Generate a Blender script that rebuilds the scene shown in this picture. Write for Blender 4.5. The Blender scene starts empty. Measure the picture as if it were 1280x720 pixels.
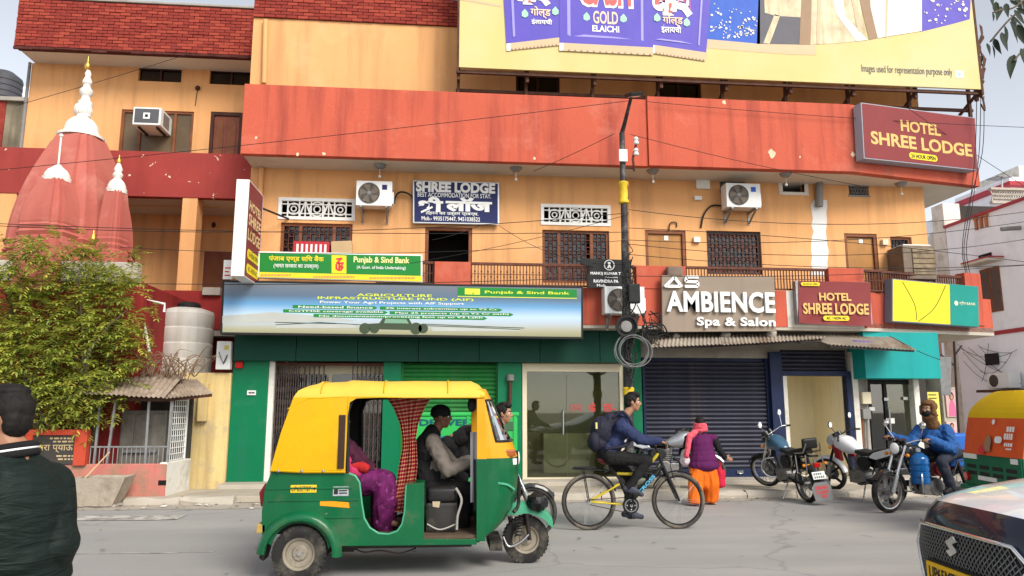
import bpy,bmesh,math,random
import numpy as np
from mathutils import Vector,Matrix,noise as mnoise

R=math.radians
SC=bpy.context.scene
COL=SC.collection
random.seed(7)

# ------------------------------------------------------------------ camera
FPX,PITCH,YAW,CAMZ=931.0,math.atan(152/931.0),R(5.4),1.5
cam_d=bpy.data.cameras.new('camera')
cam_d.sensor_width=36.0
cam_d.lens=36.0*FPX/1280.0
cam_d.clip_start,cam_d.clip_end=0.05,3000.0
cam_o=bpy.data.objects.new('camera',cam_d)
COL.objects.link(cam_o)
cam_o.location=(0,0,CAMZ)
cam_o.rotation_euler=(R(90)+PITCH,0,-YAW)
SC.camera=cam_o

# ------------------------------------------------------------------ sky and sun
SUN_AZ,SUN_EL=R(150),R(38)          # clockwise from +Y, above the horizon
world=bpy.data.worlds.new('World')
SC.world=world
world.use_nodes=True
wn=world.node_tree.nodes
wl=world.node_tree.links
bg=wn['Background']
sky=wn.new('ShaderNodeTexSky')
sky.sky_type='NISHITA'
sky.sun_disc=False
sky.sun_elevation=SUN_EL
sky.sun_rotation=SUN_AZ
sky.air_density=1.0
sky.dust_density=0.7
sky.ozone_density=1.2
hsv=wn.new('ShaderNodeHueSaturation')           # thin winter haze: the whole sky paler, alike in every direction
hsv.inputs['Saturation'].default_value=0.3
wl.new(sky.outputs[0],hsv.inputs['Color'])
wl.new(hsv.outputs[0],bg.inputs[0])
bg.inputs[1].default_value=0.128
sun_d=bpy.data.lights.new('sun','SUN')
sun_d.energy=2.3
sun_d.angle=R(28)
sun_d.color=(1.0,0.95,0.86)
sun_o=bpy.data.objects.new('sun',sun_d)
COL.objects.link(sun_o)
sdir=Vector((math.sin(SUN_AZ)*math.cos(SUN_EL),math.cos(SUN_AZ)*math.cos(SUN_EL),math.sin(SUN_EL)))
sun_o.rotation_euler=(-sdir).to_track_quat('-Z','Y').to_euler()
sun_o.location=sdir*40
SC.view_settings.view_transform='Standard'
SC.view_settings.look='None'
SC.view_settings.exposure=0.78
SC.view_settings.gamma=1.0
SC.view_settings.use_curve_mapping=False
SC.cycles.max_bounces=8
SC.cycles.transparent_max_bounces=16

# ------------------------------------------------------------------ where a sight line meets a real plane of the place
FW=Vector((math.sin(YAW)*math.cos(PITCH),math.cos(YAW)*math.cos(PITCH),math.sin(PITCH)))
RT=Vector((math.cos(YAW),-math.sin(YAW),0))
UP=RT.cross(FW)
CAMP=Vector((0,0,CAMZ))
def ray(px,py): return FW+RT*((px-640)/FPX)+UP*((360-py)/FPX)
def F(px,py,Y):
    d=ray(px,py); return CAMP+d*(Y/d.y)
def G(px,py,z=0.0):
    d=ray(px,py); return CAMP+d*((z-CAMZ)/d.z)
def rect(px0,py0,px1,py1,Y):
    """x0, x1, z0, z1 of an upright rectangle on the plane y = Y"""
    a,b,c,d=F(px0,py0,Y),F(px1,py0,Y),F(px0,py1,Y),F(px1,py1,Y)
    return (a.x+c.x)/2,(b.x+d.x)/2,(c.z+d.z)/2,(a.z+b.z)/2

# ------------------------------------------------------------------ materials
MATS={}
def pm(name,col,rough=0.6,metal=0.0,var=0.10,vs=2.0,bump=0.0,bs=60.0,stain=None,sa=0.5,ss=1.5,sth=0.55,
       streak=None,ka=0.5,ks=3.0,spec=0.2,trans=0.0,coat=0.0,emit=None,es=0.0,chip=None,cth=0.66,cs=6.0,sheen=0.0,alpha=None,fine=0.0):
    """procedural Principled material: tone variation, blotchy stains, downward streaks, chipped paint, fine relief"""
    if name in MATS: return MATS[name]
    m=bpy.data.materials.new(name); MATS[name]=m
    m.use_nodes=True
    nt=m.node_tree; N=nt.nodes; L=nt.links
    p=N['Principled BSDF']
    p.inputs['Roughness'].default_value=rough
    p.inputs['Metallic'].default_value=metal
    p.inputs['Specular IOR Level'].default_value=spec
    p.inputs['Transmission Weight'].default_value=trans
    p.inputs['Coat Weight'].default_value=coat
    p.inputs['Sheen Weight'].default_value=sheen
    if alpha is not None: p.inputs['Alpha'].default_value=alpha
    if emit:
        p.inputs['Emission Color'].default_value=(*emit,1); p.inputs['Emission Strength'].default_value=es
    tc=N.new('ShaderNodeTexCoord')
    def noise_(scale,detail=4,rough_=0.6,mapping=None):
        n=N.new('ShaderNodeTexNoise'); n.inputs['Scale'].default_value=scale
        n.inputs['Detail'].default_value=detail; n.inputs['Roughness'].default_value=rough_
        if mapping:
            mp=N.new('ShaderNodeMapping'); mp.inputs['Scale'].default_value=mapping
            L.new(tc.outputs['Object'],mp.inputs[0]); L.new(mp.outputs[0],n.inputs['Vector'])
        else: L.new(tc.outputs['Object'],n.inputs['Vector'])
        return n.outputs['Fac']
    def ramp(fac,a,b):
        r=N.new('ShaderNodeMapRange'); r.clamp=True
        r.inputs['From Min'].default_value=a; r.inputs['From Max'].default_value=b
        L.new(fac,r.inputs['Value']); return r.outputs['Result']
    def mul(fac,k):
        r=N.new('ShaderNodeMath'); r.operation='MULTIPLY'; r.inputs[1].default_value=k
        L.new(fac,r.inputs[0]); return r.outputs[0]
    def mix(fac,a,b):
        x=N.new('ShaderNodeMix'); x.data_type='RGBA'
        if isinstance(fac,float): x.inputs[0].default_value=fac
        else: L.new(fac,x.inputs[0])
        for s,i in ((a,6),(b,7)):
            if isinstance(s,tuple): x.inputs[i].default_value=(*s,1)
            else: L.new(s,x.inputs[i])
        return x.outputs[2]
    col=tuple(col)
    dark=tuple(c*(1-var) for c in col); lite=tuple(min(1,c*(1+var)) for c in col)
    c=mix(ramp(noise_(vs,6),0.3,0.7),dark,lite) if var > 0 else None
    if c is None: p.inputs['Base Color'].default_value=(*col,1)
    if c is None and (stain or streak or chip or fine): c=mix(0.0,col,col)
    if fine: c=mix(ramp(noise_(bs*1.7,3),0.35,0.65),c,tuple(x*(1-fine) for x in col))
    if streak: c=mix(mul(ramp(noise_(1.0,5,0.6,(ks*2.2,ks*2.2,ks*0.16)),0.48,0.72),ka),c,tuple(streak))
    if stain: c=mix(mul(ramp(noise_(ss,7,0.65),sth,sth+0.16),sa),c,tuple(stain))
    if chip: c=mix(ramp(noise_(cs,5,0.55),cth,cth+0.015),c,tuple(chip))
    if c is not None: L.new(c,p.inputs['Base Color'])
    if rough > 0.15:
        rr=N.new('ShaderNodeMapRange'); rr.inputs['To Min'].default_value=max(0.03,rough-0.1); rr.inputs['To Max'].default_value=min(1,rough+0.1)
        L.new(noise_(vs*2.3,4),rr.inputs['Value']); L.new(rr.outputs[0],p.inputs['Roughness'])
    if bump:
        b=N.new('ShaderNodeBump'); b.inputs['Strength'].default_value=min(1,bump); b.inputs['Distance'].default_value=0.012
        L.new(noise_(bs,4),b.inputs['Height']); L.new(b.outputs[0],p.inputs['Normal'])
    return m

def flat(name,col,rough=0.5,metal=0.0,**k):
    k.setdefault('var',0.05)
    return pm(name,col,rough,metal,**k)

# ------------------------------------------------------------------ mesh collecting
MW={}
class Fr:
    """a flat frame in space: origin, across, up, out"""
    def __init__(s,O,U,V,N): s.O,s.U,s.V,s.N=Vector(O),Vector(U).normalized(),Vector(V).normalized(),Vector(N).normalized()
    def __call__(s,u,v,n=0.0): return s.O+s.U*u+s.V*v+s.N*n
def front(y): return Fr((0,y,0),(1,0,0),(0,0,1),(0,-1,0))

BENCH=bpy.data.scenes.new('bench')             # an empty side scene in which single shapes are evaluated, removed at the end
def evaluated(o):
    BENCH.collection.objects.link(o)
    with bpy.context.temp_override(scene=BENCH,view_layer=BENCH.view_layers[0]):
        dg=bpy.context.evaluated_depsgraph_get(); me=bpy.data.meshes.new_from_object(o.evaluated_get(dg))
    bpy.data.objects.remove(o); return me
TEXTS={}
def text_mesh(body,bold=0.0,ext=0.0,space=1.0,shear=0.0):
    k=(body,bold,ext,space,shear)
    if k in TEXTS: return TEXTS[k]
    cu=bpy.data.curves.new('tmp','FONT'); cu.body=body; cu.size=1.0
    cu.offset=bold; cu.extrude=0.5 if ext else 0.0; cu.space_character=space; cu.shear=shear; cu.resolution_u=3
    cu.fill_mode='BOTH' if ext else 'FRONT'
    me=evaluated(bpy.data.objects.new('tmp',cu))
    vs=[tuple(v.co) for v in me.vertices]; fs=[tuple(p.vertices) for p in me.polygons]
    bpy.data.curves.remove(cu); bpy.data.meshes.remove(me)
    par=list(range(len(vs)))
    def find(a):
        while par[a] != a: par[a]=par[par[a]]; a=par[a]
        return a
    for f in fs:
        for q in f[1:]:
            a,b=find(f[0]),find(q)
            if a != b: par[a]=b
    ids={}
    isl=[ids.setdefault(find(i),len(ids)) for i in range(len(vs))]
    TEXTS[k]=(vs,fs,isl)
    return TEXTS[k]

class B:
    def __init__(s): s.v,s.f,s.mi,s.m,s.ch=[],[],[],0,[]
    def add(s,vs,fs):
        o=len(s.v); s.v+=[Vector(v) for v in vs]; s.f+=[tuple(i+o for i in f) for f in fs]; s.mi+=[s.m]*len(fs); return s
    def box(s,x0,x1,y0,y1,z0,z1):
        if x0 > x1: x0,x1=x1,x0
        if y0 > y1: y0,y1=y1,y0
        if z0 > z1: z0,z1=z1,z0
        return s.add([(x0,y0,z0),(x1,y0,z0),(x1,y1,z0),(x0,y1,z0),(x0,y0,z1),(x1,y0,z1),(x1,y1,z1),(x0,y1,z1)],
                     [(0,3,2,1),(4,5,6,7),(0,1,5,4),(1,2,6,5),(2,3,7,6),(3,0,4,7)])
    def fbox(s,fr,u0,u1,v0,v1,n0,n1):
        P=[fr(u,v,n) for n in (n0,n1) for v in (v0,v1) for u in (u0,u1)]
        fs=[(0,1,3,2),(4,6,7,5),(0,4,5,1),(1,5,7,3),(3,7,6,2),(2,6,4,0)]
        if fr.U.cross(fr.V).dot(fr.N)*(n1-n0)*(u1-u0)*(v1-v0) > 0: fs=[f[::-1] for f in fs]
        return s.add(P,fs)
    def bar(s,a,b,w,h=None,up=(0,0,1)):
        a,b=Vector(a),Vector(b); h=h or w
        d=(b-a).normalized(); u=Vector(up)
        if abs(d.dot(u)) > 0.98: u=Vector((1,0,0))
        r=d.cross(u).normalized(); u=r.cross(d)
        return s.fbox(Fr(a,d,r,u),0,(b-a).length,-w/2,w/2,-h/2,h/2)
    def quad(s,*p): return s.add(p,[tuple(range(len(p)))])
    def cyl(s,a,b,r0,r1=None,n=12,cap=True):
        r1=r0 if r1 is None else r1
        return s.tube([a,b],[r0,r1],n,cap)
    def tube(s,pts,r,n=8,cap=True,closed=False):
        pts=[Vector(p) for p in pts]; k=len(pts)
        rs=r if isinstance(r,(list,tuple)) else [r]*k
        T=[]
        for i in range(k):
            if closed: t=pts[(i+1) % k]-pts[i-1]
            else: t=pts[min(i+1,k-1)]-pts[max(i-1,0)]
            T.append(t.normalized() if t.length > 1e-9 else Vector((0,0,1)))
        u=T[0].orthogonal().normalized()
        V,Fc=[],[]
        for i in range(k):
            u=(u-T[i]*u.dot(T[i])).normalized(); w=T[i].cross(u)
            for j in range(n):
                a=2*math.pi*j/n
                V.append(pts[i]+(u*math.cos(a)+w*math.sin(a))*rs[i])
        for i in range(k if closed else k-1):
            i2=(i+1) % k
            for j in range(n):
                j2=(j+1) % n
                Fc.append((i*n+j,i*n+j2,i2*n+j2,i2*n+j))
        if cap and not closed:
            Fc.append(tuple(range(n-1,-1,-1))); Fc.append(tuple((k-1)*n+j for j in range(n)))
        return s.add(V,Fc)
    def lathe(s,prof,c=(0,0,0),n=20,axis=(0,0,1),cap=True):
        """prof: (radius, height along the axis) pairs"""
        ax=Vector(axis).normalized(); u=ax.orthogonal().normalized(); w=ax.cross(u); c=Vector(c)
        V,Fc=[],[]
        for r,h in prof:
            for j in range(n):
                a=2*math.pi*j/n
                V.append(c+ax*h+(u*math.cos(a)+w*math.sin(a))*r)
        for i in range(len(prof)-1):
            for j in range(n):
                j2=(j+1) % n
                Fc.append((i*n+j,i*n+j2,(i+1)*n+j2,(i+1)*n+j))
        if cap:
            Fc.append(tuple(range(n-1,-1,-1))); Fc.append(tuple((len(prof)-1)*n+j for j in range(n)))
        return s.add(V,Fc)
    def torus(s,c,axis,R0,r,n=36,m=8,a0=0.0,a1=2*math.pi,flat_=1.0):
        ax=Vector(axis).normalized(); u=ax.orthogonal().normalized(); w=ax.cross(u); c=Vector(c)
        full=abs(a1-a0-2*math.pi) < 1e-6
        V,Fc=[],[]
        k=n if full else n+1
        for i in range(k):
            a=a0+(a1-a0)*i/n; d=u*math.cos(a)+w*math.sin(a)
            for j in range(m):
                b=2*math.pi*j/m
                V.append(c+d*(R0+r*math.cos(b))+ax*(r*flat_*math.sin(b)))
        for i in range(n):
            i2=(i+1) % k
            for j in range(m):
                j2=(j+1) % m
                Fc.append((i*m+j,i2*m+j,i2*m+j2,i*m+j2))
        return s.add(V,Fc)
    def sphere(s,c,r,n=12,m=8,rot=None):
        rx,ry,rz=r if isinstance(r,(tuple,list)) else (r,r,r); c=Vector(c)
        V=[(0,0,rz)]
        for i in range(1,m):
            t=math.pi*i/m
            for j in range(n):
                a=2*math.pi*j/n
                V.append((rx*math.sin(t)*math.cos(a),ry*math.sin(t)*math.sin(a),rz*math.cos(t)))
        V.append((0,0,-rz))
        Fc=[(0,1+j,1+(j+1) % n) for j in range(n)]
        for i in range(m-2):
            for j in range(n):
                j2=(j+1) % n
                Fc.append((1+i*n+j,1+(i+1)*n+j,1+(i+1)*n+j2,1+i*n+j2))
        e=len(V)-1
        Fc+=[(e,1+(m-2)*n+(j+1) % n,1+(m-2)*n+j) for j in range(n)]
        V=[Vector(v) for v in V]
        if rot is not None: V=[rot @ v for v in V]
        return s.add([c+v for v in V],Fc)
    def loft(s,rings,cap=True,closed=True):
        n=len(rings[0]); V=[p for r in rings for p in r]; Fc=[]
        for i in range(len(rings)-1):
            for j in range(n if closed else n-1):
                j2=(j+1) % n
                Fc.append((i*n+j,i*n+j2,(i+1)*n+j2,(i+1)*n+j))
        if cap and closed:
            Fc.append(tuple(range(n-1,-1,-1))); Fc.append(tuple((len(rings)-1)*n+j for j in range(n)))
        return s.add(V,Fc)
    def prism(s,poly,fr,n0,n1):
        """a 2-D outline in the frame, given thickness from n0 to n1 along its normal"""
        k=len(poly)
        V=[fr(u,v,n0) for u,v in poly]+[fr(u,v,n1) for u,v in poly]
        return s.add(V,[tuple(range(k-1,-1,-1)),tuple(range(k,2*k))]+[(i,(i+1) % k,k+(i+1) % k,k+i) for i in range(k)])
    def sheet(s,poly,fr,n=0.0): s.ch.append((len(s.v),len(s.f))); return s.add([fr(u,v,n) for u,v in poly],[tuple(range(len(poly)))])
    def text(s,body,fr,u0,u1,v0,v1,n=0.003,bold=0.0,ext=0.0,space=1.0,shear=0.0):
        vs,fs,isl=text_mesh(body,bold,ext,space,shear)
        if not vs: return s
        s.ch.append((len(s.v),len(s.f)))
        xs=[v[0] for v in vs]; ys=[v[1] for v in vs]
        x0,x1,y0,y1=min(xs),max(xs),min(ys),max(ys)
        sx,sy=(u1-u0)/max(1e-6,x1-x0),(v1-v0)/max(1e-6,y1-y0)
        return s.add([fr(u0+(v[0]-x0)*sx,v0+(v[1]-y0)*sy,n+(v[2]+0.5 if ext else 0)*ext+0.0004*(i % 4)) for v,i in zip(vs,isl)],fs)
    def xf(s,M,i0=0):
        for i in range(i0,len(s.v)): s.v[i]=M @ s.v[i]
        return s
    def obj(s,name,mat=None,parent=None,smooth=None,bevel=0.0,seg=2,local=False,fix=True,kind=None):
        if name in ('lettering','print','badge') and 1 < len(s.ch) < 9 and s.ch[0]==(0,0):       # every word or printed patch its own piece
            for (a,c),(a2,c2) in zip(s.ch,s.ch[1:]+[(len(s.v),len(s.f))]):
                q=B(); q.v=s.v[a:a2]; q.f=[tuple(i-a for i in f) for f in s.f[c:c2]]; q.mi=s.mi[c:c2]; o=q.obj(name,mat,parent,smooth,bevel,seg,local,fix,kind)
            return o
        me=bpy.data.meshes.new(name)
        vs=s.v
        if parent is not None and not local:
            inv=MW[parent].inverted(); vs=[inv @ v for v in vs]; M=MW[parent]
        elif parent is None and not local:
            xs=[v.x for v in vs]; ys=[v.y for v in vs]; zs=[v.z for v in vs]
            o=Vector(((min(xs)+max(xs))/2,(min(ys)+max(ys))/2,min(zs)))
            vs=[v-o for v in vs]; M=Matrix.Translation(o)
        else: M=MW[parent] if parent is not None else Matrix()
        me.from_pydata([tuple(v) for v in vs],[],s.f)
        if bevel or fix:
            bm=bmesh.new(); bm.from_mesh(me)
            for f,i in zip(bm.faces,s.mi): f.material_index=i
            if fix: bmesh.ops.recalc_face_normals(bm,faces=bm.faces)
            if bevel:
                es=[e for e in bm.edges if len(e.link_faces)==2 and e.calc_face_angle(0) > 0.5]
                bmesh.ops.bevel(bm,geom=es,offset=bevel,segments=seg,profile=0.6,affect='EDGES',clamp_overlap=True)
            bm.to_mesh(me); bm.free()
        else:
            me.polygons.foreach_set('material_index',s.mi)
        for m in (mat if isinstance(mat,(list,tuple)) else [mat]):
            if m: me.materials.append(m)
        if smooth is not None:
            me.shade_smooth(); me.set_sharp_from_angle(angle=R(smooth))
        return link(name,me,parent,M,kind)

def link(name,data,parent=None,M=None,kind=None):
    o=bpy.data.objects.new(name,data); COL.objects.link(o)
    M=M if M is not None else (MW[parent] if parent is not None else Matrix())
    MW[o]=M.copy()
    if parent is not None: o.parent=parent; o.matrix_local=MW[parent].inverted() @ M
    else: o.matrix_world=M
    if kind: o['kind']=kind
    return o
def tag(o,label,cat=None,group=None,kind=None):
    o['label']=label
    if cat: o['category']=cat
    if group: o['group']=group
    if kind: o['kind']=kind
    return o
def thing(name,label,cat,loc=(0,0,0),rz=0.0,group=None,M=None):
    M=M if M is not None else Matrix.Translation(Vector(loc)) @ Matrix.Rotation(rz,4,'Z')
    o=link(name,None,None,M); o.empty_display_size=0.2
    return tag(o,label,cat,group)
def struct(o):
    o['kind']='structure'; return o
def copies(name,me_obj,places,parent):
    """further pieces that share one mesh, each its own object under the same parent"""
    out=[]
    for M in places:
        c=me_obj.copy(); COL.objects.link(c); c.name=name
        c.parent=me_obj.parent; c.matrix_local=M; MW[c]=(MW[parent] if parent is not None else Matrix()) @ M
        out.append(c)
    return out
def bezier(p,n):
    p=[Vector(q) for q in p]
    out=[]
    for i in range(n+1):
        t=i/n; q=p
        while len(q) > 1: q=[q[j]*(1-t)+q[j+1]*t for j in range(len(q)-1)]
        out.append(q[0])
    return out
def spline(pts,n=6,closed=False):
    """smooth curve through points (Catmull-Rom)"""
    P=[Vector(p) for p in pts]; k=len(P); out=[]
    for i in range(k if closed else k-1):
        if closed: a,b,c,d=P[i-1],P[i],P[(i+1) % k],P[(i+2) % k]
        else: a,b,c,d=P[max(i-1,0)],P[i],P[i+1],P[min(i+2,k-1)]
        for j in range(n):
            t=j/n
            out.append(0.5*((2*b)+(c-a)*t+(2*a-5*b+4*c-d)*t*t+(3*b-a-3*c+d)*t ** 3))
    if not closed: out.append(P[-1])
    return out
def sag(a,b,drop,n=14):
    a,b=Vector(a),Vector(b)
    return [a.lerp(b,i/n)-Vector((0,0,drop*4*(i/n)*(1-i/n))) for i in range(n+1)]
# ------------------------------------------------------------------ shared materials
M_=MATS
pm('orange_plaster',(0.73,0.375,0.155),0.85,var=0.07,vs=0.7,bump=0.25,bs=25,streak=(0.36,0.19,0.09),ka=0.5,ks=1.6,stain=(0.74,0.46,0.24),sa=0.4,ss=0.8,fine=0.06)
pm('red_plaster',(0.52,0.105,0.06),0.8,var=0.10,vs=0.9,bump=0.3,bs=22,streak=(0.22,0.04,0.032),ka=0.7,ks=1.5,stain=(0.56,0.18,0.12),sa=0.75,ss=0.8,fine=0.08)
pm('red_plaster_chipped',(0.30,0.045,0.038),0.8,var=0.12,vs=1.0,bump=0.3,bs=22,streak=(0.22,0.03,0.025),ka=0.5,ks=1.3,chip=(0.72,0.58,0.45),cth=0.655,cs=5.0)
pm('maroon_plaster',(0.26,0.025,0.022),0.8,var=0.14,vs=1.0,bump=0.3,bs=22,streak=(0.14,0.02,0.02),ka=0.5,ks=1.5)
pm('soffit_plaster',(0.62,0.56,0.47),0.9,var=0.07,vs=0.8,stain=(0.42,0.33,0.24),sa=0.4,ss=0.7,bump=0.15,bs=20)
pm('brick_red',(0.26,0.038,0.027),0.85,var=0.28,vs=5,bump=0.6,bs=45,stain=(0.14,0.03,0.03),sa=0.6,ss=2.2)
pm('brick_red_pale',(0.35,0.06,0.038),0.85,var=0.22,vs=5,bump=0.6,bs=45)
pm('mortar_dark',(0.085,0.025,0.02),0.95,var=0.3,vs=6,bump=0.5,bs=40)
pm('white_paint',(0.74,0.73,0.70),0.6,var=0.06,vs=2,stain=(0.45,0.42,0.36),sa=0.3,ss=2)
pm('white_metal',(0.72,0.72,0.70),0.4,var=0.04,vs=3,stain=(0.45,0.40,0.32),sa=0.25,ss=3)
pm('wood_brown',(0.20,0.07,0.03),0.5,var=0.25,vs=4,bump=0.2,bs=30)
pm('wood_dark',(0.06,0.022,0.014),0.5,var=0.3,vs=4)
pm('door_tan',(0.40,0.19,0.055),0.45,var=0.12,vs=2.5,streak=(0.24,0.11,0.04),ka=0.5,ks=3)
pm('iron_dark',(0.035,0.028,0.026),0.55,0.4,var=0.3,vs=8)
pm('iron_brown',(0.12,0.045,0.03),0.6,0.2,var=0.3,vs=8)
pm('rust_steel',(0.10,0.05,0.035),0.75,0.5,var=0.3,vs=6,bump=0.2,bs=50)
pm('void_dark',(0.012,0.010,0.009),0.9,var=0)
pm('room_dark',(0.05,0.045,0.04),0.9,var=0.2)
pm('black_matte',(0.018,0.018,0.019),0.6,var=0.2,vs=5)
pm('black_rubber',(0.022,0.021,0.020),0.85,var=0.25,vs=9,stain=(0.16,0.14,0.11),sa=0.55,ss=4,sth=0.48,bump=0.3,bs=60)
pm('black_gloss',(0.012,0.012,0.013),0.15,var=0.1,coat=0.5)
pm('chrome',(0.72,0.72,0.72),0.18,1.0,var=0.05,vs=10)
pm('steel',(0.45,0.45,0.45),0.38,1.0,var=0.12,vs=10)
pm('grey_metal',(0.28,0.28,0.28),0.5,0.6,var=0.2,vs=8)
pm('pipe_grey',(0.22,0.21,0.20),0.6,var=0.15,vs=4)
pm('concrete',(0.33,0.30,0.26),0.9,var=0.18,vs=2.5,bump=0.6,bs=30,stain=(0.16,0.14,0.11),sa=0.55,ss=1.7)
pm('concrete_pale',(0.47,0.42,0.35),0.9,var=0.14,vs=1.6,bump=0.5,bs=30,stain=(0.25,0.21,0.16),sa=0.55,ss=1.2,fine=0.1)
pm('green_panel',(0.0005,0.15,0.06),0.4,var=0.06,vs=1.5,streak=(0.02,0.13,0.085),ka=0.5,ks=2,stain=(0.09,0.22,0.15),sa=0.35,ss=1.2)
pm('green_panel_shaded',(0.003,0.05,0.032),0.55,var=0.08,vs=1.5,streak=(0.006,0.05,0.035),ka=0.4,ks=2)  # shade under the slab and banner put into the fascia green
pm('green_shutter',(0.015,0.15,0.03),0.45,var=0.15,vs=2,stain=(0.07,0.16,0.06),sa=0.6,ss=1.5,streak=(0.015,0.13,0.03),ka=0.5)
pm('navy_shutter',(0.034,0.035,0.052),0.45,0.3,var=0.22,vs=2.5,stain=(0.15,0.12,0.11),sa=0.45,ss=1.5)
pm('navy_blue',(0.013,0.022,0.065),0.45,var=0.2,vs=3)
pm('cream',(0.66,0.58,0.42),0.7,var=0.05,vs=1.2)
pm('cream_wall',(0.84,0.76,0.56),0.8,var=0.06,vs=1.0,streak=(0.5,0.42,0.28),ka=0.3)
pm('room_beige',(0.58,0.54,0.43),0.8,var=0.07,vs=0.9)
pm('teal_panel',(0.008,0.31,0.30),0.4,var=0.05,vs=1.2,streak=(0.008,0.22,0.21),ka=0.35,ks=2)
pm('corrugated',(0.36,0.31,0.25),0.7,0.3,var=0.22,vs=3,stain=(0.16,0.09,0.05),sa=0.7,ss=1.8,sth=0.5)
pm('yellow_wall',(0.72,0.54,0.24),0.85,var=0.1,vs=1.0,bump=0.35,bs=22,streak=(0.30,0.21,0.10),ka=0.6,ks=1.8,stain=(0.36,0.31,0.24),sa=0.8,ss=2.2,sth=0.52,chip=(0.62,0.56,0.45),cth=0.72)
pm('pink_wall',(0.52,0.17,0.14),0.85,var=0.14,vs=1.3,bump=0.4,bs=22,stain=(0.28,0.20,0.13),sa=0.85,ss=2.6,sth=0.46,streak=(0.24,0.12,0.09),ka=0.6)
pm('lime_white',(0.70,0.67,0.61),0.85,var=0.1,vs=1.2,stain=(0.38,0.33,0.26),sa=0.7,ss=2.4,sth=0.5,bump=0.3,bs=22)
pm('temple_red',(0.44,0.13,0.10),0.75,var=0.08,vs=0.8,streak=(0.36,0.06,0.05),ka=0.5,ks=1.1,stain=(0.58,0.27,0.21),sa=0.6,ss=1.0,bump=0.2,bs=20)
pm('temple_white',(0.74,0.70,0.64),0.7,var=0.08,vs=4,stain=(0.40,0.34,0.28),sa=0.5,ss=3)
pm('gold',(0.72,0.45,0.10),0.3,0.9,var=0.1)
pm('lilac_wall',(0.88,0.90,0.97),0.85,var=0.05,vs=0.6,streak=(0.72,0.73,0.79),ka=0.35,ks=1.0,stain=(0.50,0.48,0.50),sa=0.35,ss=0.9)
pm('asphalt',(0.25,0.235,0.215),0.9,var=0.10,vs=0.5,bump=0.8,bs=140,fine=0.32,stain=(0.30,0.275,0.235),sa=0.6,ss=0.35,sth=0.45)
pm('dust',(0.42,0.37,0.31),0.95,var=0.16,vs=1.5,bump=0.6,bs=50,fine=0.14,stain=(0.32,0.26,0.20),sa=0.6,ss=1.6)
pm('paving',(0.45,0.39,0.31),0.92,var=0.15,vs=1.3,bump=0.5,bs=35,stain=(0.28,0.23,0.17),sa=0.6,ss=1.1,fine=0.12)
pm('glass_lamp',(0.8,0.8,0.78),0.1,var=0)
pm('mirror',(0.9,0.9,0.9),0.03,1.0,var=0)

def glass(name,tint,gloss=0.18,rough=0.02):
    m=bpy.data.materials.new(name); MATS[name]=m; m.use_nodes=True
    nt=m.node_tree; N=nt.nodes; L=nt.links; N.remove(N['Principled BSDF'])
    out=[n for n in N if n.type=='OUTPUT_MATERIAL'][0]
    t=N.new('ShaderNodeBsdfTransparent'); t.inputs[0].default_value=(*tint,1)
    g=N.new('ShaderNodeBsdfGlossy'); g.inputs['Roughness'].default_value=rough
    fr=N.new('ShaderNodeFresnel'); fr.inputs[0].default_value=1.5
    ad=N.new('ShaderNodeMath'); ad.operation='ADD'; ad.inputs[1].default_value=gloss; L.new(fr.outputs[0],ad.inputs[0])
    x=N.new('ShaderNodeMixShader'); L.new(ad.outputs[0],x.inputs[0]); L.new(t.outputs[0],x.inputs[1]); L.new(g.outputs[0],x.inputs[2])
    L.new(x.outputs[0],out.inputs[0]); return m
glass('shop_glass',(0.80,0.83,0.72),0.02)
glass('dark_glass',(0.16,0.19,0.19),0.06)
glass('clear_glass',(0.86,0.89,0.88),0.05)
glass('window_glass',(0.06,0.06,0.06),0.03)

def gradient(name,stops,axis=2,lo=0.0,hi=1.0,rough=0.45,warp=0.0):
    """printed colour bands along one axis of the object's own bounding box"""
    m=bpy.data.materials.new(name); MATS[name]=m; m.use_nodes=True
    nt=m.node_tree; N=nt.nodes; L=nt.links; p=N['Principled BSDF']; p.inputs['Roughness'].default_value=rough
    tc=N.new('ShaderNodeTexCoord'); sp=N.new('ShaderNodeSeparateXYZ'); L.new(tc.outputs['Generated'],sp.inputs[0])
    r=N.new('ShaderNodeValToRGB')
    while len(r.color_ramp.elements) < len(stops): r.color_ramp.elements.new(0.5)
    for e,(q,c) in zip(r.color_ramp.elements,stops): e.position=q; e.color=(*c,1)
    v=sp.outputs[axis]
    if warp:
        n=N.new('ShaderNodeTexNoise'); n.inputs['Scale'].default_value=3; L.new(tc.outputs['Generated'],n.inputs[0])
        a=N.new('ShaderNodeMath'); a.operation='MULTIPLY_ADD'; a.inputs[1].default_value=warp; L.new(n.outputs['Fac'],a.inputs[0]); L.new(v,a.inputs[2]); v=a.outputs[0]
    L.new(v,r.inputs[0]); L.new(r.outputs[0],p.inputs['Base Color']); return m

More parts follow.
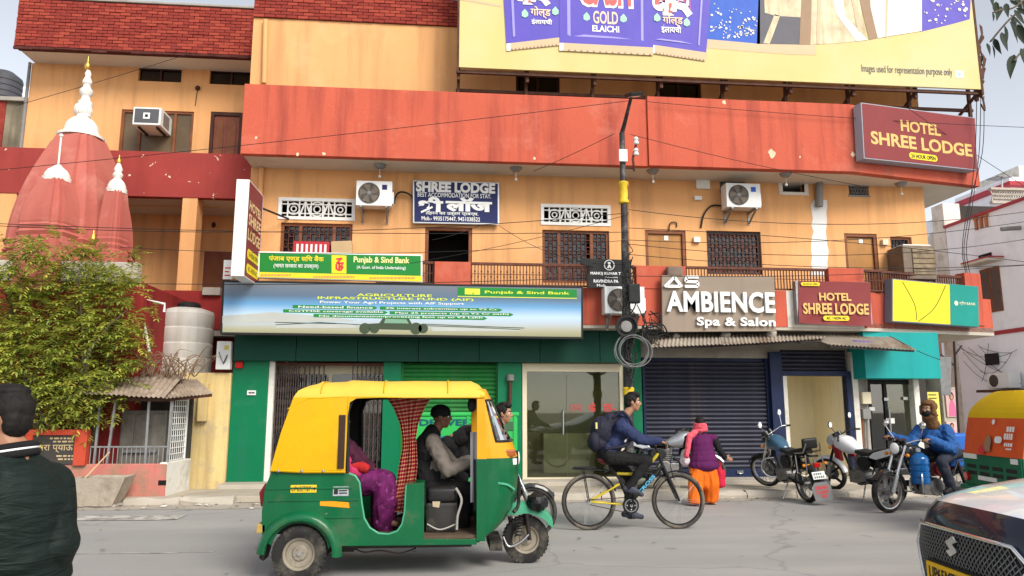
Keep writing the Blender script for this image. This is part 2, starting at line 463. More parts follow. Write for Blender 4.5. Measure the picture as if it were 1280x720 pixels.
def road_material():
    """dusty asphalt: stone grain, wheel-polished lanes along the street, pale dust drifts, dark oil spots, cracks"""
    m=bpy.data.materials.new('asphalt_road'); MATS['asphalt_road']=m; m.use_nodes=True; nt=m.node_tree; N=nt.nodes; L=nt.links; p=N['Principled BSDF']; p.inputs['Roughness'].default_value=.88; p.inputs['Specular IOR Level'].default_value=.2
    tc=N.new('ShaderNodeTexCoord')
    def nz(scale,detail,sc=(1,1,1),lo=.3,hi=.7):
        mp=N.new('ShaderNodeMapping'); mp.inputs['Scale'].default_value=sc; L.new(tc.outputs['Object'],mp.inputs[0]); n=N.new('ShaderNodeTexNoise'); n.inputs['Scale'].default_value=scale; n.inputs['Detail'].default_value=detail; L.new(mp.outputs[0],n.inputs['Vector'])
        r=N.new('ShaderNodeMapRange'); r.inputs['From Min'].default_value=lo; r.inputs['From Max'].default_value=hi; L.new(n.outputs['Fac'],r.inputs['Value']); return r.outputs[0],n.outputs['Fac']
    def mix(f,a,b,k=1.0):
        x=N.new('ShaderNodeMix'); x.data_type='RGBA'; q=N.new('ShaderNodeMath'); q.operation='MULTIPLY'; q.inputs[1].default_value=k; L.new(f,q.inputs[0]); L.new(q.outputs[0],x.inputs[0])
        for s_,i in ((a,6),(b,7)):
            if isinstance(s_,tuple): x.inputs[i].default_value=(*s_,1)
            else: L.new(s_,x.inputs[i])
        return x.outputs[2]
    c=mix(nz(.4,6)[0],(.37,.357,.34),(.45,.432,.41)); c=mix(nz(1.0,5,(.12,1.6,1))[0],c,(.32,.308,.294),.55); c=mix(nz(.9,6,(.3,1,1),.52,.7)[0],c,(.52,.49,.44),.55); c=mix(nz(2.2,4,(1,1,1),.66,.74)[0],c,(.10,.095,.09),.45)
    g,gr=nz(190,2,(1,1,1),.38,.62); c=mix(g,c,(.13,.125,.12),.42); g2,_=nz(75,2,(1,1,1),.60,.7); c=mix(g2,c,(.42,.40,.37),.4)
    v=N.new('ShaderNodeTexVoronoi'); v.feature='DISTANCE_TO_EDGE'; v.inputs['Scale'].default_value=.22; mpn=N.new('ShaderNodeTexNoise'); mpn.inputs['Scale'].default_value=1.6; mpn.inputs['Detail'].default_value=6; L.new(tc.outputs['Object'],mpn.inputs[0]); ad=N.new('ShaderNodeMix'); ad.data_type='VECTOR'; ad.inputs[0].default_value=.35; L.new(tc.outputs['Object'],ad.inputs[4]); L.new(mpn.outputs['Color'],ad.inputs[5]); L.new(ad.outputs[1],v.inputs['Vector'])
    cr=N.new('ShaderNodeMapRange'); cr.inputs['From Min'].default_value=.0; cr.inputs['From Max'].default_value=.004; cr.inputs['To Min'].default_value=1; cr.inputs['To Max'].default_value=0; L.new(v.outputs['Distance'],cr.inputs['Value']); c=mix(cr.outputs[0],c,(.12,.115,.11),.3)
    L.new(c,p.inputs['Base Color']); b=N.new('ShaderNodeBump'); b.inputs['Strength'].default_value=.9; b.inputs['Distance'].default_value=.006; L.new(gr,b.inputs['Height']); L.new(b.outputs[0],p.inputs['Normal']); return m
road_material()
pm('bank_room',(0.20,0.21,0.18),0.8,var=0.15)
pm('gate_iron',(0.085,0.062,0.055),0.6,0.3,var=0.3,vs=8)
pm('plaster_bare',(0.66,0.52,0.36),0.9,var=0.15,vs=6,bump=0.5,bs=60)
# ================================================================== THE HOTEL BUILDING
YB,YW,YG=14.0,14.9,14.6
FL=0.18                                   # shop floor above the road
SLB,SLT=3.04,3.20                       # balcony slab
SOF,BTOP=6.31,7.72                      # roof soffit, top of the red roof band
XL=F(303,150,YB).x
CH_A,CH_B=Vector((8.36,YB,0)),Vector((11.65,14.7,0))      # the bend where the front turns away
CHF=Fr(CH_A,CH_B-CH_A,(0,0,1),(0.2,-1,0))
CHF.N=Vector((CHF.U.y,-CHF.U.x,0))
def onfr(fr,px,py,n=0.0):
    """where a sight line meets a frame's plane, as (u, v)"""
    d=ray(px,py); o=fr.O+fr.N*n
    t=(o-CAMP).dot(fr.N)/d.dot(fr.N); p=CAMP+d*t-fr.O
    return p.dot(fr.U),p.dot(fr.V)

def holed_wall(b,x0,x1,z0,z1,y,holes,reveal=0.16):
    xs=sorted({x0,x1,*[h[0] for h in holes],*[h[1] for h in holes]}); zs=sorted({z0,z1,*[h[2] for h in holes],*[h[3] for h in holes]})
    xs=[x for x in xs if x0 <= x <= x1]; zs=[z for z in zs if z0 <= z <= z1]
    for i in range(len(xs)-1):
        for j in range(len(zs)-1):
            cx,cz=(xs[i]+xs[i+1])/2,(zs[j]+zs[j+1])/2
            if any(h[0] < cx < h[1] and h[2] < cz < h[3] for h in holes): continue
            b.quad((xs[i],y,zs[j]),(xs[i+1],y,zs[j]),(xs[i+1],y,zs[j+1]),(xs[i],y,zs[j+1]))
    for h in holes:
        a,c,d,e=h
        y2=y+reveal
        b.quad((a,y,d),(a,y2,d),(a,y2,e),(a,y,e)); b.quad((c,y,d),(c,y,e),(c,y2,e),(c,y2,d))
        b.quad((a,y,e),(a,y2,e),(c,y2,e),(c,y,e)); b.quad((a,y,d),(c,y,d),(c,y2,d),(a,y2,d))

hotel=thing('hotel_building','orange and red hotel building with balconies above a row of shops','building',(3.8,16.5,0))

# first floor openings
w1=rect(350,279,440,330,YW); d1=rect(531,284,590,345,YW); w2=rect(678,288,762,354,YW)
d2=rect(807,288,858,352,YW); w3=rect(884,289,952,343,YW); d3=rect(1057,292,1098,350,YW); w4=rect(1114,296,1141,337,YW)
j1=rect(349,249,443,274,YW); j2=rect(677,257,762,281,YW)
v1=rect(978,224,1005,240,YW); v2=rect(1061,232,1086,245,YW); v3=rect(900,227,931,240,YW)
d1=(d1[0],d1[1],SLT,d1[3]); d2=(d2[0],d2[1],SLT,d2[3]); d3=(d3[0],d3[1],SLT,d3[3])
WR=F(1158,285,YW).x; WL=F(314,210,YW).x
b=B(); holed_wall(b,WL,WR,SLT,SOF+0.02,YW,[w1,d1,w2,d2,w3,d3,w4,j1,j2,v1,v2,v3])
b.quad((WL,YW,SLT),(WL,YW,SOF),(WL,21,SOF),(WL,21,SLT))
b.obj('wall',M_['orange_plaster'],hotel,fix=False)
b=B(); b.quad((WR,YW,0),(WR,21,0),(WR,21,BTOP),(WR,YW,BTOP)); b.obj('wall',M_['lime_white'],hotel,fix=False)  # unseen side, painted white to bounce light onto the lilac building
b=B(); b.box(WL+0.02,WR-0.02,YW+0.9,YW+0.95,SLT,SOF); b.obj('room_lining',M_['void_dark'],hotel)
# top floor
t1=rect(645,92,700,130,YW); t2=rect(820,100,877,135,YW)
TR=F(1147,120,YW).x; TL=F(315,60,YW).x
BZ=F(400,26,YW).z
b=B(); holed_wall(b,TL,TR,BTOP-0.4,BZ,YW,[t1,t2],0.1)
b.quad((TL,YW,BTOP-0.4),(TL,YW,BZ),(TL,21,BZ),(TL,21,BTOP-0.4)); b.quad((TR,YW,BTOP-.4),(TR,21,BTOP-.4),(TR,21,BZ),(TR,YW,BZ))
b.quad((TL,YW,BZ),(TR,YW,BZ),(TR,21,BZ),(TL,21,BZ))
b.obj('wall',M_['orange_plaster'],hotel,fix=False)
for t in (t1,t2):
    w=B(); w.box(t[0],t[1],YW+0.09,YW+0.12,t[2],t[3]); w=w.obj('window',M_['window_glass'],hotel)
    g=B(); cx=(t[0]+t[1])/2
    for x in (t[0]+0.03,cx,t[1]-0.03): g.box(x-0.025,x+0.025,YW+0.05,YW+0.088,t[2],t[3])
    g.box(t[0],t[1],YW+0.052,YW+0.086,t[3]-0.06,t[3]); g.obj('frame',M_['wood_dark'],w)
b=B(); b.cyl(F(332,25,YW-0.06),F(330,104,YW-0.06),0.05,n=12); b.obj('drain_pipe',M_['orange_plaster'],hotel,smooth=40)

# brick parapets ------------------------------------------------------
def brick_face(parent,x0,x1,z0,z1,y,mats,ncap=300,L=0.225,H=0.073,xf=None):
    """courses of single bricks standing proud of dark mortar; the largest are objects, any beyond the cap one mass"""
    rows=int((z1-z0)/H); cells=[]
    for r in range(rows):
        x=x0-(0.5*L if r % 2 else 0)
        while x < x1-0.02:
            a,c=max(x,x0),min(x+L,x1)
            if c-a > 0.03: cells.append((a,c,z0+r*H,z0+(r+1)*H))
            x+=L
    bk=B(); bk.box(-0.5,0.5,-0.02,0.03,-0.5,0.5)
    proto=[B(),B()]
    for q in proto: q.box(-0.5,0.5,-0.02,0.03,-0.5,0.5)
    src=[]
    for q,m in zip(proto,mats):
        o=q.obj('brick',m,parent,local=True,bevel=0.0); src.append(o)
    used=[False,False]; rest=B()
    random.shuffle(cells)
    rel=MW[parent].inverted()
    for k,(a,c,d,e) in enumerate(cells):
        g=random.uniform(0.010,0.016)
        M=rel @ Matrix.Translation(Vector(((a+c)/2,y+random.uniform(-0.008,0.010),(d+e)/2))) @ Matrix.Rotation(random.uniform(-0.012,0.012),4,'Y') @ Matrix.Diagonal((c-a-g,1,e-d-g,1))
        if k < ncap:
            i=0 if random.random() < 0.62 else 1
            o=src[i]
            if used[i]: o=o.copy(); COL.objects.link(o); o.name='brick'
            used[i]=True
            o.parent=parent; o.matrix_local=M; MW[o]=MW[parent] @ M
        else:
            n0=len(rest.v); rest.box(-0.5,0.5,-0.02,0.03,-0.5,0.5); rest.xf(MW[parent] @ M,n0)
    if rest.v: rest.obj('bricks',mats[0],parent,kind='stuff')
b=B(); b.box(TL,F(576,5,YW).x+3.2,YW-0.02,YW+0.2,BZ,BZ+0.62)
par=b.obj('parapet',M_['mortar_dark'],hotel)
brick_face(par,TL,F(576,5,YW).x+0.05,BZ,BZ+0.62,YW-0.03,(M_['brick_red'],M_['brick_red_pale']),220)

# roof band, soffit ------------------------------------------------------
XM=F(809,160,YB).x
b=B(); b.box(XL,XM,YB,YB+0.16,SOF,BTOP)
b.obj('roof_band',M_['red_plaster'],hotel,bevel=0.008)
b=B()
pl=[(XM+0.004,YB-0.05),(CH_A.x,YB-0.05),(CH_B.x,CH_B.y-0.05),(CH_B.x,CH_B.y+0.14),(CH_A.x,YB+0.14),(XM+0.004,YB+0.14)]
b.prism(pl,Fr((0,0,0),(1,0,0),(0,1,0),(0,0,1)),SOF,BTOP+0.05)
b.obj('roof_band',M_['red_plaster'],hotel,bevel=0.008)
random.seed(12)
for px,py,r_ in ((965,192,.10),(1066,193,.06),(320,172,.03),(1000,196,.025),(405,192,.04),(372,193,.035),(668,198,.03),(905,128,.05)):      # paint flaked off to bare plaster
    y_=YB-(.052 if px > 810 else .002); c_=F(px,py,y_); n_=11; q=B(); q.add([(c_.x+r_*math.cos(k*6.283/n_)*random.uniform(.5,1.1),y_-.001,c_.z+r_*math.sin(k*6.283/n_)*random.uniform(.5,1.2)) for k in range(n_)],[tuple(range(n_))]); q.obj('paint_flake',M_['plaster_bare'],hotel,fix=False)
bk=G(1157,257,SOF+0.01)
b=B()
pl=[(XL+0.01,YB+0.1),(CH_A.x,YB+0.1),(CH_B.x-0.01,CH_B.y+0.1),(max(bk.x,CH_B.x+0.0),17.5),(XL+0.01,17.5)]
b.prism(pl,Fr((0,0,0),(1,0,0),(0,1,0),(0,0,1)),SOF+0.015,SOF+0.2)
b.box(CH_B.x-0.15,CH_B.x-0.012,CH_B.y+0.2,17.5,SOF+0.201,BTOP)
b.obj('roof_slab',M_['soffit_plaster'],hotel)
for i,(px,py) in enumerate(((475,206),(645,210),(816,213),(982,217),(1126,229))):
    p=G(px,py,SOF+0.012)
    b=B(); b.lathe([(0.0,-0.09),(0.05,-0.085),(0.10,-0.05),(0.12,-0.012),(0.13,0.0)],p,16); o=b.obj('ceiling_lamp',M_['grey_metal'],hotel,smooth=50)
    b=B(); b.cyl(p-Vector((0,0,0.09)),p-Vector((0,0,0.22)),0.006,n=6); b.sphere(p-Vector((0,0,0.24)),0.03,8,6); b.obj('bulb_holder',M_['white_paint'],o,smooth=50)

# balcony slab and its red front ----------------------------------------
b=B(); pl=[(XL,YB),(CH_A.x,YB),(CH_B.x,CH_B.y),(CH_B.x,17.5),(XL,17.5)]
b.prism(pl,Fr((0,0,0),(1,0,0),(0,1,0),(0,0,1)),SLB,SLT-0.004)
b.obj('balcony_slab',M_['concrete_pale'],hotel)
RB,RT_=F(900,361,YB).z,F(900,333,YB).z        # railing bottom and top
b=B()
xa=F(997,380,YB).x; xb=F(965,380,YB).x
b.box(XL+0.002,F(983,380,YB).x,YB-0.012,YB+0.12,SLT-0.10,RB-0.02)
b.obj('balcony_front',M_['red_plaster'],hotel,bevel=0.006)
b=B(); b.box(F(983,380,YB).x+0.003,F(1078,380,YB).x,YB-0.008,YB+0.12,SLT-0.10,RB-0.02); b.obj('balcony_front',M_['lime_white'],hotel,bevel=0.006)
b=B(); b.box(F(1078,380,YB).x+0.003,CH_A.x+0.05,YB-0.012,YB+0.12,SLT-0.10,RB-0.02)
b.fbox(CHF,0.06,(CH_B-CH_A).length,SLT-0.10,RB-0.02,-0.12,0.0); b.obj('balcony_front',M_['red_plaster'],hotel,bevel=0.006)
def pier(px0,px1,py0,fr=None):
    b=B()
    if fr is None:
        x0,x1=F(px0,345,YB).x,F(px1,345,YB).x; b.box(x0,x1,YB-0.03,YB+0.15,RB-0.02,F(px0,py0,YB).z)
    else:
        u0,_=onfr(fr,px0,345); u1,_=onfr(fr,px1,345); _,v=onfr(fr,px0,py0); b.fbox(fr,u0,u1,RB-0.6,v,-0.2,0.03)
    return b.obj('balcony_pier',M_['red_plaster'],hotel,bevel=0.01)
pier(543,588,327); pier(795,857,332); pier(1035,1079,335); pier(1204,1224,341,CHF)
def railing(fr,u0,u1,v0=RB,v1=RT_):
    r=B(); r.fbox(fr,u0,u1,v1-0.05,v1,-0.08,-0.02); o=r.obj('railing',M_['iron_brown'],hotel,bevel=0.004)
    r=B(); r.fbox(fr,u0,u1,v0,v0+0.03,-0.07,-0.03); r.obj('bottom_rail',M_['iron_brown'],o,bevel=0.004)
    q=B(); n=max(2,int((u1-u0)/0.062))
    for i in range(n+1):
        u=u0+0.01+(u1-u0-0.02)*i/n
        q.fbox(fr,u-0.009,u+0.009,v0+0.03,v1-0.05,-0.059,-0.041)
        zc=(v0+v1)/2
        q.sphere(fr(u,zc+0.05*(i % 2*2-1),-0.05),(0.017,0.017,0.028),6,4)
    q.fbox(fr,u0,u1,(v0+v1)/2-0.006,(v0+v1)/2+0.006,-0.056,-0.044)
    q.obj('balusters',M_['iron_brown'],o,kind='stuff')
ff=front(YB)
for a,c in ((470,542),(589,794),(858,1034),(1080,1104)): railing(ff,F(a,345,YB).x,F(c,345,YB).x)
railing(CHF,0.1,onfr(CHF,1203,345)[0])

# windows, doors ---------------------------------------------------------
def grille(b,x0,x1,z0,z1,y,step=0.085):
    n=max(2,round((x1-x0)/step)); w=(x1-x0)/n
    for i in range(n+1): b.box(x0+i*w-0.006,x0+i*w+0.006,y-0.006,y+0.006,z0,z1)
    m=int((z1-z0)/0.13); h=(z1-z0)/max(1,m)
    for j in range(m+1):
        for i in range(n):
            zz=z0+j*h+(h/2 if i % 2 else 0)
            if zz > z1: continue
            b.box(x0+i*w,x0+(i+1)*w,y-0.008,y+0.004,zz-0.006,zz+0.006)
            if (i+j) % 2==0: b.torus((x0+(i+.5)*w,y,min(z1-0.03,zz+h*0.25)),(0,1,0),w*0.36,0.006,8,4)
def grille_window(r,frame_m,grille_m,splits):
    x0,x1,z0,z1=r; fy=YW+0.05
    f=B(); t=0.055
    f.box(x0,x0+t,fy,fy+0.08,z0,z1); f.box(x1-t,x1,fy,fy+0.08,z0,z1)
    f.box(x0+t,x1-t,fy,fy+0.08,z1-t,z1); f.box(x0+t,x1-t,fy,fy+0.08,z0,z0+t)
    edges=[x0+t]+[x0+(x1-x0)*s for s in splits]+[x1-t]
    for e in edges[1:-1]: f.box(e-0.03,e+0.03,fy+0.003,fy+0.077,z0+t,z1-t)
    w=f.obj('window',frame_m,hotel,bevel=0.006)
    for i in range(len(edges)-1):
        a=edges[i]+(0.03 if i else 0); c=edges[i+1]-(0.03 if i < len(edges)-2 else 0)
        g=B(); grille(g,a,c,z0+t,z1-t,fy+0.01); g.obj('grille',grille_m,w)
        p=B(); p.box(a,c,fy+0.05,fy+0.056,z0+t,z1-t); p.obj('pane',M_['window_glass'],w)
grille_window(w1,M_['wood_brown'],M_['iron_brown'],(0.27,0.74)); grille_window(w2,M_['wood_brown'],M_['iron_brown'],(0.25,0.74))
grille_window(w3,M_['iron_dark'],M_['iron_brown'],()); grille_window(w4,M_['wood_brown'],M_['iron_dark'],())
def door(r,panel=True):
    x0,x1,z0,z1=r; fy=YW+0.02; t=0.07
    f=B(); f.box(x0,x0+t,fy,fy+0.1,z0,z1); f.box(x1-t,x1,fy,fy+0.1,z0,z1); f.box(x0+t,x1-t,fy,fy+0.1,z1-t,z1)
    d=f.obj('door',M_['wood_brown'],hotel,bevel=0.006)
    if panel:
        p=B(); p.box(x0+t+.004,x1-t-.004,fy+0.05,fy+0.09,z0,z1-t-.004); p.obj('door_leaf',M_['door_tan'],d,bevel=0.004)
        p=B(); p.box((x0+x1)/2-0.01,(x0+x1)/2+0.08,fy+0.04,fy+0.052,z1-0.20,z1-0.10); p.obj('number_plate',M_['white_paint'],d)
        p=B(); p.tube([(x1-0.2,fy+0.05,z0+1),(x1-0.2,fy,z0+1),(x1-0.2,fy,z0+1.12),(x1-.2,fy+.05,z0+1.12)],0.01,6); p.obj('handle',M_['steel'],d)
door(d1,False); door(d2); door(d3)
# lattice ventilators of white concrete
def jali(r):
    x0,x1,z0,z1=r; y0,y1=YW-0.02,YW+0.05; t=0.05
    f=B(); f.box(x0-.02,x1+.02,y0,y1,z1-t,z1+.02); f.box(x0-.02,x1+.02,y0,y1,z0-.02,z0+t); f.box(x0-.02,x0+t,y0,y1,z0+t,z1-t); f.box(x1-t,x1+.02,y0,y1,z0+t,z1-t)
    o=f.obj('ventilator',M_['white_paint'],hotel,bevel=0.006)
    g=B(); w=x1-x0-2*t; h=z1-z0-2*t; zc=(z0+z1)/2; ya,yb=y0+0.012,y1-0.01
    for k in range(1,12):
        x=x0+t+w*k/12
        if k in (2,6,10): continue
        g.box(x-0.011,x+0.011,ya,yb,z0+t,z1-t)
    for k,s in ((2,.36),(6,.46),(10,.36)): g.torus((x0+t+w*k/12,(ya+yb)/2,zc),(0,1,0),h*s,0.016,20,6); g.torus((x0+t+w*k/12,(ya+yb)/2,zc),(0,1,0),h*s*.45,0.014,14,6)
    g.box(x0+t,x1-t,ya+.004,yb-.004,zc-h*.3-.01,zc-h*.3+.01); g.box(x0+t,x1-t,ya+.004,yb-.004,zc+h*.3-.01,zc+h*.3+.01)
    for k in range(12):
        xa,xc=x0+t+w*k/12,x0+t+w*(k+1)/12
        a,c=((xa,zc-h/2),(xc,zc+h/2)) if (k // 2) % 2 else ((xa,zc+h/2),(xc,zc-h/2))
        if k in (3,4,7,8): g.bar((a[0],(ya+yb)/2,a[1]),(c[0],(ya+yb)/2,c[1]),0.02,0.03)
    g.obj('lattice',M_['white_paint'],o)
jali(j1); jali(j2)
b=B(); x0,x1,z0,z1=v1; t=0.09
b.box(x0-t,x1+t,YW-.015,YW+.1,z1,z1+.03); b.box(x0-t,x1+t,YW-.015,YW+.1,z0-.07,z0); b.box(x0-t,x0,YW-.015,YW+.1,z0,z1); b.box(x1,x1+t,YW-.015,YW+.1,z0,z1)
b.obj('ventilator',M_['lime_white'],hotel,bevel=0.01)
for v in (v2,v3):
    b=B(); x0,x1,z0,z1=v
    for i in range(7):
        for s in (-1,1):
            a=x0+(x1-x0)*(i+.5)/7
            b.bar((a-.05*s,YW+.03,z0),(a+.05*s,YW+.03,z1),0.012)
    b.box(x0-.02,x1+.02,YW-.01,YW+.06,z1-.02,z1+.02); b.box(x0-.02,x1+.02,YW-.01,YW+.06,z0-.02,z0+.02)
    b.obj('ventilator',M_['pipe_grey'],hotel)
# drain pipe end with the whitewashed strip below, wall boxes, sockets
b=B(); b.cyl(F(1024,222,YW-.09),F(1024,258,YW-.09),0.08,n=14); b.obj('drain_pipe',M_['pipe_grey'],hotel,smooth=40)
b=B(); n=12; L_,R__=[],[]
for i in range(n+1):
    py=250+(345-250)*i/n
    L_.append(F(1015+random.uniform(-2,2),py,YW)); R__.append(F(1034+random.uniform(-2,2),py,YW))
b.add([(p.x,YW-.004,p.z) for p in L_+R__],[(i,i+1,n+2+i,n+1+i) for i in range(n)]); b.obj('whitewash_strip',M_['white_paint'],hotel)
def wallbox(px0,py0,px1,py1,m,name='wall_box',d=.08):
    x0,x1,z0,z1=rect(px0,py0,px1,py1,YW); q=B(); q.box(x0,x1,YW-d,YW,z0,z1); q.obj(name,m,hotel,bevel=.01)
wallbox(869,226,886,237,M_['white_metal']); wallbox(867,246,876,251,M_['white_metal']); wallbox(866,297,874,304,M_['white_metal']); wallbox(1101,300,1108,307,M_['cream'])
b=B(); b.tube(spline([F(876,285,YW-.02),F(880,268,YW-.05),F(890,257,YW-.05),F(907,258,YW-.05)],6),.018,6); b.obj('pipe_loop',M_['black_matte'],hotel,smooth=50)
b=B(); b.tube(spline([F(836,288,YW-.02),F(838,279,YW-.05),F(845,278,YW-.03),F(846,284,YW-.02)],5),.012,6); b.obj('conduit',M_['black_matte'],hotel,smooth=50)
x0=F(785,205,YW-.05); b=B(); b.cyl((x0.x,YW-.05,SOF),(x0.x,YW-.05,SLT),.045,n=12); b.obj('drain_pipe',M_['orange_plaster'],hotel,smooth=40)
p=F(327,212,YW-.06); b=B(); b.cyl((p.x,YW-.06,SOF),(p.x,YW-.06,SLT),.05,n=12); b.obj('drain_pipe',M_['orange_plaster'],hotel,smooth=40)

# ------------------------------------------------------------------ GROUND FLOOR
def gx(px,py=520,Y=YG): return F(px,py,Y).x
ZT=SLB                                     # underside of the slab
FB=F(540,452,YG-.2).z                  # bottom of the green fascia
b=B()
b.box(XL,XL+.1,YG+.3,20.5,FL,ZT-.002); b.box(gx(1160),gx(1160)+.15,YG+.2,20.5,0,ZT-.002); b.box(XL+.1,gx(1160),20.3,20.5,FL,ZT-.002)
b.obj('inner_wall',M_['room_dark'],hotel)
b=B(); b.box(XL-.05,gx(1165),14.05,20.5,0.02,FL); b.obj('shop_floor',M_['concrete_pale'],hotel,bevel=.01)
b=B(); b.box(gx(288),gx(333),YG-.02,YG+.3,FL,ZT-.003); b.obj('pillar',M_['green_panel'],hotel,bevel=.004)
b=B(); b.box(gx(622),gx(652),YG-.02,YG+.3,FL,ZT-.003); b.obj('pillar',M_['green_panel'],hotel,bevel=.004)
b=B(); b.box(gx(780),gx(803),YG-.02,YG+.3,FL,ZT-.003); b.obj('pillar',M_['green_panel'],hotel,bevel=.004)
b=B(); b.box(gx(333)+.002,gx(340),YG+.02,YG+.25,FL,FB); b.obj('door_jamb',M_['lime_white'],hotel,bevel=.004)
js=[292,370,447,523,599,675,750,781]
for i in range(len(js)-1):
    b=B(); y=YG-.2
    b.box(gx(js[i],440,y)+.005,gx(js[i+1],440,y)-.005,y,YG-.025,FB,ZT-.004); b.obj('fascia_panel',M_['green_panel_shaded'],hotel,bevel=.003)
# collapsible gate in front of the bank's glass door
gate_l,gate_r=gx(340),gx(478); gz0,gz1=FL+.02,FB-.02
b=B(); b.box(gate_l,gate_r,YG+.1,YG+.13,gz1-.05,gz1); b.box(gate_l,gate_r,YG+.1,YG+.13,gz0,gz0+.03)
gate=b.obj('collapsible_gate',M_['iron_brown'],hotel)
xs=[gate_l+.03+.045*i for i in range(10)]+[gate_l+.55+.09*i for i in range(5)]
x=xs[-1]+.55
while x < gate_r-.04: xs.append(x); x+=.085
for xx in xs: b=B(); b.box(xx-.010,xx+.010,YG+.095,YG+.13,gz0+.03,gz1-.05); b.obj('gate_bar',M_['gate_iron'],gate)
b=B()
for i in range(len(xs)-1):
    if xs[i+1]-xs[i] > .2: continue
    for k in range(9):
        z=gz0+.15+k*.24; w_=xs[i+1]-xs[i]
        b.bar((xs[i],YG+.09,z),(xs[i+1],YG+.09,z+.17),.012,.006); b.bar((xs[i],YG+.135,z+.17),(xs[i+1],YG+.135,z),.012,.006)
b.obj('gate_lattice',M_['gate_iron'],gate,kind='stuff')
b=B(); b.box(gx(340),gx(478),YG+.5,YG+.56,FB-.22,FB); b.box(gx(404),gx(409),YG+.5,YG+.56,FL,FB-.22); b.obj('door_frame',M_['cream'],hotel)
b=B(); b.box(gx(345),gx(478),YG+.53,YG+.54,FL,FB-.22); b.obj('glass_door',M_['dark_glass'],hotel)
b=B(); b.box(gx(340),gx(620),YG+2.5,YG+2.6,FL,ZT-.01); b.obj('back_wall',M_['bank_room'],hotel)
b=B(); b.box(gx(478),gx(500),YG-.02,YG+.3,FL,FB); b.obj('pillar',M_['green_panel'],hotel,bevel=.004)
# rolling shutters: every slat a piece
def shutter(name,x0,x1,z0,z1,y,m,mrail,h=0.085,rail=0.16):
    r=B(); r.box(x0,x1,y-.02,y+.03,z0,z0+rail)
    s=r.obj(name,mrail,hotel,bevel=.006)
    n=int((z1-z0-rail)/h); prof=[]
    for k in range(7): a=math.pi*k/6; prof.append((-.022*math.sin(a),h*.92*k/6))
    q=B(); V=[(x,py_,pz) for x in (0,x1-x0) for py_,pz in prof]; V+=[(x,.02,pz) for x in (0,x1-x0) for pz in (0,h*.97)]
    q.add(V,[(k,k+1,8+k,7+k) for k in range(6)]); q.add([(0,.001,h*.9),(x1-x0,.001,h*.9),(x1-x0,.012,h),(0,.012,h)],[(0,1,2,3)])
    first=None
    for i in range(n):
        T=MW[s].inverted() @ Matrix.Translation((x0,y+random.uniform(-.002,.002),z0+rail+.004+i*h)) @ Matrix.Rotation(random.uniform(-.0008,.0008),4,'Y')
        if first is None: first=q.obj('slat',m,s,local=True,smooth=50); o=first
        else: o=first.copy(); COL.objects.link(o); o.name='slat'
        o.parent=s; o.matrix_local=T; MW[o]=MW[s] @ T
    r=B()
    for x in (x0-.05,x1): r.box(x,x+.05,y-.05,y+.05,z0,z1)
    r.box(x0,x1,y+.04,y+.06,z0,z1); r.obj('guide_rail',mrail,s)
    return s
shutter('rolling_shutter',gx(503),gx(620),FL,FB-.01,YG+.12,M_['green_shutter'],M_['green_shutter'])
sa=shutter('rolling_shutter',gx(809),gx(962),FL,F(880,446,YG).z,YG+.12,M_['navy_shutter'],M_['navy_blue'])
for px in (845,925):
    p=F(px,590,YG+.09); b=B(); b.box(p.x-.06,p.x+.06,p.y-.02,p.y+.01,p.z-.03,p.z+.03); b.torus((p.x,p.y-.03,p.z),(0,1,0),.03,.008,12,5); b.obj('lock',M_['steel'],sa)
# glass shop front
gl,gr,gt=gx(653),gx(781),FB-.01
b=B(); b.box(gl,gl+.09,YG,YG+.12,FL,gt); b.box(gr-.09,gr,YG,YG+.12,FL,gt); b.box(gl+.09,gr-.09,YG,YG+.12,gt-.16,gt); b.box(gl+.09,gr-.09,YG,YG+.12,FL,FL+.03)
shop=b.obj('shop_front',M_['cream'],hotel,bevel=.004)
mid=gx(709)
for a,c in ((gl+.09,mid-.004),(mid+.004,gr-.09)):
    b=B(); b.box(a,c,YG+.05,YG+.062,FL+.03,gt-.16); b.obj('pane',M_['shop_glass'],shop)
b=B(); hx=gx(704); b.tube([(hx,YG+.05,1.02),(hx,YG,1.02),(hx,YG,1.48),(hx,YG+.05,1.48)],.016,8); b.obj('handle',M_['steel'],shop,smooth=50)
b=B(); fr_=front(YG+.048)
x0,x1,z0,z1=rect(713,505,727,515,YG+.05); b.text('(ऽा(',fr_,x0,x1,z0,z1,bold=.01)
x0,x1,z0,z1=rect(735,503,745,515,YG+.05); b.text('के',fr_,x0,x1,z0,z1,bold=.01)
x0,x1,z0,z1=rect(754,505,770,515,YG+.05); b.text('छ-',fr_,x0,x1,z0,z1,bold=.01)
b.obj('lettering',flat('sticker_red',(.7,.06,.06)),shop)
b=B(); b.quad((gl,YG+2.1,FL),(gr+.3,YG+2.1,FL),(gr+.3,YG+2.1,ZT),(gl,YG+2.1,ZT)); b.quad((gl,YG+.13,FL),(gl,YG+2.1,FL),(gl,YG+2.1,ZT),(gl,YG+.13,ZT)); b.quad((gr,YG+.13,FL),(gr+.3,YG+2.1,FL),(gr+.3,YG+2.1,ZT),(gr,YG+.13,ZT)); b.quad((gl,YG+.13,gt+.05),(gr,YG+.13,gt+.05),(gr+.3,YG+2.1,gt+.05),(gl,YG+2.1,gt+.05))
b.obj('shop_room',M_['room_beige'],hotel,fix=False)
b=B(); b.box(gx(690),gx(752),YG+1.82,YG+2.08,2.25,2.55); b.obj('indoor_unit',M_['white_metal'],shop,bevel=.03)
b=B(); b.box(gl+.6,gl+1.7,YG+1.4,YG+1.9,FL,1.0); b.obj('counter',M_['room_beige'],shop,bevel=.01)
b=B(); b.box(gx(803)+.003,gx(1066),YG+.06,YG+.2,F(880,447,YG).z,ZT-.003); b.obj('lintel',M_['concrete'],hotel)
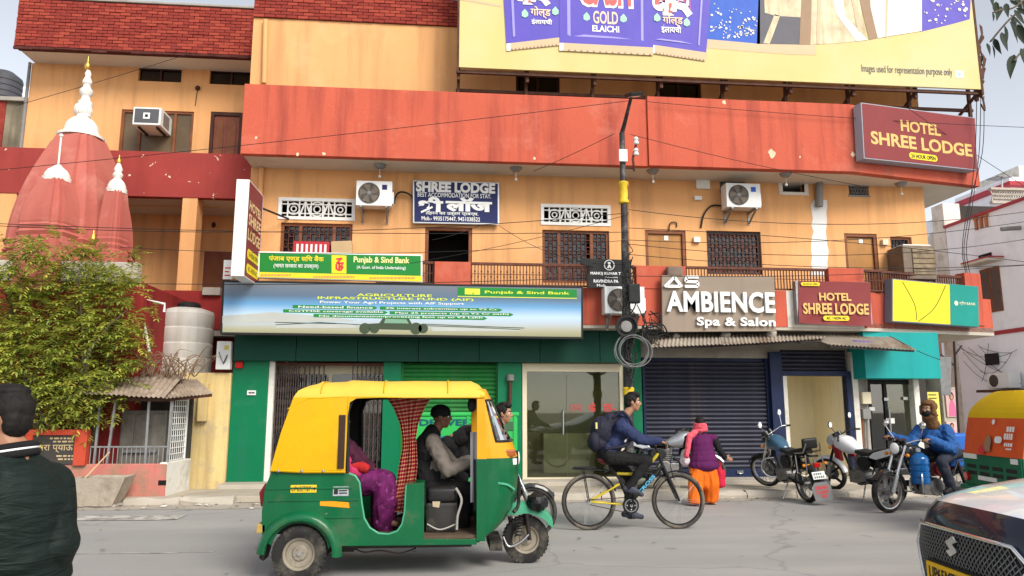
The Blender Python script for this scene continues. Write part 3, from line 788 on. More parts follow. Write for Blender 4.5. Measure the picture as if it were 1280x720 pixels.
# blue pilaster, open room, small rolled shutter
b=B(); b.box(gx(965),gx(980),YG-.04,YG+.25,FL,F(970,440,YG).z); b.box(gx(1060),gx(1066),YG-.04,YG+.1,FL,F(1062,467,YG).z); b.box(gx(980),gx(1066),YG-.035,YG+.09,F(1020,470,YG).z,F(1020,464,YG).z); b.obj('pilaster',M_['navy_blue'],hotel,bevel=.006)
b=B(); b.box(gx(980)+.002,gx(985),YG-.05,YG+.25,FL,F(980,470,YG).z); b.obj('door_jamb',M_['lime_white'],hotel,bevel=.006); b=B(); b.box(gx(1067),gx(1074),YG-.05,YG+.25,FL,F(1070,440,YG).z); b.obj('door_jamb',M_['lime_white'],hotel,bevel=.006)
a,c,zt=gx(985),gx(1060),F(1020,468,YG).z; dz=YG+1.9
b=B(); b.quad((a,YG+.12,FL+.004),(a,dz,FL+.004),(a,dz,zt+.2),(a,YG+.12,zt+.2)); b.quad((c-.02,YG+.1,FL+.004),(c-.02,YG+.1,zt+.2),(c+.25,dz,zt+.2),(c+.25,dz,FL+.004)); b.quad((a,dz,FL+.004),(c+.25,dz,FL+.004),(c+.25,dz,zt+.2),(a,dz,zt+.2)); b.quad((a,YG+.12,zt+.2),(c,YG+.12,zt+.2),(c+.25,dz,zt+.2),(a,dz,zt+.2))
b.quad((a,YG+.1,FL+.004),(c,YG+.1,FL+.004),(c+.25,dz,FL+.004),(a,dz,FL+.004))
b.obj('open_room',M_['cream_wall'],hotel,fix=False)
b=B()
for k in range(5):
    z=F(1020,464,YG).z+.01+k*.085; b.cyl((gx(981),YG+.07,z+.04),(gx(1063),YG+.07,z+.04),.045,n=10)
b.obj('rolled_shutter',M_['navy_shutter'],hotel,smooth=40)
# dark service strip with meters and conduits
b=B(); b.box(gx(1074)+.002,gx(1088),YG+.05,YG+.3,FL,ZT-.003); strip=b.obj('wall',M_['concrete'],hotel)
x0,x1,z0,z1=rect(1069,490,1080,505,YG); b=B(); b.box(x0+.1,x1+.1,YG-.1,YG+.05,z0,z1); b.obj('meter_box',M_['cream'],hotel,bevel=.015)
x0,x1,z0,z1=rect(1071,511,1081,524,YG); b=B(); b.box(x0+.1,x1+.1,YG-.06,YG+.05,z0,z1); b.obj('switch_box',M_['pipe_grey'],hotel,bevel=.015)
for px,py0,py1 in ((1078,524,590),(1083,470,590)): b=B(); b.tube(spline([F(px,py0,YG-.01),F(px+1,(py0+py1)/2,YG-.01),F(px+3,py1,YG-.01)],5),.02,6); b.obj('conduit',M_['wood_brown'] if px < 1080 else M_['pipe_grey'],hotel,smooth=50)
# right-hand shop: teal fascia box over black framed glass doors
x0,x1=F(1081,450,14.1).x,F(1175,450,14.1).x; z0,z1=F(1120,473,14.1).z,SLB-.005
b=B(); b.box(x0,x1,14.1,YG+.1,z0,z1); b.obj('fascia_box',M_['teal_panel'],hotel,bevel=.006)
ya=YG+.25; zz=z0+.05
b=B()
for p0,p1 in ((1088,1091),(1107,1111),(1144,1148)): b.box(gx(p0,520,ya),gx(p1,520,ya),ya,ya+.08,FL,zz)
b.box(gx(1091,520,ya),gx(1144,520,ya),ya+.002,ya+.078,zz-.14,zz); b.box(gx(1091,520,ya),gx(1144,520,ya),ya+.002,ya+.078,FL,FL+.09)
gd=b.obj('glass_door',M_['black_matte'],hotel,bevel=.004)
for p0,p1 in ((1091,1107),(1111,1144)): b=B(); b.box(gx(p0,520,ya),gx(p1,520,ya),ya+.035,ya+.045,FL+.09,zz-.14); b.obj('pane',M_['dark_glass'] if p0 < 1100 else M_['shop_glass'],gd)
b=B(); p=F(1112,520,ya-.05); b.cyl((p.x,p.y,.9),(p.x,p.y,1.5),.018,n=8); b.obj('handle',M_['steel'],gd,smooth=40)
for q in ((1108,499,.05),(1090,511,.06),(1132,498,.05),(1113,526,.09)): p=F(q[0],q[1],ya-.004); b=B(); b.box(p.x-q[2],p.x+q[2],p.y-.004,p.y,p.z-q[2]*.6,p.z+q[2]*.6); b.obj('sticker',M_['white_paint'],gd)
b=B(); b.box(gx(1088),gx(1150),YG+2.2,YG+2.3,FL,ZT-.01); b.obj('back_wall',M_['room_beige'],hotel)
b=B(); b.box(gx(1149),gx(1156),YG+.1,YG+.5,FL,ZT-.003); b.obj('pillar',M_['lime_white'],hotel,bevel=.006)
b=B(); b.box(gx(1156)+.002,gx(1172),YG+.3,YG+.6,0.02,ZT-.003); b.obj('wall',M_['concrete'],hotel)
# flue pipe on the green pillar
b=B(); pts=spline([F(632,512,YG-.09),F(636,507,YG-.09),F(637.5,498,YG-.09),F(638,475,YG-.09)],5); b.tube(pts,.035,10); o=b.obj('flue_pipe',M_['rust_steel'],hotel,smooth=50)
b=B(); p=F(638,473,YG-.09); b.lathe([(.06,-.05),(.075,-.04),(.075,.06),(.05,.08),(0,.085)],p,14); b.obj('flue_cap',M_['pipe_grey'],o,smooth=40)
# ================================================================== THE GROUND
b=B(); b.quad((-1500,-300,-.012),(1500,-300,-.012),(1500,2500,-.012),(-1500,2500,-.012)); struct(b.obj('ground',M_['dust']))
KY=12.72
b=B(); b.quad((-120,-40,0),(120,-40,0),(120,KY+.1,0),(-120,KY+.1,0)); b.quad((11.9,KY+.1,0),(17.5,KY+.1,0),(26,60,0),(19,60,0)); struct(b.obj('road',M_['asphalt_road'],fix=False))
def ragged(name,m,x0,x1,y0,y1,z,amp,step=.35,seed=1,amp2=None):
    random.seed(seed); n=int((x1-x0)/step); bb=B(); amp2=amp if amp2 is None else amp2
    A=[(x0+i*step,y0+random.uniform(-amp,amp),z) for i in range(n+1)]; C=[(x0+i*step,y1+random.uniform(-amp2,amp2),z) for i in range(n+1)]
    bb.add(A+C,[(i,i+1,n+2+i,n+1+i) for i in range(n)]); return struct(bb.obj(name,m,fix=False))
ragged('dust_verge',M_['dust'],-22,-2.5,12.15,KY+.1,.004,.07,.3,2)
ragged('dust_verge',M_['dust'],-2.5,12,12.42,KY+.1,.004,.07,.3,3)
pm('worn_paint',(.52,.49,.44),.9,var=.1,vs=3,stain=(.22,.205,.19),sa=.9,ss=5,sth=.42)
ya,yb=G(150,651).y,G(150,645).y
ragged('road_marking',M_['worn_paint'],-14,-3.3,ya,yb,.008,.03,.4,4)
y2=G(150,692).y; ragged('road_marking',M_['worn_paint'],-4.2,-2.35,y2-.03,y2+.02,.004,.03,.2,5)
y2=G(150,668).y; ragged('road_marking',M_['worn_paint'],-5.6,-4.6,y2-.01,y2+.03,.004,.02,.2,6)
# raised pavement with a kerb of single stones
b=B(); b.box(-5.05,11.4,KY+.2,14.06,0,.105); b.box(-22,-5.055,KY+.2,14.5,0,.06); pave=struct(b.obj('pavement',M_['paving'],bevel=.01))
kerb=struct(link('kerb',None,None,Matrix.Translation((0,KY+.1,0))))
random.seed(11)
x=-5.0
while x < 11.3:
    L=random.uniform(.75,1.05)
    if not (-3.9 < x <-3.2):
        k=B(); yj=random.uniform(-.045,.045); n=6; prof=[(-.1,0),(-.1,.07),(-.07,.115),(-.02,.125),(.08,.12),(.1,.0)]
        rings=[]
        for i in range(4):
            xx=x+.008+(L-.016)*i/3
            rings.append([(xx,KY+.1+yj+p+random.uniform(-.02,.02),max(0,z+random.uniform(-.035,.01) if z > 0 else 0)) for p,z in prof])
        k.loft(rings); k.obj('kerb_stone',M_['concrete_pale'],kerb,smooth=35)
    x+=L
# broken rubble along the left edge
random.seed(5)
rub=B()
for i in range(150):
    px=random.choice((random.uniform(105,300),random.uniform(150,240),random.uniform(640,760)))
    p=G(px,628 if px < 400 else 618); r=random.uniform(.015,.07)
    n0=len(rub.v); rub.sphere((0,0,0),(r*1.5,r,r*.6),6,4)
    for q in range(n0,len(rub.v)): rub.v[q] *= random.uniform(.75,1.2)
    rub.xf(Matrix.Translation((p.x,p.y+random.uniform(-.12,.15),.02)) @ Matrix.Rotation(random.uniform(0,6),4,'Z'),n0)
tag(rub.obj('rubble',M_['concrete'],kind='stuff'),'small broken stones and dirt along the edge of the road','rubble')

# litter, fallen leaves and small patches on the road
random.seed(77); lit=B()
for i in range(420):
    x=random.uniform(-9,9); y=KY-abs(random.gauss(0,.35)) if i < 330 else random.uniform(6.5,12); s_=random.uniform(.008,.028); a=random.uniform(0,6.3); z=.012+random.uniform(0,.01)
    lit.quad(*[(x+s_*math.cos(a+k*1.57)*(1.5 if k % 2 else .7),y+s_*math.sin(a+k*1.57),z+random.uniform(0,.008)) for k in range(4)])
lit.m=1
for i in range(46):
    x=random.uniform(-8,9); y=KY-abs(random.gauss(0,.3)); s_=random.uniform(.015,.05); a=random.uniform(0,6.3)
    lit.quad(*[(x+s_*math.cos(a+k*1.57)*1.3,y+s_*math.sin(a+k*1.57),.014+random.uniform(0,.02)) for k in range(4)])
tag(lit.obj('litter',[pm('dry_leaf',(.16,.11,.06),.9,var=.4),pm('paper_scrap',(.62,.58,.52),.9,var=.2)],fix=False,kind='stuff'),'dry leaves and paper scraps along the kerb','litter')
# ================================================================== WING BEHIND THE TEMPLE
YV,YU,YN=16.0,16.8,17.6
wing=thing('wing_building','older orange house with red brick parapet behind the red temple tower','building',(-7,18,0))
WXR=XL+.3
BT=F(22,0,YV).z+.05; BBt=(F(19,60,YV).z+F(315,69,YV).z)/2
x0=F(20,40,YV).x
b=B(); b.box(x0,WXR,YV,YV+.2,BBt,BT); par2=b.obj('parapet',M_['mortar_dark'],wing)
brick_face(par2,x0,F(318,40,YV).x,BBt+.01,BT,YV-.012,(M_['brick_red'],M_['brick_red_pale']),300)
b=B(); b.box(x0-.03,WXR,YV-.05,YV+.22,BT,BT+.05); b.obj('coping',M_['concrete'],par2,bevel=.01)
b=B()
x=x0
while x < XL-.1:
    w=random.uniform(.2,.5); b.box(x,x+w,YV-random.uniform(.02,.05),YV,BBt-random.uniform(.03,.07),BBt-.002); x+=w+.004
b.obj('drip_edge',M_['mortar_dark'],wing)
b=B(); b.box(x0+.02,WXR,YV+.02,YU+2,BBt+.01,BBt+.15); b.obj('roof_slab',M_['soffit_plaster'],wing)
ux0=F(40,82,YU).x; MB1=F(150,188,YV).z; MB0=(F(160,245,YV).z)
wA=rect(150,138,241,190,YU); dA=rect(262,140,302,192,YU); vA=rect(173,84,227,102,YU); vB=rect(262,87,315,106,YU)
b=B(); holed_wall(b,ux0,WXR,MB0,BBt+.01,YU,[wA,(dA[0],dA[1],MB0+.2,dA[3]),vA,vB],.12)
b.quad((ux0,YU,MB0),(ux0,YU,BBt),(ux0,21,BBt),(ux0,21,MB0)); b.obj('wall',M_['orange_plaster'],wing,fix=False)
b=B(); b.cyl((ux0-.03,YU-.03,MB0),(ux0-.03,YU-.03,BBt),.035,n=8); b.obj('drain_pipe',M_['pipe_grey'],wing,smooth=50)
pm('tinted_pane',(.12,.085,.05),.25,var=.2,vs=2)
f=B(); x0_,x1_,z0_,z1_=wA; t=.06
for x in (x0_,x0_+(x1_-x0_)*.24,x0_+(x1_-x0_)*.72,x1_-t): f.box(x,x+t,YU+.02,YU+.1,z0_,z1_)
f.box(x0_,x1_,YU+.024,YU+.096,z1_-t,z1_); win=f.obj('window',M_['wood_brown'],wing,bevel=.006)
for a,c in ((x0_+t,x0_+(x1_-x0_)*.24),(x0_+(x1_-x0_)*.24+t,x0_+(x1_-x0_)*.72),(x0_+(x1_-x0_)*.72+t,x1_-t)):
    q=B(); q.box(a,c,YU+.06,YU+.07,z0_,z1_-t); q.obj('pane',M_['tinted_pane'],win)
f=B(); x0_,x1_,z0_,z1_=dA; f.box(x0_,x0_+.07,YU+.01,YU+.1,z0_,z1_); f.box(x1_-.07,x1_,YU+.01,YU+.1,z0_,z1_); f.box(x0_+.07,x1_-.07,YU+.01,YU+.1,z1_-.08,z1_)
dr=f.obj('door',M_['wood_dark'],wing,bevel=.006)
pm('door_red',(.20,.06,.035),.45,var=.2,vs=4)
for k in (0,1):
    a=x0_+.075+k*(x1_-x0_-.15)/2; c=a+(x1_-x0_-.15)/2-.006
    q=B(); q.box(a,c,YU+.05,YU+.09,z0_,z1_-.085); lf=q.obj('door_leaf',M_['door_red'],dr)
    q=B(); pl=[(a+.06,z0_),(c-.06,z0_),(c-.06,z1_-.3)]+[((a+c)/2+math.cos(t_)*(c-a-.12)/2,z1_-.3+math.sin(t_)*.12) for t_ in (math.pi*i/6 for i in range(1,6))]+[(a+.06,z1_-.3)]
    q.prism(pl,front(YU+.05),0,.018); q.obj('panel',M_['wood_brown'],lf)
for v in (vA,vB):
    q=B(); q.box(v[0],v[1],YU+.1,YU+.12,v[2],v[3]); w_=q.obj('window',M_['window_glass'],wing)
    q=B(); q.box(v[0],v[1],YU+.04,YU+.09,v[3]-.04,v[3]); q.box((v[0]+v[1])/2-.02,(v[0]+v[1])/2+.02,YU+.05,YU+.088,v[2],v[3]-.04); q.obj('frame',M_['wood_dark'],w_)
p=F(247,110,YU-.04); b=B(); b.sphere(p,(.06,.04,.06),8,6); b.cyl(p,F(244,132,YU-.02),.008,n=5); b.obj('wall_lamp',M_['wood_dark'],wing,smooth=50)
# chipped red balcony band and open gallery below
lx=F(-120,200,YV).x
b=B(); b.box(lx,WXR,YV,YV+.18,MB0,MB1); b.obj('balcony_front',M_['red_plaster_chipped'],wing,bevel=.01)
b=B(); b.box(lx,WXR,YV+.02,YN+.1,MB0+.02,MB0+.18); b.obj('balcony_slab',M_['soffit_plaster'],wing)
LB=F(225,363,YV).z
b=B(); b.box(lx,WXR,YN,YN+.2,2.0,MB0+.02); b.obj('wall',M_['orange_plaster'],wing)
for a,c in ((-18,14),(224,243)):
    b=B(); b.box(F(a,300,YV).x,F(c,300,YV).x,YV+.02,YV+.42,LB,MB0+.02); b.obj('column',M_['orange_plaster'],wing,bevel=.01)
b=B(); b.box(lx,WXR,YV,YV+.18,LB-.82,LB); b.obj('balcony_front',M_['maroon_plaster'],wing,bevel=.01)
b=B(); b.box(lx,WXR,YV+.02,YN,LB-.95,LB-.82); b.obj('balcony_slab',M_['concrete'],wing)
b=B(); b.box(lx,WXR,YV+.5,YV+.7,0,LB-.95); b.obj('wall',M_['maroon_plaster'],wing)
dd=rect(254,315,287,375,YN-.02); b=B(); b.box(dd[0],dd[1],YN-.05,YN,LB-.8,dd[3]); o=b.obj('door',M_['door_red'],wing,bevel=.01)
b=B(); b.box(dd[0]+.08,dd[1]-.08,YN-.06,YN-.045,dd[2],dd[3]-.1); b.obj('door_leaf',M_['wood_brown'],o)
p=F(267,281,YN-.03); b=B(); b.sphere(p,(.05,.05,.07),8,6); b.box(p.x-.02,p.x+.02,p.y,YN,p.z-.02,p.z+.02); b.obj('wall_lamp',M_['wood_dark'],wing,smooth=50)
b=B(); a=rect(254,363,276,376,YV-.02); b.box(a[0],a[1],YV-.1,YV+.22,LB-.1,LB+.06); tag(b.obj('folded_mat',M_['concrete']),'grey folded mat hung over the maroon gallery wall','mat')
b=B(); a=rect(160,315,168,330,YN-.02); b.box(a[0],a[1],YN-.03,YN,a[2],a[3]); b.obj('niche',M_['void_dark'],wing)

# ================================================================== TEMPLE
tc=F(88,300,14.9); TX,TY=tc.x,14.95
def tz(py,y=14.0): return F(100,py,y).z
temple=thing('temple_tower','red curved temple tower with white ribbed crown and golden finial','temple',(TX,TY,0))
def ratha(h,n=1.0):
    """stepped cross outline of a north-Indian tower"""
    a,c,d=1.0*h,.62*h,.86*h
    q=[(d,c),(d,d*.93),(c,d),(c,a),(-c,a),(-c,d),(-d,d*.93),(-d,c),(-a,c),(-a,-c),(-d,-c),(-d,-d*.93),(-c,-d),(-c,-a),(c,-a),(c,-d),(d,-d*.93),(d,-c),(a,-c),(a,c)]
    return q[::-1]
def tower(prof,cx,cy,rot,name,parent,m):
    q=B(); rings=[]
    for h,z in prof:
        rings.append([(cx+x*math.cos(rot)-y*math.sin(rot),cy+x*math.sin(rot)+y*math.cos(rot),z) for x,y in ratha(h)])
    q.loft(rings); return q.obj(name,m,parent)
zb,zt_=2.6,tz(174,14.9)
hb=.5*(F(172,300,14.6).x-F(8,300,14.6).x)*.77; ht=.5*(F(126,174,14.9).x-F(76,174,14.9).x)
prof=[(hb*1.04,zb),(hb*1.04,tz(318)),(hb*.98,tz(312)),(hb*1.04,tz(309)),(hb*.98,tz(303)),(hb*1.03,tz(298))]
for i in range(12):
    t=i/11; z=tz(296)+(zt_-tz(296))*t; prof.append((hb+(ht-hb)*(t ** 1.75),z))
tower(prof,TX,TY,R(-12),'tower',temple,M_['temple_red'])
def crown(px,py_list,Y,name='crown',parent=temple):
    """lathe from (half-width px, y px) pairs"""
    q=B(); c0=F(px,py_list[0][1],Y); prof=[]
    for w,py in py_list: prof.append((max(.003,F(px+w,py,Y).x-F(px,py,Y).x),F(px,py,Y).z-c0.z))
    q.lathe(prof,(c0.x,Y,c0.z),24); return q.obj(name,M_['temple_white'],parent,smooth=40)
crown(101,[(28,174),(28,171),(22,168),(20,163),(19,157),(13,150),(8,148),(8,144)],TY)
q=B(); c0=F(104,138,TY)
for k in range(16):
    a=2*math.pi*k/16; q.sphere((c0.x+.12*math.cos(a),TY+.12*math.sin(a),c0.z),(.05,.05,.11),8,6)
q.sphere(c0,(.13,.13,.1),12,8); q.obj('ribbed_ring',M_['temple_white'],temple,smooth=50)
crown(105,[(8,146),(9,128),(6,126),(5,121),(8,117),(8,113),(5,110),(4,107),(6,104),(5,100),(3,96),(4,92),(2,88)],TY,'finial_stem')
q=B(); c0=F(109,88,TY); q.lathe([(.02,0),(.05,.05),(.06,.10),(.035,.16),(.018,.2),(.006,.3)],(c0.x,TY,c0.z),12)
q.obj('golden_finial',M_['gold'],temple,smooth=50)
def turret(pxc,pyt,pyb,wt,wb,Y,rod):
    h1=F(pxc+wb,pyb,Y).x-F(pxc,pyb,Y).x; h0=F(pxc+wt,pyt,Y).x-F(pxc,pyt,Y).x
    zt,zbb=F(pxc,pyt,Y).z,F(pxc,pyb,Y).z; c=F(pxc,(pyt+pyb)/2,Y)
    pr=[(h1*1.06,zbb-1.3),(h1*1.06,zbb-.30),(h1*.97,zbb-.27),(h1*1.05,zbb-.2),(h1*.97,zbb-.15),(h1*1.04,zbb-.08),(h1*.98,zbb-.04)]
    for i in range(9): t=i/8; pr.append((h1+(h0-h1)*t ** 1.9,zbb+(zt-zbb)*t))
    tower(pr,c.x,Y,R(-12),'turret',temple,M_['temple_red'])
    s=h0/.25
    q=B(); q.lathe([(h0*1.12,0),(h0*1.15,.08),(h0*1.0,.1),(h0*1.02,.14),(h0*.8,.22),(h0*.35,.3),(h0*.22,.34)],(c.x,Y,zt-.03),20); q.obj('turret_cap',M_['temple_white'],temple,smooth=40)
    q=B()
    if rod: q.cyl((c.x,Y,zt+.28),(c.x,Y,zt+.85),.018,n=8); q.sphere((c.x,Y,zt+.88),.04,8,6)
    else: q.lathe([(.07,.3),(.1,.36),(.06,.42),(.08,.48),(.05,.55),(.03,.6)],(c.x,Y,zt-.03),12)
    q.obj('turret_finial',M_['temple_white'],temple,smooth=50)
    if not rod: q=B(); q.lathe([(.03,0),(.05,.05),(.02,.12),(.005,.18)],(c.x,Y,zt+.56),10); q.obj('golden_finial',M_['gold'],temple,smooth=50)
turret(68,226,282,15,32,14.05,True); turret(143,240,296,11,16,14.4,False); turret(57,215,284,8,20,15.9,False)
p=F(116,304,13.7); q=B(); q.lathe([(.035,0),(.05,.06),(.055,.1),(.02,.17),(.004,.24)],p,10); q.obj('golden_finial',M_['gold'],temple,smooth=50)
q=B(); q.box(F(-90,400,13.7).x,F(176,400,13.7).x,13.75,16,0,F(90,352,13.7).z); q.obj('plinth',M_['maroon_plaster'],temple)
q=B(); q.box(F(-90,400,13.7).x-.02,F(166,400,13.7).x,13.7,13.95,F(90,352,13.7).z,F(90,326,13.7).z); q.obj('plinth_parapet',M_['concrete_pale'],temple,bevel=.03)
# balcony lamp pipe beside the tree
b=B(); b.tube([F(187,440,13.9),F(174,372,13.9),F(206,380,13.9),F(205,390,13.9)],.025,6); tag(b.obj('water_pipe',M_['white_paint'],smooth=40),'thin bent white pipe rising beside the water tank','pipe')

# ================================================================== YELLOW WALL, TANK, KIOSK
yw=thing('yellow_wall','stained yellow plaster wall left of the green shop pillar','wall',(-4.6,14.6,0))
yl,yr=F(206,550,14.55).x,XL-.06
b=B(); b.box(yl,yr,14.5,14.8,.05,F(262,466,14.5).z); b.obj('wall',M_['yellow_wall'],yw,bevel=.015)
b=B(); b.box(F(244,550,14.4).x,F(256,550,14.4).x,14.38,14.51,F(250,527,14.4).z,F(250,478,14.4).z); b.obj('buttress',M_['yellow_wall'],yw,bevel=.02)
b=B(); b.box(yl,yr,14.81,16.4,2.1,2.2); b.obj('roof_slab',M_['concrete'],yw)
# white plastic tank
tk=thing('water_tank','dirty white ribbed plastic water tank behind the bush','water tank',(F(230,460,15.3).x,15.3,2.2))
c=F(230,455,15.3); rr=F(265,430,15.3).x-c.x; zt=F(230,391,15.3).z
b=B(); pr=[(rr*.98,2.2)]; n=4; H=zt-2.2
for k in range(n):
    z0=2.2+H*k/n; pr+=[(rr,z0+.03),(rr,z0+H/n-.04),(rr*.97,z0+H/n-.02),(rr*.97,z0+H/n)]
pr+=[(rr*.95,zt+.02),(rr*.6,zt+.08),(rr*.3,zt+.1),(0.01,zt+.1)]
pm('tank_white',(.62,.60,.55),.6,var=.08,vs=2,stain=(.36,.25,.15),sa=.7,ss=1.6,sth=.55,streak=(.40,.36,.30),ka=.5)
b.lathe(pr,(c.x,15.3,0),32); b.obj('tank_body',M_['tank_white'],tk,smooth=30)
b=B(); b.lathe([(.2,0),(.22,.02),(.22,.06),(.18,.1),(.05,.12)],(c.x+.02,15.3,zt+.1),20); b.obj('lid',M_['black_matte'],tk,smooth=40)
# electric meter box at the corner
x0,x1,z0,z1=rect(272,427,290,462,14.45); b=B(); b.box(x0,x1,14.36,14.5,z0,z1); mb=tag(b.obj('meter_box',M_['white_metal'],bevel=.01),'white electric meter box with loose wires by the green corner pillar','meter box')
b=B(); b.tube(spline([(x0+.05,14.34,z1-.2),(x0+.1,14.33,z0+.2),(x0+.16,14.33,z0+.12),(x1-.05,14.33,z1-.25),(x1-.12,14.33,z0+.1)],6),.006,5); b.obj('wire',M_['black_matte'],mb)
b=B(); b.box(x0+.14,x1-.04,14.354,14.36,z1-.16,z1-.08); b.obj('seal_plate',flat('seal_yellow',(.6,.5,.1)),mb)
b=B(); x0,x1,z0,z1=rect(294,452,303,460,14.5); b.box(x0,x1,14.5,14.57,z0,z1); tag(b.obj('alarm_box',flat('alarm_red',(.5,.01,.01)),bevel=.008),'small red alarm box at the top of the green pillar','alarm')
b=B(); x0,x1,z0,z1=rect(309,488,320,494,14.57); b.box(x0,x1,14.55,14.579,z0,z1); s_=tag(b.obj('arrow_plate',M_['white_metal'],bevel=.004),'tiny white arrow plate on the green corner pillar','sign')
b=B(); b.sheet([(x0+.02,(z0+z1)/2),(x0+.07,z1-.02),(x0+.07,z0+.02)],front(14.548)); b.box(x0+.08,x1-.02,14.545,14.549,(z0+z1)/2-.012,(z0+z1)/2+.012); b.obj('arrow',M_['black_matte'],s_)

# tea and water kiosk
KX0,KX1,KYF=F(-30,600,13.0).x,F(207,600,13.0).x,13.0
kio=thing('roadside_kiosk','old roadside kiosk with pink low wall and rusty corrugated roof','kiosk',((KX0+KX1)/2,13.7,0))
wz=F(150,580,KYF).z
b=B(); b.box(KX0,KX1,KYF,KYF+.14,0,wz); b.obj('low_wall',M_['pink_wall'],kio,bevel=.02)
e=F(238,590,14.1)
sf=Fr((KX1,KYF,0),(e.x-KX1,14.1-KYF,0),(0,0,1),(1,-.3,0)); sf.N=Vector((sf.U.y,-sf.U.x,0)); sl=math.hypot(e.x-KX1,14.1-KYF)
b=B(); b.fbox(sf,.004,sl,0,wz+.02,-.12,0); b.obj('side_wall',M_['lime_white'],kio,bevel=.02)
b=B(); b.box(F(150,600,KYF-.004).x+.6,F(150,600,KYF).x+.72,KYF-.003,KYF+.02,.28,.36); b.obj('drain_hole',M_['void_dark'],kio)
rz=F(160,494,12.75).z
# iron posts and bars
for px in (118,134,182,209):
    b=B(); p=F(px,575,KYF+.06); lean=random.uniform(-.05,.08); b.bar((p.x,KYF+.06,wz),(p.x+lean,KYF+.06,rz+.02),.035); b.obj('post',M_['grey_metal'],kio)
xa_,xb_=F(110,575,KYF).x,F(207,575,KYF).x
b=B(); n=17
for i in range(n+1): x=xa_+(xb_-xa_)*i/n; b.cyl((x,KYF+.06,wz),(x,KYF+.06,wz+.27),.008,n=5)
b.box(xa_,xb_,KYF+.045,KYF+.075,wz+.26,wz+.285); b.obj('guard_bars',M_['grey_metal'],kio)
q=B(); g0,g1=.12,sl*.78; z1_=F(225,492,13.4).z
for u in (g0,g1): q.fbox(sf,u,u+.03,wz,z1_,-.06,-.03)
for i in range(1,8): u=g0+(g1-g0)*i/8; q.fbox(sf,u,u+.01,wz,z1_,-.05,-.04)
for i in range(12): v=wz+.03+(z1_-wz-.05)*i/11; q.fbox(sf,g0,g1,v,v+.014,-.053,-.037)
q.obj('white_grille',M_['white_paint'],kio)
# corrugated sheet roof
def corrugated(name,parent,A,Bp,C,D,m,pitch=.076,amp=.012,th=.003):
    """A-B the low edge, D-C the high edge; waves run from low to high"""
    A,Bp,C,D=map(Vector,(A,Bp,C,D)); n=max(8,int((Bp-A).length/pitch*6)); nn=(Bp-A).cross(D-A).normalized()
    if nn.z < 0: nn=-nn
    q=B(); V=[]
    for s in (0,1):
        for i in range(n+1):
            t=i/n; w=nn*(amp*math.sin(2*math.pi*t*(Bp-A).length/pitch))-nn*th*s
            V+=[A.lerp(Bp,t)+w,D.lerp(C,t)+w]
    o=2*(n+1); f=[(2*i,2*i+2,2*i+3,2*i+1) for i in range(n)]+[(o+2*i,o+2*i+1,o+2*i+3,o+2*i+2) for i in range(n)]
    f+=[(2*i,o+2*i,o+2*i+2,2*i+2) for i in range(n)]
    q.add(V,f); return q.obj(name,m,parent,smooth=60)
pm('rusty_sheet',(.33,.26,.20),.85,.1,var=.3,vs=3,stain=(.45,.36,.26),sa=.7,ss=3,streak=(.14,.07,.04),ka=.6)
bz=F(160,470,13.9).z
corrugated('roof_sheet',kio,F(98,492,12.72),F(160,494,12.72),F(172,468,13.95),F(110,468,13.95),M_['rusty_sheet'])
corrugated('roof_sheet',kio,F(157,495,12.70),F(206,497,12.70),F(232,467,13.95),F(170,467,13.95),M_['rusty_sheet'])
corrugated('roof_sheet',kio,F(205,498,12.74),F(266,492,13.6),F(245,474,13.97),F(200,472,13.97),M_['rusty_sheet'])
b=B()
for p0,p1 in (((96,499),(208,500)),((207,500),(264,494))): b.bar(F(*p0,12.9 if p0[0] < 200 else 12.9),F(*p1,12.9 if p1[0] < 210 else 13.6),.05)
b.obj('roof_beam',M_['wood_dark'],kio)
# metal cupboard inside
b=B(); a=rect(149,513,206,590,13.7); b.box(a[0],a[1],13.7,13.95,.05,a[3]); cb=tag(b.obj('metal_cupboard',pm('grey_sheet',(.20,.18,.155),.6,.3,var=.25,vs=3,stain=(.10,.06,.035),sa=.7,ss=2.5,streak=(.34,.31,.26),ka=.5),bevel=.01),'battered grey metal cupboard inside the roadside kiosk','cupboard')
for k in range(3):
    q=B(); w=(a[1]-a[0])/3; q.box(a[0]+k*w+.02,a[0]+(k+1)*w-.02,13.675,13.702,.3,a[3]-.06); q.obj('door_leaf',M_['grey_sheet'],cb,bevel=.01)
q=B(); z=F(180,562,13.66).z; q.box(a[0]+.1,a[1]-.1,13.62,13.68,z-.05,z); q.obj('shelf',M_['grey_metal'],cb)
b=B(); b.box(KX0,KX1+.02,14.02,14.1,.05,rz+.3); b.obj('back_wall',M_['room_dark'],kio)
b=B(); b.box(KX0+.05,KX1-.02,KYF+.15,14.0,.06,.12); b.obj('floor_slab',M_['concrete'],kio)
# plaque on the red frame
px_=thing('drinking_water_plaque','black plaque with Hindi lettering in a red painted frame','sign',(F(70,578,KYF).x,KYF+.05,wz))
r_=rect(30,537,108,580,KYF-.05); fr_m=pm('frame_red',(.46,.06,.03),.7,var=.12,vs=2,stain=(.3,.1,.06),sa=.5,ss=2)
b=B(); t=.12; b.box(r_[1]-.19,r_[1],KYF-.06,KYF+.1,wz-.02,r_[3]); b.box(r_[0],r_[1]-.19,KYF-.055,KYF+.1,r_[3]-.09,r_[3]); b.box(r_[0],r_[0]+.12,KYF-.06,KYF+.1,wz,r_[3]-.09); b.obj('frame',fr_m,px_,bevel=.01)
b=B(); b.box(r_[0]+.12,r_[1]-.19,KYF-.02,KYF+.08,wz,r_[3]-.09); b.obj('slab',pm('slate',(.05,.045,.042),.4,var=.2,vs=3),px_)
b=B(); q=rect(58,556,91,566,KYF-.03); b.text('हमारा प्याऊ',front(KYF-.022),q[0]-.25,q[1],q[2],q[3],bold=.012)
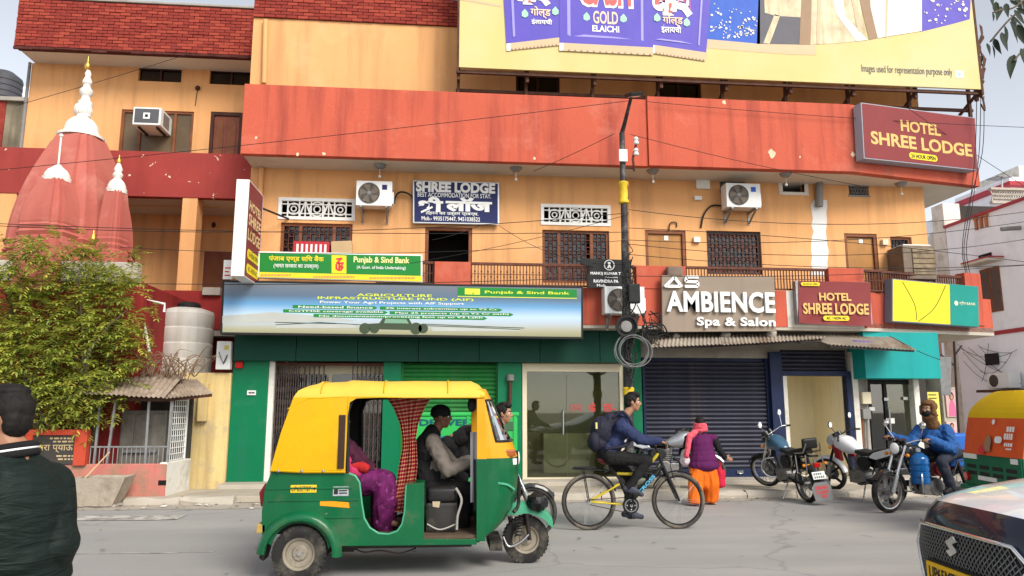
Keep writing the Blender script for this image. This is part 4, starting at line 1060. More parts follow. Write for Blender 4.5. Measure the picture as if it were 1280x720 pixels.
for y0_,y1_,xx0,xx1 in ((547,549,62,92),(551,553,66,90),(569,571,70,92),(573,575,72,92)):
    q=rect(xx0,y0_,xx1,y1_,KYF-.03); x=q[0]
    while x < q[1]-.03: w=random.uniform(.03,.09); b.sheet([(x,q[2]),(x+w,q[2]),(x+w,q[3]),(x,q[3])],front(KYF-.022)); x+=w+.02
b.obj('lettering',flat('plaque_gold',(.48,.36,.20)),px_)
# concrete trough with a bamboo stick
tr=thing('concrete_trough','grey broken concrete trough standing by the pink wall','trough',(F(128,630,12.6).x,12.7,0))
def ring4(x0,x1,y0,y1,z): return [(x0,y0,z),(x1,y0,z),(x1,y1,z),(x0,y1,z)]
c0,c1=G(105,632),G(150,632); t0,t1=F(98,596,12.5),F(161,599,12.5)
cy=12.55; b=B(); zt=t0.z
def wob(r,a=.012): return [(x+random.uniform(-a,a),y+random.uniform(-a,a),z+random.uniform(-a,a)) for x,y,z in r]
def ringn(x0,x1,y0,y1,z,k=5):
    q=[(x0+(x1-x0)*i/k,y0,z) for i in range(k)]+[(x1,y0+(y1-y0)*i/k,z) for i in range(k)]+[(x1-(x1-x0)*i/k,y1,z) for i in range(k)]+[(x0,y1-(y1-y0)*i/k,z) for i in range(k)]
    return wob(q)
b.loft([ringn(c0.x,c1.x,cy-.15,cy+.2,.03),ringn((c0.x+t0.x)/2,(c1.x+t1.x)/2,cy-.2,cy+.22,zt*.5),ringn(t0.x,t1.x,cy-.24,cy+.25,zt),ringn(t0.x+.05,t1.x-.05,cy-.19,cy+.2,zt-.01),ringn(c0.x+.05,c1.x-.05,cy-.1,cy+.15,.15)])
b.obj('tub',pm('trough',(.40,.34,.27),.9,var=.15,vs=2,bump=.7,bs=25,stain=(.18,.15,.11),sa=.7,ss=3,streak=(.2,.16,.12),ka=.5),tr,smooth=40)
b=B(); b.box(c0.x-.05,c1.x+.05,cy-.13,cy+.2,0,.05); b.obj('base_stones',M_['concrete'],tr,bevel=.02)
b=B(); b.tube([F(96,612,12.45),F(104,600,12.55),F(137,565,12.9)],[.012,.014,.010],6); tag(b.obj('bamboo_stick',pm('bamboo',(.5,.38,.2),.6),smooth=50),'thin bamboo stick leaning out of the concrete trough','stick')
# dry brush on the kiosk roof
random.seed(3); b=B()
for i in range(46):
    p=F(random.uniform(170,245),random.uniform(466,476),random.uniform(13.5,13.95)); q=p+Vector((random.uniform(-.5,.5),random.uniform(-.2,.3),random.uniform(.2,.55)))
    m=(p+q)/2+Vector((random.uniform(-.2,.2),random.uniform(-.1,.1),random.uniform(.1,.3))); b.tube(bezier([p,m,q,q+Vector((random.uniform(-.3,.3),0,random.uniform(-.35,.05)))],6),[.012,.011,.010,.008,.007,.005,.003],4)
tag(b.obj('brushwood',pm('twig',(.20,.13,.085),.9,var=.3),kind='stuff'),'dry bare twigs heaped on the kiosk roof','brushwood')
# far left: blackened wall and black tank on its roof
lb=thing('blackened_house','mould blackened plaster house with bare brick at the frame edge','building',(F(10,190,19).x,20,0))
b=B(); b.box(F(-120,150,19).x,F(33,150,19).x,19,22,0,F(10,127,19).z); b.obj('wall',pm('mouldy',(.24,.20,.14),.9,var=.3,vs=1.5,streak=(.025,.022,.02),ka=.95,ks=1.0,stain=(.45,.37,.25),sa=.6,ss=.9),lb)
b=B(); b.box(F(-120,150,19).x,F(6,150,19).x,18.97,19,F(10,190,19).z-1,F(10,127,19).z); b.obj('brick_patch',M_['brick_red'],lb)
b=B(); b.box(F(-120,150,19).x,F(34,150,19).x,18.9,22,F(10,127,19).z,F(10,127,19).z+.1); b.obj('coping',M_['concrete'],lb)
c=F(3,120,20); r=F(26,110,20).x-c.x; z0=F(10,127,19).z+.1
b=B(); pr=[(r,0)]
for k in range(6): pr+=[(r,k*.16+.02),(r,k*.16+.11),(r*.96,k*.16+.13),(r*.96,k*.16+.16)]
zk=max(.9,F(3,96,20).z-z0); pr+=[(r*.9,.98),(r*.5,1.12),(r*.3,1.15)]
pr=[(a,h*zk/1.0) for a,h in pr]
b.lathe(pr,(c.x,20,z0),24); tag(b.obj('roof_tank',pm('tank_black',(.07,.07,.08),.5),smooth=30),'black ribbed water tank on the blackened house','water tank')
b=B(); a=rect(24,108,36,150,24); b.box(a[0]-.2,a[1],24,26,0,a[3]); tag(b.obj('pale_house',M_['lilac_wall']),'sliver of a pale far house behind the orange wing corner','building')

# ================================================================== THE BUSHY TREE
LEAVES=[pm('leaf_light',(.48,.52,.08),.55,var=.35,vs=3,spec=.3),pm('leaf_mid',(.32,.38,.07),.55,var=.35,vs=3,spec=.3),pm('leaf_yellow',(.62,.55,.10),.55,var=.3,vs=3,spec=.3),pm('leaf_dark',(.10,.15,.035),.6,var=.3,vs=3,spec=.3)]
for m in LEAVES:
    p=m.node_tree.nodes['Principled BSDF']; p.inputs['Subsurface Weight'].default_value=0.0
    nt=m.node_tree; o=[n for n in nt.nodes if n.type=='OUTPUT_MATERIAL'][0]; tr_=nt.nodes.new('ShaderNodeBsdfTranslucent'); mx=nt.nodes.new('ShaderNodeMixShader'); mx.inputs[0].default_value=.45
    src=p.inputs['Base Color'].links[0].from_socket; nt.links.new(src,tr_.inputs[0]); nt.links.new(p.outputs[0],mx.inputs[1]); nt.links.new(tr_.outputs[0],mx.inputs[2]); nt.links.new(mx.outputs[0],o.inputs[0])
def leaf(b,p,d,up,L,W):
    s=d.cross(up)
    if s.length < 1e-4: s=d.orthogonal()
    s.normalize(); n=s.cross(d)
    b.add([p,p+d*L*.35+s*W+n*W*.25,p+d*L*.75+s*W*.7+n*W*.1-n*L*.06,p+d*L-n*L*.14,p+d*L*.75-s*W*.7+n*W*.1-n*L*.06,p+d*L*.35-s*W+n*W*.25],[(0,1,2,3),(0,3,4,5)])
def sprig(b,p,d,L,nl,ll,lw):
    """a drooping leaf stalk with paired leaflets"""
    q=Vector(p); dd=Vector(d).normalized(); st=L/nl
    for i in range(nl):
        dd=(dd+Vector((random.uniform(-.1,.1),random.uniform(-.1,.1),-.10))).normalized(); q=q+dd*st
        sd=dd.cross(Vector((0,0,1))); sd=sd.normalized() if sd.length > .01 else Vector((1,0,0))
        for s in (-1,1):
            b.m=random.choices((0,1,2,3),bw)[0]
            leaf(b,q,(dd*.5+sd*s+Vector((0,0,random.uniform(-.3,.25)))).normalized(),Vector((0,0,1)),ll*random.uniform(.7,1.2),lw)
    b.m=1; leaf(b,q,dd,Vector((0,0,1)),ll,lw)
random.seed(21)
tree=thing('bushy_tree','dense bushy green tree in front of the red temple','tree',(F(80,600,12.9).x,13.3,0))
tb=Vector((F(75,600,13.2).x,13.2,.05)); tw=B(); tips=[]
for px,py in ((30,470),(75,430),(110,440),(60,380),(100,360),(20,400),(140,420),(10,350),(150,380),(-10,440)):
    e=F(px,py,random.uniform(12.8,13.5)); s0=tb+Vector((random.uniform(-.7,.5),random.uniform(-.15,.15),0)); pts=bezier([s0,s0+Vector((random.uniform(-.15,.15),0,(e.z)*.5)),e+Vector((0,0,-.4)),e],8)
    tw.tube(pts,[.05-.042*i/8 for i in range(9)],6)
    for k in range(7):
        q0=pts[random.randint(3,8)]; q1=q0+Vector((random.uniform(-.7,.7),random.uniform(-.5,.3),random.uniform(.0,.7))); tw.tube([q0,(q0+q1)/2+Vector((0,0,.08)),q1],[.014,.01,.005],4)
tw.obj('trunk',pm('bark',(.13,.10,.07),.9,var=.3,bump=.6),tree,smooth=60)
bw=(4,5,1.6,2.2)
# lumps of the crown as seen from the road: (px, py, radius px)
LUMPS=[(20,330,34),(62,322,26),(95,345,34),(30,385,44),(85,395,48),(135,372,30),(155,352,22),(148,405,30),(120,435,44),(60,445,48),(10,440,40),(-20,380,40),(90,480,40),(40,495,40),(140,465,30),(115,505,32),(75,515,30),(165,440,22),(178,408,13),(5,500,36),(-25,470,40),(148,498,16),(190,388,8),(112,318,14),(-30,330,30),(100,300,8),(168,318,9),(60,300,9),(122,338,20),(150,338,18),(90,330,20),(160,350,13)]
cr=B()
for px,py,r in LUMPS:
    Yl=13.1+random.uniform(-.3,.25); c=F(px,py,Yl); rr=r/931*13.6
    for k in range(int(92*(r/36.0) ** 2)):
        v=Vector((random.gauss(0,1),random.gauss(0,1),random.gauss(0,1))).normalized()*rr*(random.random() ** .45)*random.uniform(.8,1.2)
        v.y *= .75; d=(v*.8+Vector((random.uniform(-.4,.4),-.35,random.uniform(-.5,.5)))).normalized()
        if c.z+v.z < .45: continue
        bw=(5,4.5,3,1.2) if random.random() < .8 else (1,3,.4,5)
        sprig(cr,c+v,d,random.uniform(.18,.34),random.randint(4,6),random.uniform(.065,.115),random.uniform(.013,.022))
cr.obj('crown',LEAVES,tree,fix=False)
# ================================================================== SIGNS
ink=lambda n,c,r=.5: flat(n,c,r)
ink('ink_white',(.78,.78,.76)); ink('ink_gold',(.66,.42,.14)); ink('ink_yellow',(.80,.62,.03)); ink('ink_black',(.02,.02,.02)); ink('ink_red',(.62,.04,.05)); ink('ink_maroon',(.21,.035,.035))
ink('ink_green',(.015,.20,.035)); ink('ink_teal',(.01,.24,.20)); ink('ink_navy',(.015,.02,.09)); ink('ink_purple',(.10,.075,.42)); ink('ink_cream',(.80,.76,.50)); ink('ink_orange',(.62,.30,.10))
ink('ink_tan',(.58,.42,.26)); ink('ink_skyblue',(.03,.10,.46)); ink('ink_mint',(.35,.62,.45)); ink('ink_grey',(.10,.095,.11)); ink('ink_brown',(.30,.19,.11)); pm('ink_silk',(.60,.50,.33),.5,var=.3,vs=2.5,streak=(.40,.28,.14),ka=.7,ks=4); pm('ink_pale',(.72,.68,.60),.5,var=.08,vs=2,streak=(.58,.52,.44),ka=.4,ks=3)
def put(b,body,fr,px0,py0,px1,py1,n=.004,**k):
    """lettering fitted to the place it takes on a real sign face"""
    pm_=(px0+px1)/2; pc=(py0+py1)/2
    u0,u1=onfr(fr,px0,pc)[0],onfr(fr,px1,pc)[0]; va,vb=onfr(fr,pm_,py0)[1],onfr(fr,pm_,py1)[1]
    return b.text(body,fr,u0,u1,vb,va,n,**k)
def pill(b,fr,u0,u1,v0,v1,n):
    r=(v1-v0)/2; c=(v0+v1)/2
    b.sheet([(u1-r+r*math.cos(a),c+r*math.sin(a)) for a in [-math.pi/2+math.pi*i/8 for i in range(9)]]+[(u0+r+r*math.cos(a),c+r*math.sin(a)) for a in [math.pi/2+math.pi*i/8 for i in range(9)]],fr,n)
def pxpill(b,fr,a,c,d,e,n=.004):
    u0,v1=onfr(fr,a,c); u1,v0=onfr(fr,d,e); pill(b,fr,u0,u1,v0,v1,n)
def poly(b,fr,pts,n=.004): b.sheet([onfr(fr,x,y) for x,y in pts],fr,n)

# ---- great billboard on the roof
YP=13.98; bf=front(YP)
bb=thing('roof_billboard','huge yellow billboard with purple sachets above the red roof band','billboard',(5.8,YP,BTOP))
bz0=8.24; bx0,bx1=F(574,60,YP).x,F(1221,60,YP).x
b=B(); b.box(bx0,bx1,YP,YP+.05,bz0,12.2); b.obj('sheet',pm('flex_yellow',(.58,.48,.19),.5,var=.06,vs=.5,stain=(.60,.52,.28),sa=.7,ss=.35,sth=.45),bb)
b=B()
for z in (bz0-.06,bz0-.30): b.box(bx0-.05,bx1+.1,YP+.06+(.0 if z > bz0-.1 else .35),YP+.12+(.0 if z > bz0-.1 else .35),z-.03,z+.03)
for x in np.linspace(bx0,bx1,9):
    b.box(x-.03,x+.03,YP+.125,YP+.19,bz0-.2,12.2); b.bar((x,YP+.15,bz0-.05),(x,YP+.85,bz0-.35),.05); b.box(x-.03,x+.03,YP+.36,YP+.42,BTOP-.4,bz0+.3)
b.box(bx0-.04,bx0-.002,YP-.01,YP+.12,bz0-.12,12.2); b.box(bx1+.002,bx1+.05,YP-.01,YP+.12,bz0-.12,12.2)
b.obj('steel_frame',M_['rust_steel'],bb)
b=B(); b.box(bx0+.5,bx0+1.4,YP+.4,YP+.46,BTOP+.1,BTOP+.16); b.obj('conduit',M_['black_matte'],bb)
def prt(mname,polys,n=.004,name='print'):
    q=B()
    for p in polys: poly(q,bf,p,n)
    return q.obj(name,M_[mname],bb,fix=False)
prt('ink_skyblue',[[(886,-60),(950,-60),(950,55),(918,52),(884,49)]]); prt('ink_purple',[[(1150,-60),(1216,-60),(1212,24),(1190,30),(1150,40)]])
prt('ink_tan',[[(884,49),(918,52),(950,55),(1020,56),(1020,69),(985,68),(940,65),(884,60)],[(574,-3),(626,6),(627,9),(574,0)]])
prt('ink_grey',[[(950,-60),(1006,-60),(1004,56),(946,55)]]); prt('ink_silk',[[(952,-60),(1006,-60),(1004,22),(970,20),(956,16)],[(968,18),(975,20),(962,55),(954,54)]],.006)
prt('ink_brown',[[(1004,-60),(1016,-60),(1013,56),(999,56)],[(1060,-60),(1084,-60),(1096,48),(1086,50)]],.008)
prt('ink_silk',[[(1014,-60),(1062,-60),(1084,50),(1050,54),(1012,56)]],.006); prt('ink_pale',[[(1084,-60),(1152,-60),(1152,39),(1120,44),(1097,48),(1088,10)],[(1032,-60),(1048,-60),(1056,20),(1084,50),(1070,52),(1044,16)]],.010)
prt('ink_tan',[[(1108,-60),(1112,-60),(1108,47),(1106,47)],[(1024,-60),(1028,-60),(1024,55),(1020,55)],[(1056,-40),(1059,-40),(1076,40),(1072,40)]],.012)
q=B(); random.seed(4)
for i in range(170):
    x,y=(random.uniform(888,946),48-abs(random.gauss(0,22))) if i < 95 else (random.uniform(1154,1209),30-random.uniform(0,60))
    r=random.choice((.01,.014,.018,.03))*(1.0 if i < 95 else 1.3); u,v=onfr(bf,x,y)
    if i >= 95 and y > 36-(x-1150)*.25: continue
    q.sheet([(u+r*math.cos(t*1.047),v+r*math.sin(t*1.047)) for t in range(6)],bf,.013)
q.obj('sparkles',M_['ink_pale'],bb,fix=False,kind='stuff')
def pouch(c,strip,notch):
    prt('ink_purple',[c],.016+notch); prt('ink_tan',[strip],.019+notch)
    q=B(); (xa,ya),(xb,yb)=strip[3],strip[2]
    for i in range(15): x=xa+(xb-xa)*(i+.5)/15; y=ya+(yb-ya)*(i+.5)/15; poly(q,bf,[(x-1.8,y),(x,y-2.6),(x+1.8,y)],.021+notch)
    q.obj('serrated_edge',M_['ink_brown'],bb,fix=False,kind='stuff')
    q=B(); poly(q,bf,[(xa,ya),(xa,ya-9),(xa+5,ya-9),(xa+5,ya)],.022+notch); q.obj('print',M_['ink_white'],bb,fix=False)
pouch([(626,-60),(702,-60),(702,50),(633,58)],[(633,55),(702,47),(702,57),(633,64)],0); pouch([(812,-60),(893,-60),(882,70),(812,58)],[(813,56),(882,66),(881,77),(813,67)],0); pouch([(699,-60),(816,-60),(816,60),(699,55)],[(699,54),(816,60),(816,70),(699,64)],.008)
pm('pouch_shine',(.30,.27,.66),.4,var=.05)
prt('pouch_shine',[[(708,-60),(712,-60),(713,46),(709,44)],[(800,-60),(803,-60),(804,52),(801,51)],[(716,46),(790,50),(770,47),(730,44)],[(636,-60),(639,-60),(644,46),(641,47)],[(879,-60),(882,-60),(874,58),(872,57)],[(818,50),(866,56),(850,52),(826,49)]],.027)
q=B(); put(q,'केश',bf,640,-26,697,8,.028,bold=.07); put(q,'केश',bf,813,-24,874,22,.028,bold=.07); put(q,'CASH',bf,722,-32,791,11,.03,bold=.07); q.obj('lettering',M_['ink_white'],bb,fix=False)
q=B(); put(q,'केश',bf,643,-22,694,5,.031,bold=.035); put(q,'केश',bf,816,-20,871,18,.031,bold=.035); put(q,'CASH',bf,725,-28,788,8,.033,bold=.035); q.obj('lettering',ink('ink_coral',(.72,.12,.11)),bb,fix=False)
q=B(); put(q,'GOLD',bf,741,15,772,31,.03,bold=.02); put(q,'गोल्ड',bf,663,9,688,24,.03,bold=.02); put(q,'गोल्ड',bf,828,19,853,34,.03,bold=.02); q.obj('lettering',ink('ink_peach',(.80,.58,.40)),bb,fix=False)
q=B(); put(q,'ELAICHI',bf,740,33,773.5,41,.03,bold=.03); put(q,'ईलायची',bf,664,24,690,32,.03,bold=.02); put(q,'ईलायची',bf,826,32,851,43,.03,bold=.02); q.obj('lettering',M_['ink_white'],bb,fix=False)
for cx,cy in ((656,18),(694,15),(733,22),(779,24),(821,23),(858,29)): prt('ink_mint',[[(cx,cy-6),(cx+4,cy-1),(cx+4,cy+3),(cx,cy+5),(cx-4,cy+3),(cx-4,cy-2)]],.03)
q=B(); put(q,'Images used for representation purpose only',bf,1077,83,1190,95,.006,bold=.004); q.obj('lettering',M_['ink_grey'],bb,fix=False)
prt('ink_white',[[(1194,88),(1204,89),(1204,98),(1194,97)]],.006); u,v=onfr(bf,1199,93); q=B(); q.sheet([(u+.04*math.cos(t*.785),v+.04*math.sin(t*.785)) for t in range(8)],bf,.01); q.obj('print',M_['ink_mint'],bb,fix=False)
# torn flex hanging at the billboard's far end
q=B(); random.seed(9)
for k in range(5):
    p=[F(1224+random.uniform(-2,4),30+k*14+i*12,YP+.1)+Vector((random.uniform(-.05,.12),0,0)) for i in range(4)]
    for i in range(3): q.quad(p[i]+Vector((-.03,0,0)),p[i]+Vector((.08,.05,-.03)),p[i+1]+Vector((.06,.05,0)),p[i+1]+Vector((-.04,0,0)))
q.tube(spline([F(1224,112,YP+.1),F(1229,125,YP+.1),F(1231,138,YP),F(1226,130,YP)],4),.02,5)
q.obj('torn_flex',M_['rust_steel'],bb,fix=False)

# ---- generic sign box
def signbox(name,label,fr,quad_px,depth,mface,mside,n=0.0,border=None):
    """quad_px: the four corners of the face as seen (tl, tr, br, bl)"""
    P=[onfr(fr,x,y,n) for x,y in quad_px]
    c=fr(sum(p[0] for p in P)/4,min(p[1] for p in P),n)
    t=thing(name,label,'sign',c)
    q=B(); V=[fr(u,v,n) for u,v in P]+[fr(u,v,n-depth) for u,v in P]
    q.add(V,[(0,3,2,1),(4,5,6,7),(0,1,5,4),(1,2,6,5),(2,3,7,6),(3,0,4,7)]); q.obj('box',mside,t,bevel=.006)
    s=B(); i=border or .02; cu=sum(p[0] for p in P)/4; cv=sum(p[1] for p in P)/4
    Q=[(u-math.copysign(i,u-cu),v-math.copysign(i,v-cv)) for u,v in P]
    s.sheet(Q,fr,n+.004); s.obj('face',mface,t,fix=False)
    f2=Fr(fr.O+fr.N*(n+.004),fr.U,fr.V,fr.N); return t,f2
# roof sign on the bend
t,f2=signbox('hotel_sign','maroon hotel sign box with gold letters on the roof band corner',CHF,[(1076,128),(1219,147),(1222,213),(1080,198)],.22,M_['ink_maroon'],ink('sign_grey',(.32,.33,.38)),.3)
q=B(); put(q,'HOTEL',f2,1126,153,1175,167,bold=.03); put(q,'SHREE LODGE',f2,1089,172,1214,188,bold=.03); q.obj('lettering',M_['ink_gold'],t,fix=False)
q=B(); pxpill(q,f2,1136,190,1172,202.5); q.obj('badge',M_['ink_yellow'],t,fix=False)
q=B(); put(q,'24 HOUR OPEN',f2,1139,194,1169,199,.008,bold=.02); q.obj('lettering',M_['ink_black'],t,fix=False)
# blue lodge sign above the doorway
t,f2=signbox('lodge_sign','blue sign with white letters hung above the dark doorway',front(YW),[(516,225),(624,228),(624,281),(516,279)],.04,M_['ink_navy'],M_['steel'],.12,.03)
q=B(); put(q,'SHREE LODGE',f2,520,228,619,241,bold=.05); put(q,'BEST ACCOMMODATION FOR STAY.',f2,522,241.5,614,247,bold=.01); put(q,'लॉज',f2,557,247,615,265,bold=.05); put(q,'ठहरने का उत्तम प्रबन्ध.',f2,532,264,598,270,bold=.015); put(q,'Mob.- 9935175447, 9451038522',f2,527,271,600,277,bold=.012)
def strokes(b,fr,lines,w,n=.005):
    for ln in lines:
        for i in range(len(ln)-1):
            (x0,y0),(x1,y1)=ln[i],ln[i+1]; u0,v0=onfr(fr,x0,y0); u1,v1=onfr(fr,x1,y1); d=Vector((u1-u0,v1-v0)); L=d.length; d /= L; s=Vector((-d.y,d.x))*w/2; e=d*w*.3
            b.sheet([(u0-e.x-s.x,v0-e.y-s.y),(u1+e.x-s.x,v1+e.y-s.y),(u1+e.x+s.x,v1+e.y+s.y),(u0-e.x+s.x,v0-e.y+s.y)],fr,n+.0005*i)
put(q,'शी',f2,522,246,554,265,bold=.05); strokes(q,f2,[[(527,265),(540,259)]],.04)
q.obj('lettering',M_['ink_white'],t,fix=False)
# green and yellow bank sign
t,f2=signbox('bank_sign','green and yellow bank sign standing above the long banner',front(YB),[(323,314),(528,318),(528,353),(322,347)],.1,M_['ink_green'],M_['white_paint'],.15,.03)
q=B(); poly(q,f2,[(324,340),(527,345),(527,352),(323,346)]); poly(q,f2,[(414.5,319),(433,319.5),(433,342),(414.5,341.5)]); put(q,'पंजाब एण्ड सिंध बैंक',f2,336,319,405,328.5,bold=.02); q.obj('print',M_['ink_yellow'],t,fix=False)
q=B(); put(q,'Punjab & Sind Bank',f2,442,321,512,331,bold=.03); q.obj('lettering',ink('ink_lemon',(.72,.70,.30)),t,fix=False)
q=B(); put(q,'(भारत सरकार का उपक्रम)',f2,342,330,398,336.5,bold=.01); put(q,'(A Govt. of India Undertaking)',f2,446,332.5,507,337.5,bold=.01); q.obj('lettering',M_['ink_white'],t,fix=False)
def emblem(b,fr,cx,cy,s): strokes(b,fr,[[(cx-3*s,cy-7*s),(cx+3*s,cy-8*s),(cx-3*s,cy-2*s)],[(cx-3*s,cy-2*s),(cx+5*s,cy-2*s)],[(cx-3.5*s,cy),(cx-3.5*s,cy+5*s),(cx,cy+7*s)],[(cx,cy-1*s),(cx,cy+7*s)],[(cx+4*s,cy),(cx+1*s,cy+3*s),(cx+4.5*s,cy+3*s),(cx+2*s,cy+7*s)]],.035*s)
q=B(); emblem(q,f2,424,331,1.0); q.obj('emblem',M_['ink_red'],t,fix=False); q=B(); random.seed(19)
for xa_,xb_,yc_ in ((326,366,343.8),(392,446,346),(462,520,347.5)):
    x=xa_
    while x < xb_-2: w=random.uniform(1.5,4.5); poly(q,f2,[(x,yc_-1.1),(x+w,yc_-1.1),(x+w,yc_+1.1),(x,yc_+1.1)],.009); x+=w+.9
q.obj('small_print',M_['ink_orange'],t,fix=False,kind='stuff')
# long agriculture banner
gradient('banner_sky',[(0,(.22,.22,.10)),(.14,(.35,.33,.22)),(.26,(.40,.45,.48)),(.42,(.42,.56,.70)),(.62,(.10,.28,.50)),(.78,(.08,.13,.20)),(1,(.13,.15,.18))],2,rough=.3,warp=.06)
t,f2=signbox('bank_banner','long printed bank banner with tractor and field picture',front(YB),[(278,350),(729,358),(729,424),(275,418)],.16,M_['banner_sky'],M_['black_matte'],.28,.04)
q=B(); poly(q,f2,[(572,359),(721,362),(721,372),(572,369.5)]); 

def bl(q,body,x0,x1,yc,h,n=.007,bold=.012): put(q,body,f2,x0,yc-h/2,x1,yc+h/2,n,bold=bold)
ROWS=(('Need-based finance',368,468,384),('3% interest subvention up to ₹2 Cr',477,624,386.3),('CGTMSE coverage available',356,481,389.6),('Max 25 projects (up to ₹2 Cr each)',489,638,392.1),('No documentation/processing fees up to ₹3 Lakh',394,605,396.2))
for tx,x0,x1,yc in ROWS:
    d=(x1-x0)*.0085; poly(q,f2,[(x0-2,yc-2-d),(x1,yc-2+d),(x1+4,yc+d),(x1,yc+2+d),(x0-2,yc+2-d)])
q.obj('print',M_['ink_green'],t,fix=False)
q=B(); bl(q,'AGRICULTURE',446,540,369.2,3.4,bold=.02); bl(q,'INFRASTRUCTURE FUND (AIF)',397,592,373.9,4,bold=.02); poly(q,f2,[(572,370),(721,372.5),(721,373.5),(572,371)]); poly(q,f2,[(581,360.5),(600,361),(600,368.5),(581,368)],.006); bl(q,'Punjab & Sind Bank',606,712,366.3,4.6,bold=.02); q.obj('lettering',ink('ink_lime',(.62,.70,.06)),t,fix=False)
q=B(); bl(q,'Power Your Agri Projects with AIF Support',400,580,379,3.8)
for tx,x0,x1,yc in ROWS: bl(q,tx,x0+5,x1-2,yc,2.7)
q.obj('lettering',M_['ink_white'],t,fix=False)
q=B(); emblem(q,f2,590,364.6,.42); q.obj('print',M_['ink_red'],t,fix=False)
q=B(); poly(q,f2,[(450,411),(455,405),(474,404),(479,397),(511,398),(515,405),(529,407),(531,413)],.003)
for cx,r_ in ((456,.10),(468,.09),(520,.11),(529,.09)):
    u,v=onfr(f2,cx,410.5); q.sheet([(u+r_*math.cos(k*.524),v+r_*math.sin(k*.524)) for k in range(12)],f2,.006)
strokes(q,f2,[[(452,406),(400,403),(345,406)],[(344,403),(420,404.5)],[(532,407),(590,409),(650,412)],[(530,405),(600,408),(655,410)]],.012,.004); q.obj('print',ink('ink_dkgreen',(.05,.07,.04)),t,fix=False)
q=B(); poly(q,f2,[(482,398.5),(508,399.2),(511,404.5),(480,404)],.008); q.obj('print',ink('ink_cab',(.18,.32,.22)),t,fix=False)
q=B(); poly(q,f2,[(345,406),(440,405),(446,410),(345,410)],.0025); poly(q,f2,[(540,409),(650,411.5),(650,414),(540,414)],.0025); poly(q,f2,[(278,395),(340,390),(420,397),(445,401),(278,404)],.002); q.obj('print',ink('ink_mist',(.42,.43,.40)),t,fix=False)
# upright projecting sign at the left corner
vf=Fr((F(308,290,12.95).x,12.95,0),(0,1,0),(0,0,1),(1,0,0))
z0,z1=F(300,345,12.95).z,F(300,224,12.95).z
t=thing('projecting_sign','tall narrow maroon hotel sign projecting from the left corner','sign',(vf.O.x,13.4,z0))
b=B(); b.box(vf.O.x-.22,vf.O.x,12.95,14.0,z0,z1); b.obj('box',M_['white_paint'],t,bevel=.008)
b=B(); b.sheet([(.02,z0+.02),(1.0,z0+.02),(1.0,z1-.02),(.02,z1-.02)],vf,.004); b.obj('face',M_['ink_maroon'],t,fix=False)
q=B(); H=z1-z0
for s,a,c in (('HOTEL',.70,.80),('SHREE',.545,.665),('LODGE',.385,.505)): q.text(s,vf,.08,.94,z0+H*a,z0+H*c,.008,bold=.03)
q.obj('lettering',ink('ink_goldpale',(.72,.52,.26)),t,fix=False)
q=B(); pill(q,vf,.10,.95,z0+H*.20,z0+H*.30,.008); pill(q,vf,.10,.95,z0+H*.05,z0+H*.15,.008); q.obj('badge',M_['ink_yellow'],t,fix=False)
q=B(); q.text('24 HOUR OPEN',vf,.2,.85,z0+H*.225,z0+H*.275,.012); q.text('AC / NON AC',vf,.2,.85,z0+H*.075,z0+H*.125,.012); q.obj('lettering',M_['ink_black'],t,fix=False)
for zz in (z1-.2,z0+.5): b=B(); b.bar((vf.O.x-.1,14.0,zz),(vf.O.x+.3,YW,zz),.03); b.obj('bracket',M_['iron_dark'],t)
x0,x1,z0,z1=rect(279,325,291,349,14.05); b=B(); b.box(x0,x1,14.05,14.09,z0,z1); nb=tag(b.obj('small_board',M_['white_paint'],bevel=.004),'small white board beside the tall projecting hotel sign','sign')
b=B(); [b.box(x0+.03,x1-.04-.03*(k % 2),14.046,14.05,z0+.06+k*.07,z0+.085+k*.07) for k in range(3)]; b.obj('print',M_['ink_red'],nb)
# AS AMBIENCE board with standing letters
t,f2=signbox('salon_sign','brown salon board with raised white AS AMBIENCE letters',front(YB),[(827,344),(968,346),(970,414),(828,415)],.06,pm('acp_brown',(.27,.21,.16),.45,var=.06,vs=1,streak=(.20,.16,.12),ka=.4),M_['pipe_grey'],.2,.004)
mw_=ink('letter_white',(.82,.82,.80)); q=B(); put(q,'AMBIENCE',f2,832,365,967,391,.02,bold=.028,ext=.05,space=1.06)
q.obj('lettering',mw_,t,fix=False)
q=B(); put(q,'Spa & Salon',f2,870,397,968,411,.02,bold=.025,ext=.04,space=1.05); q.obj('lettering',mw_,t,fix=False)
q=B()
def barstroke(pts,w=.055,d=.05):
    for (a,c),(e,g) in zip(pts,pts[1:]):
        u0,v0=onfr(f2,a,c); u1,v1=onfr(f2,e,g); q.bar(f2(u0,v0,.04),f2(u1,v1,.04),w,d,up=(0,-1,0))
barstroke([(830,359),(842,347),(851,359)]); barstroke([(833,358.5),(849,358.5)])
barstroke([(872,347),(857,347),(856,352.5),(871,353),(871,358.5),(855,358.5)]); q.obj('lettering',mw_,t,fix=False)
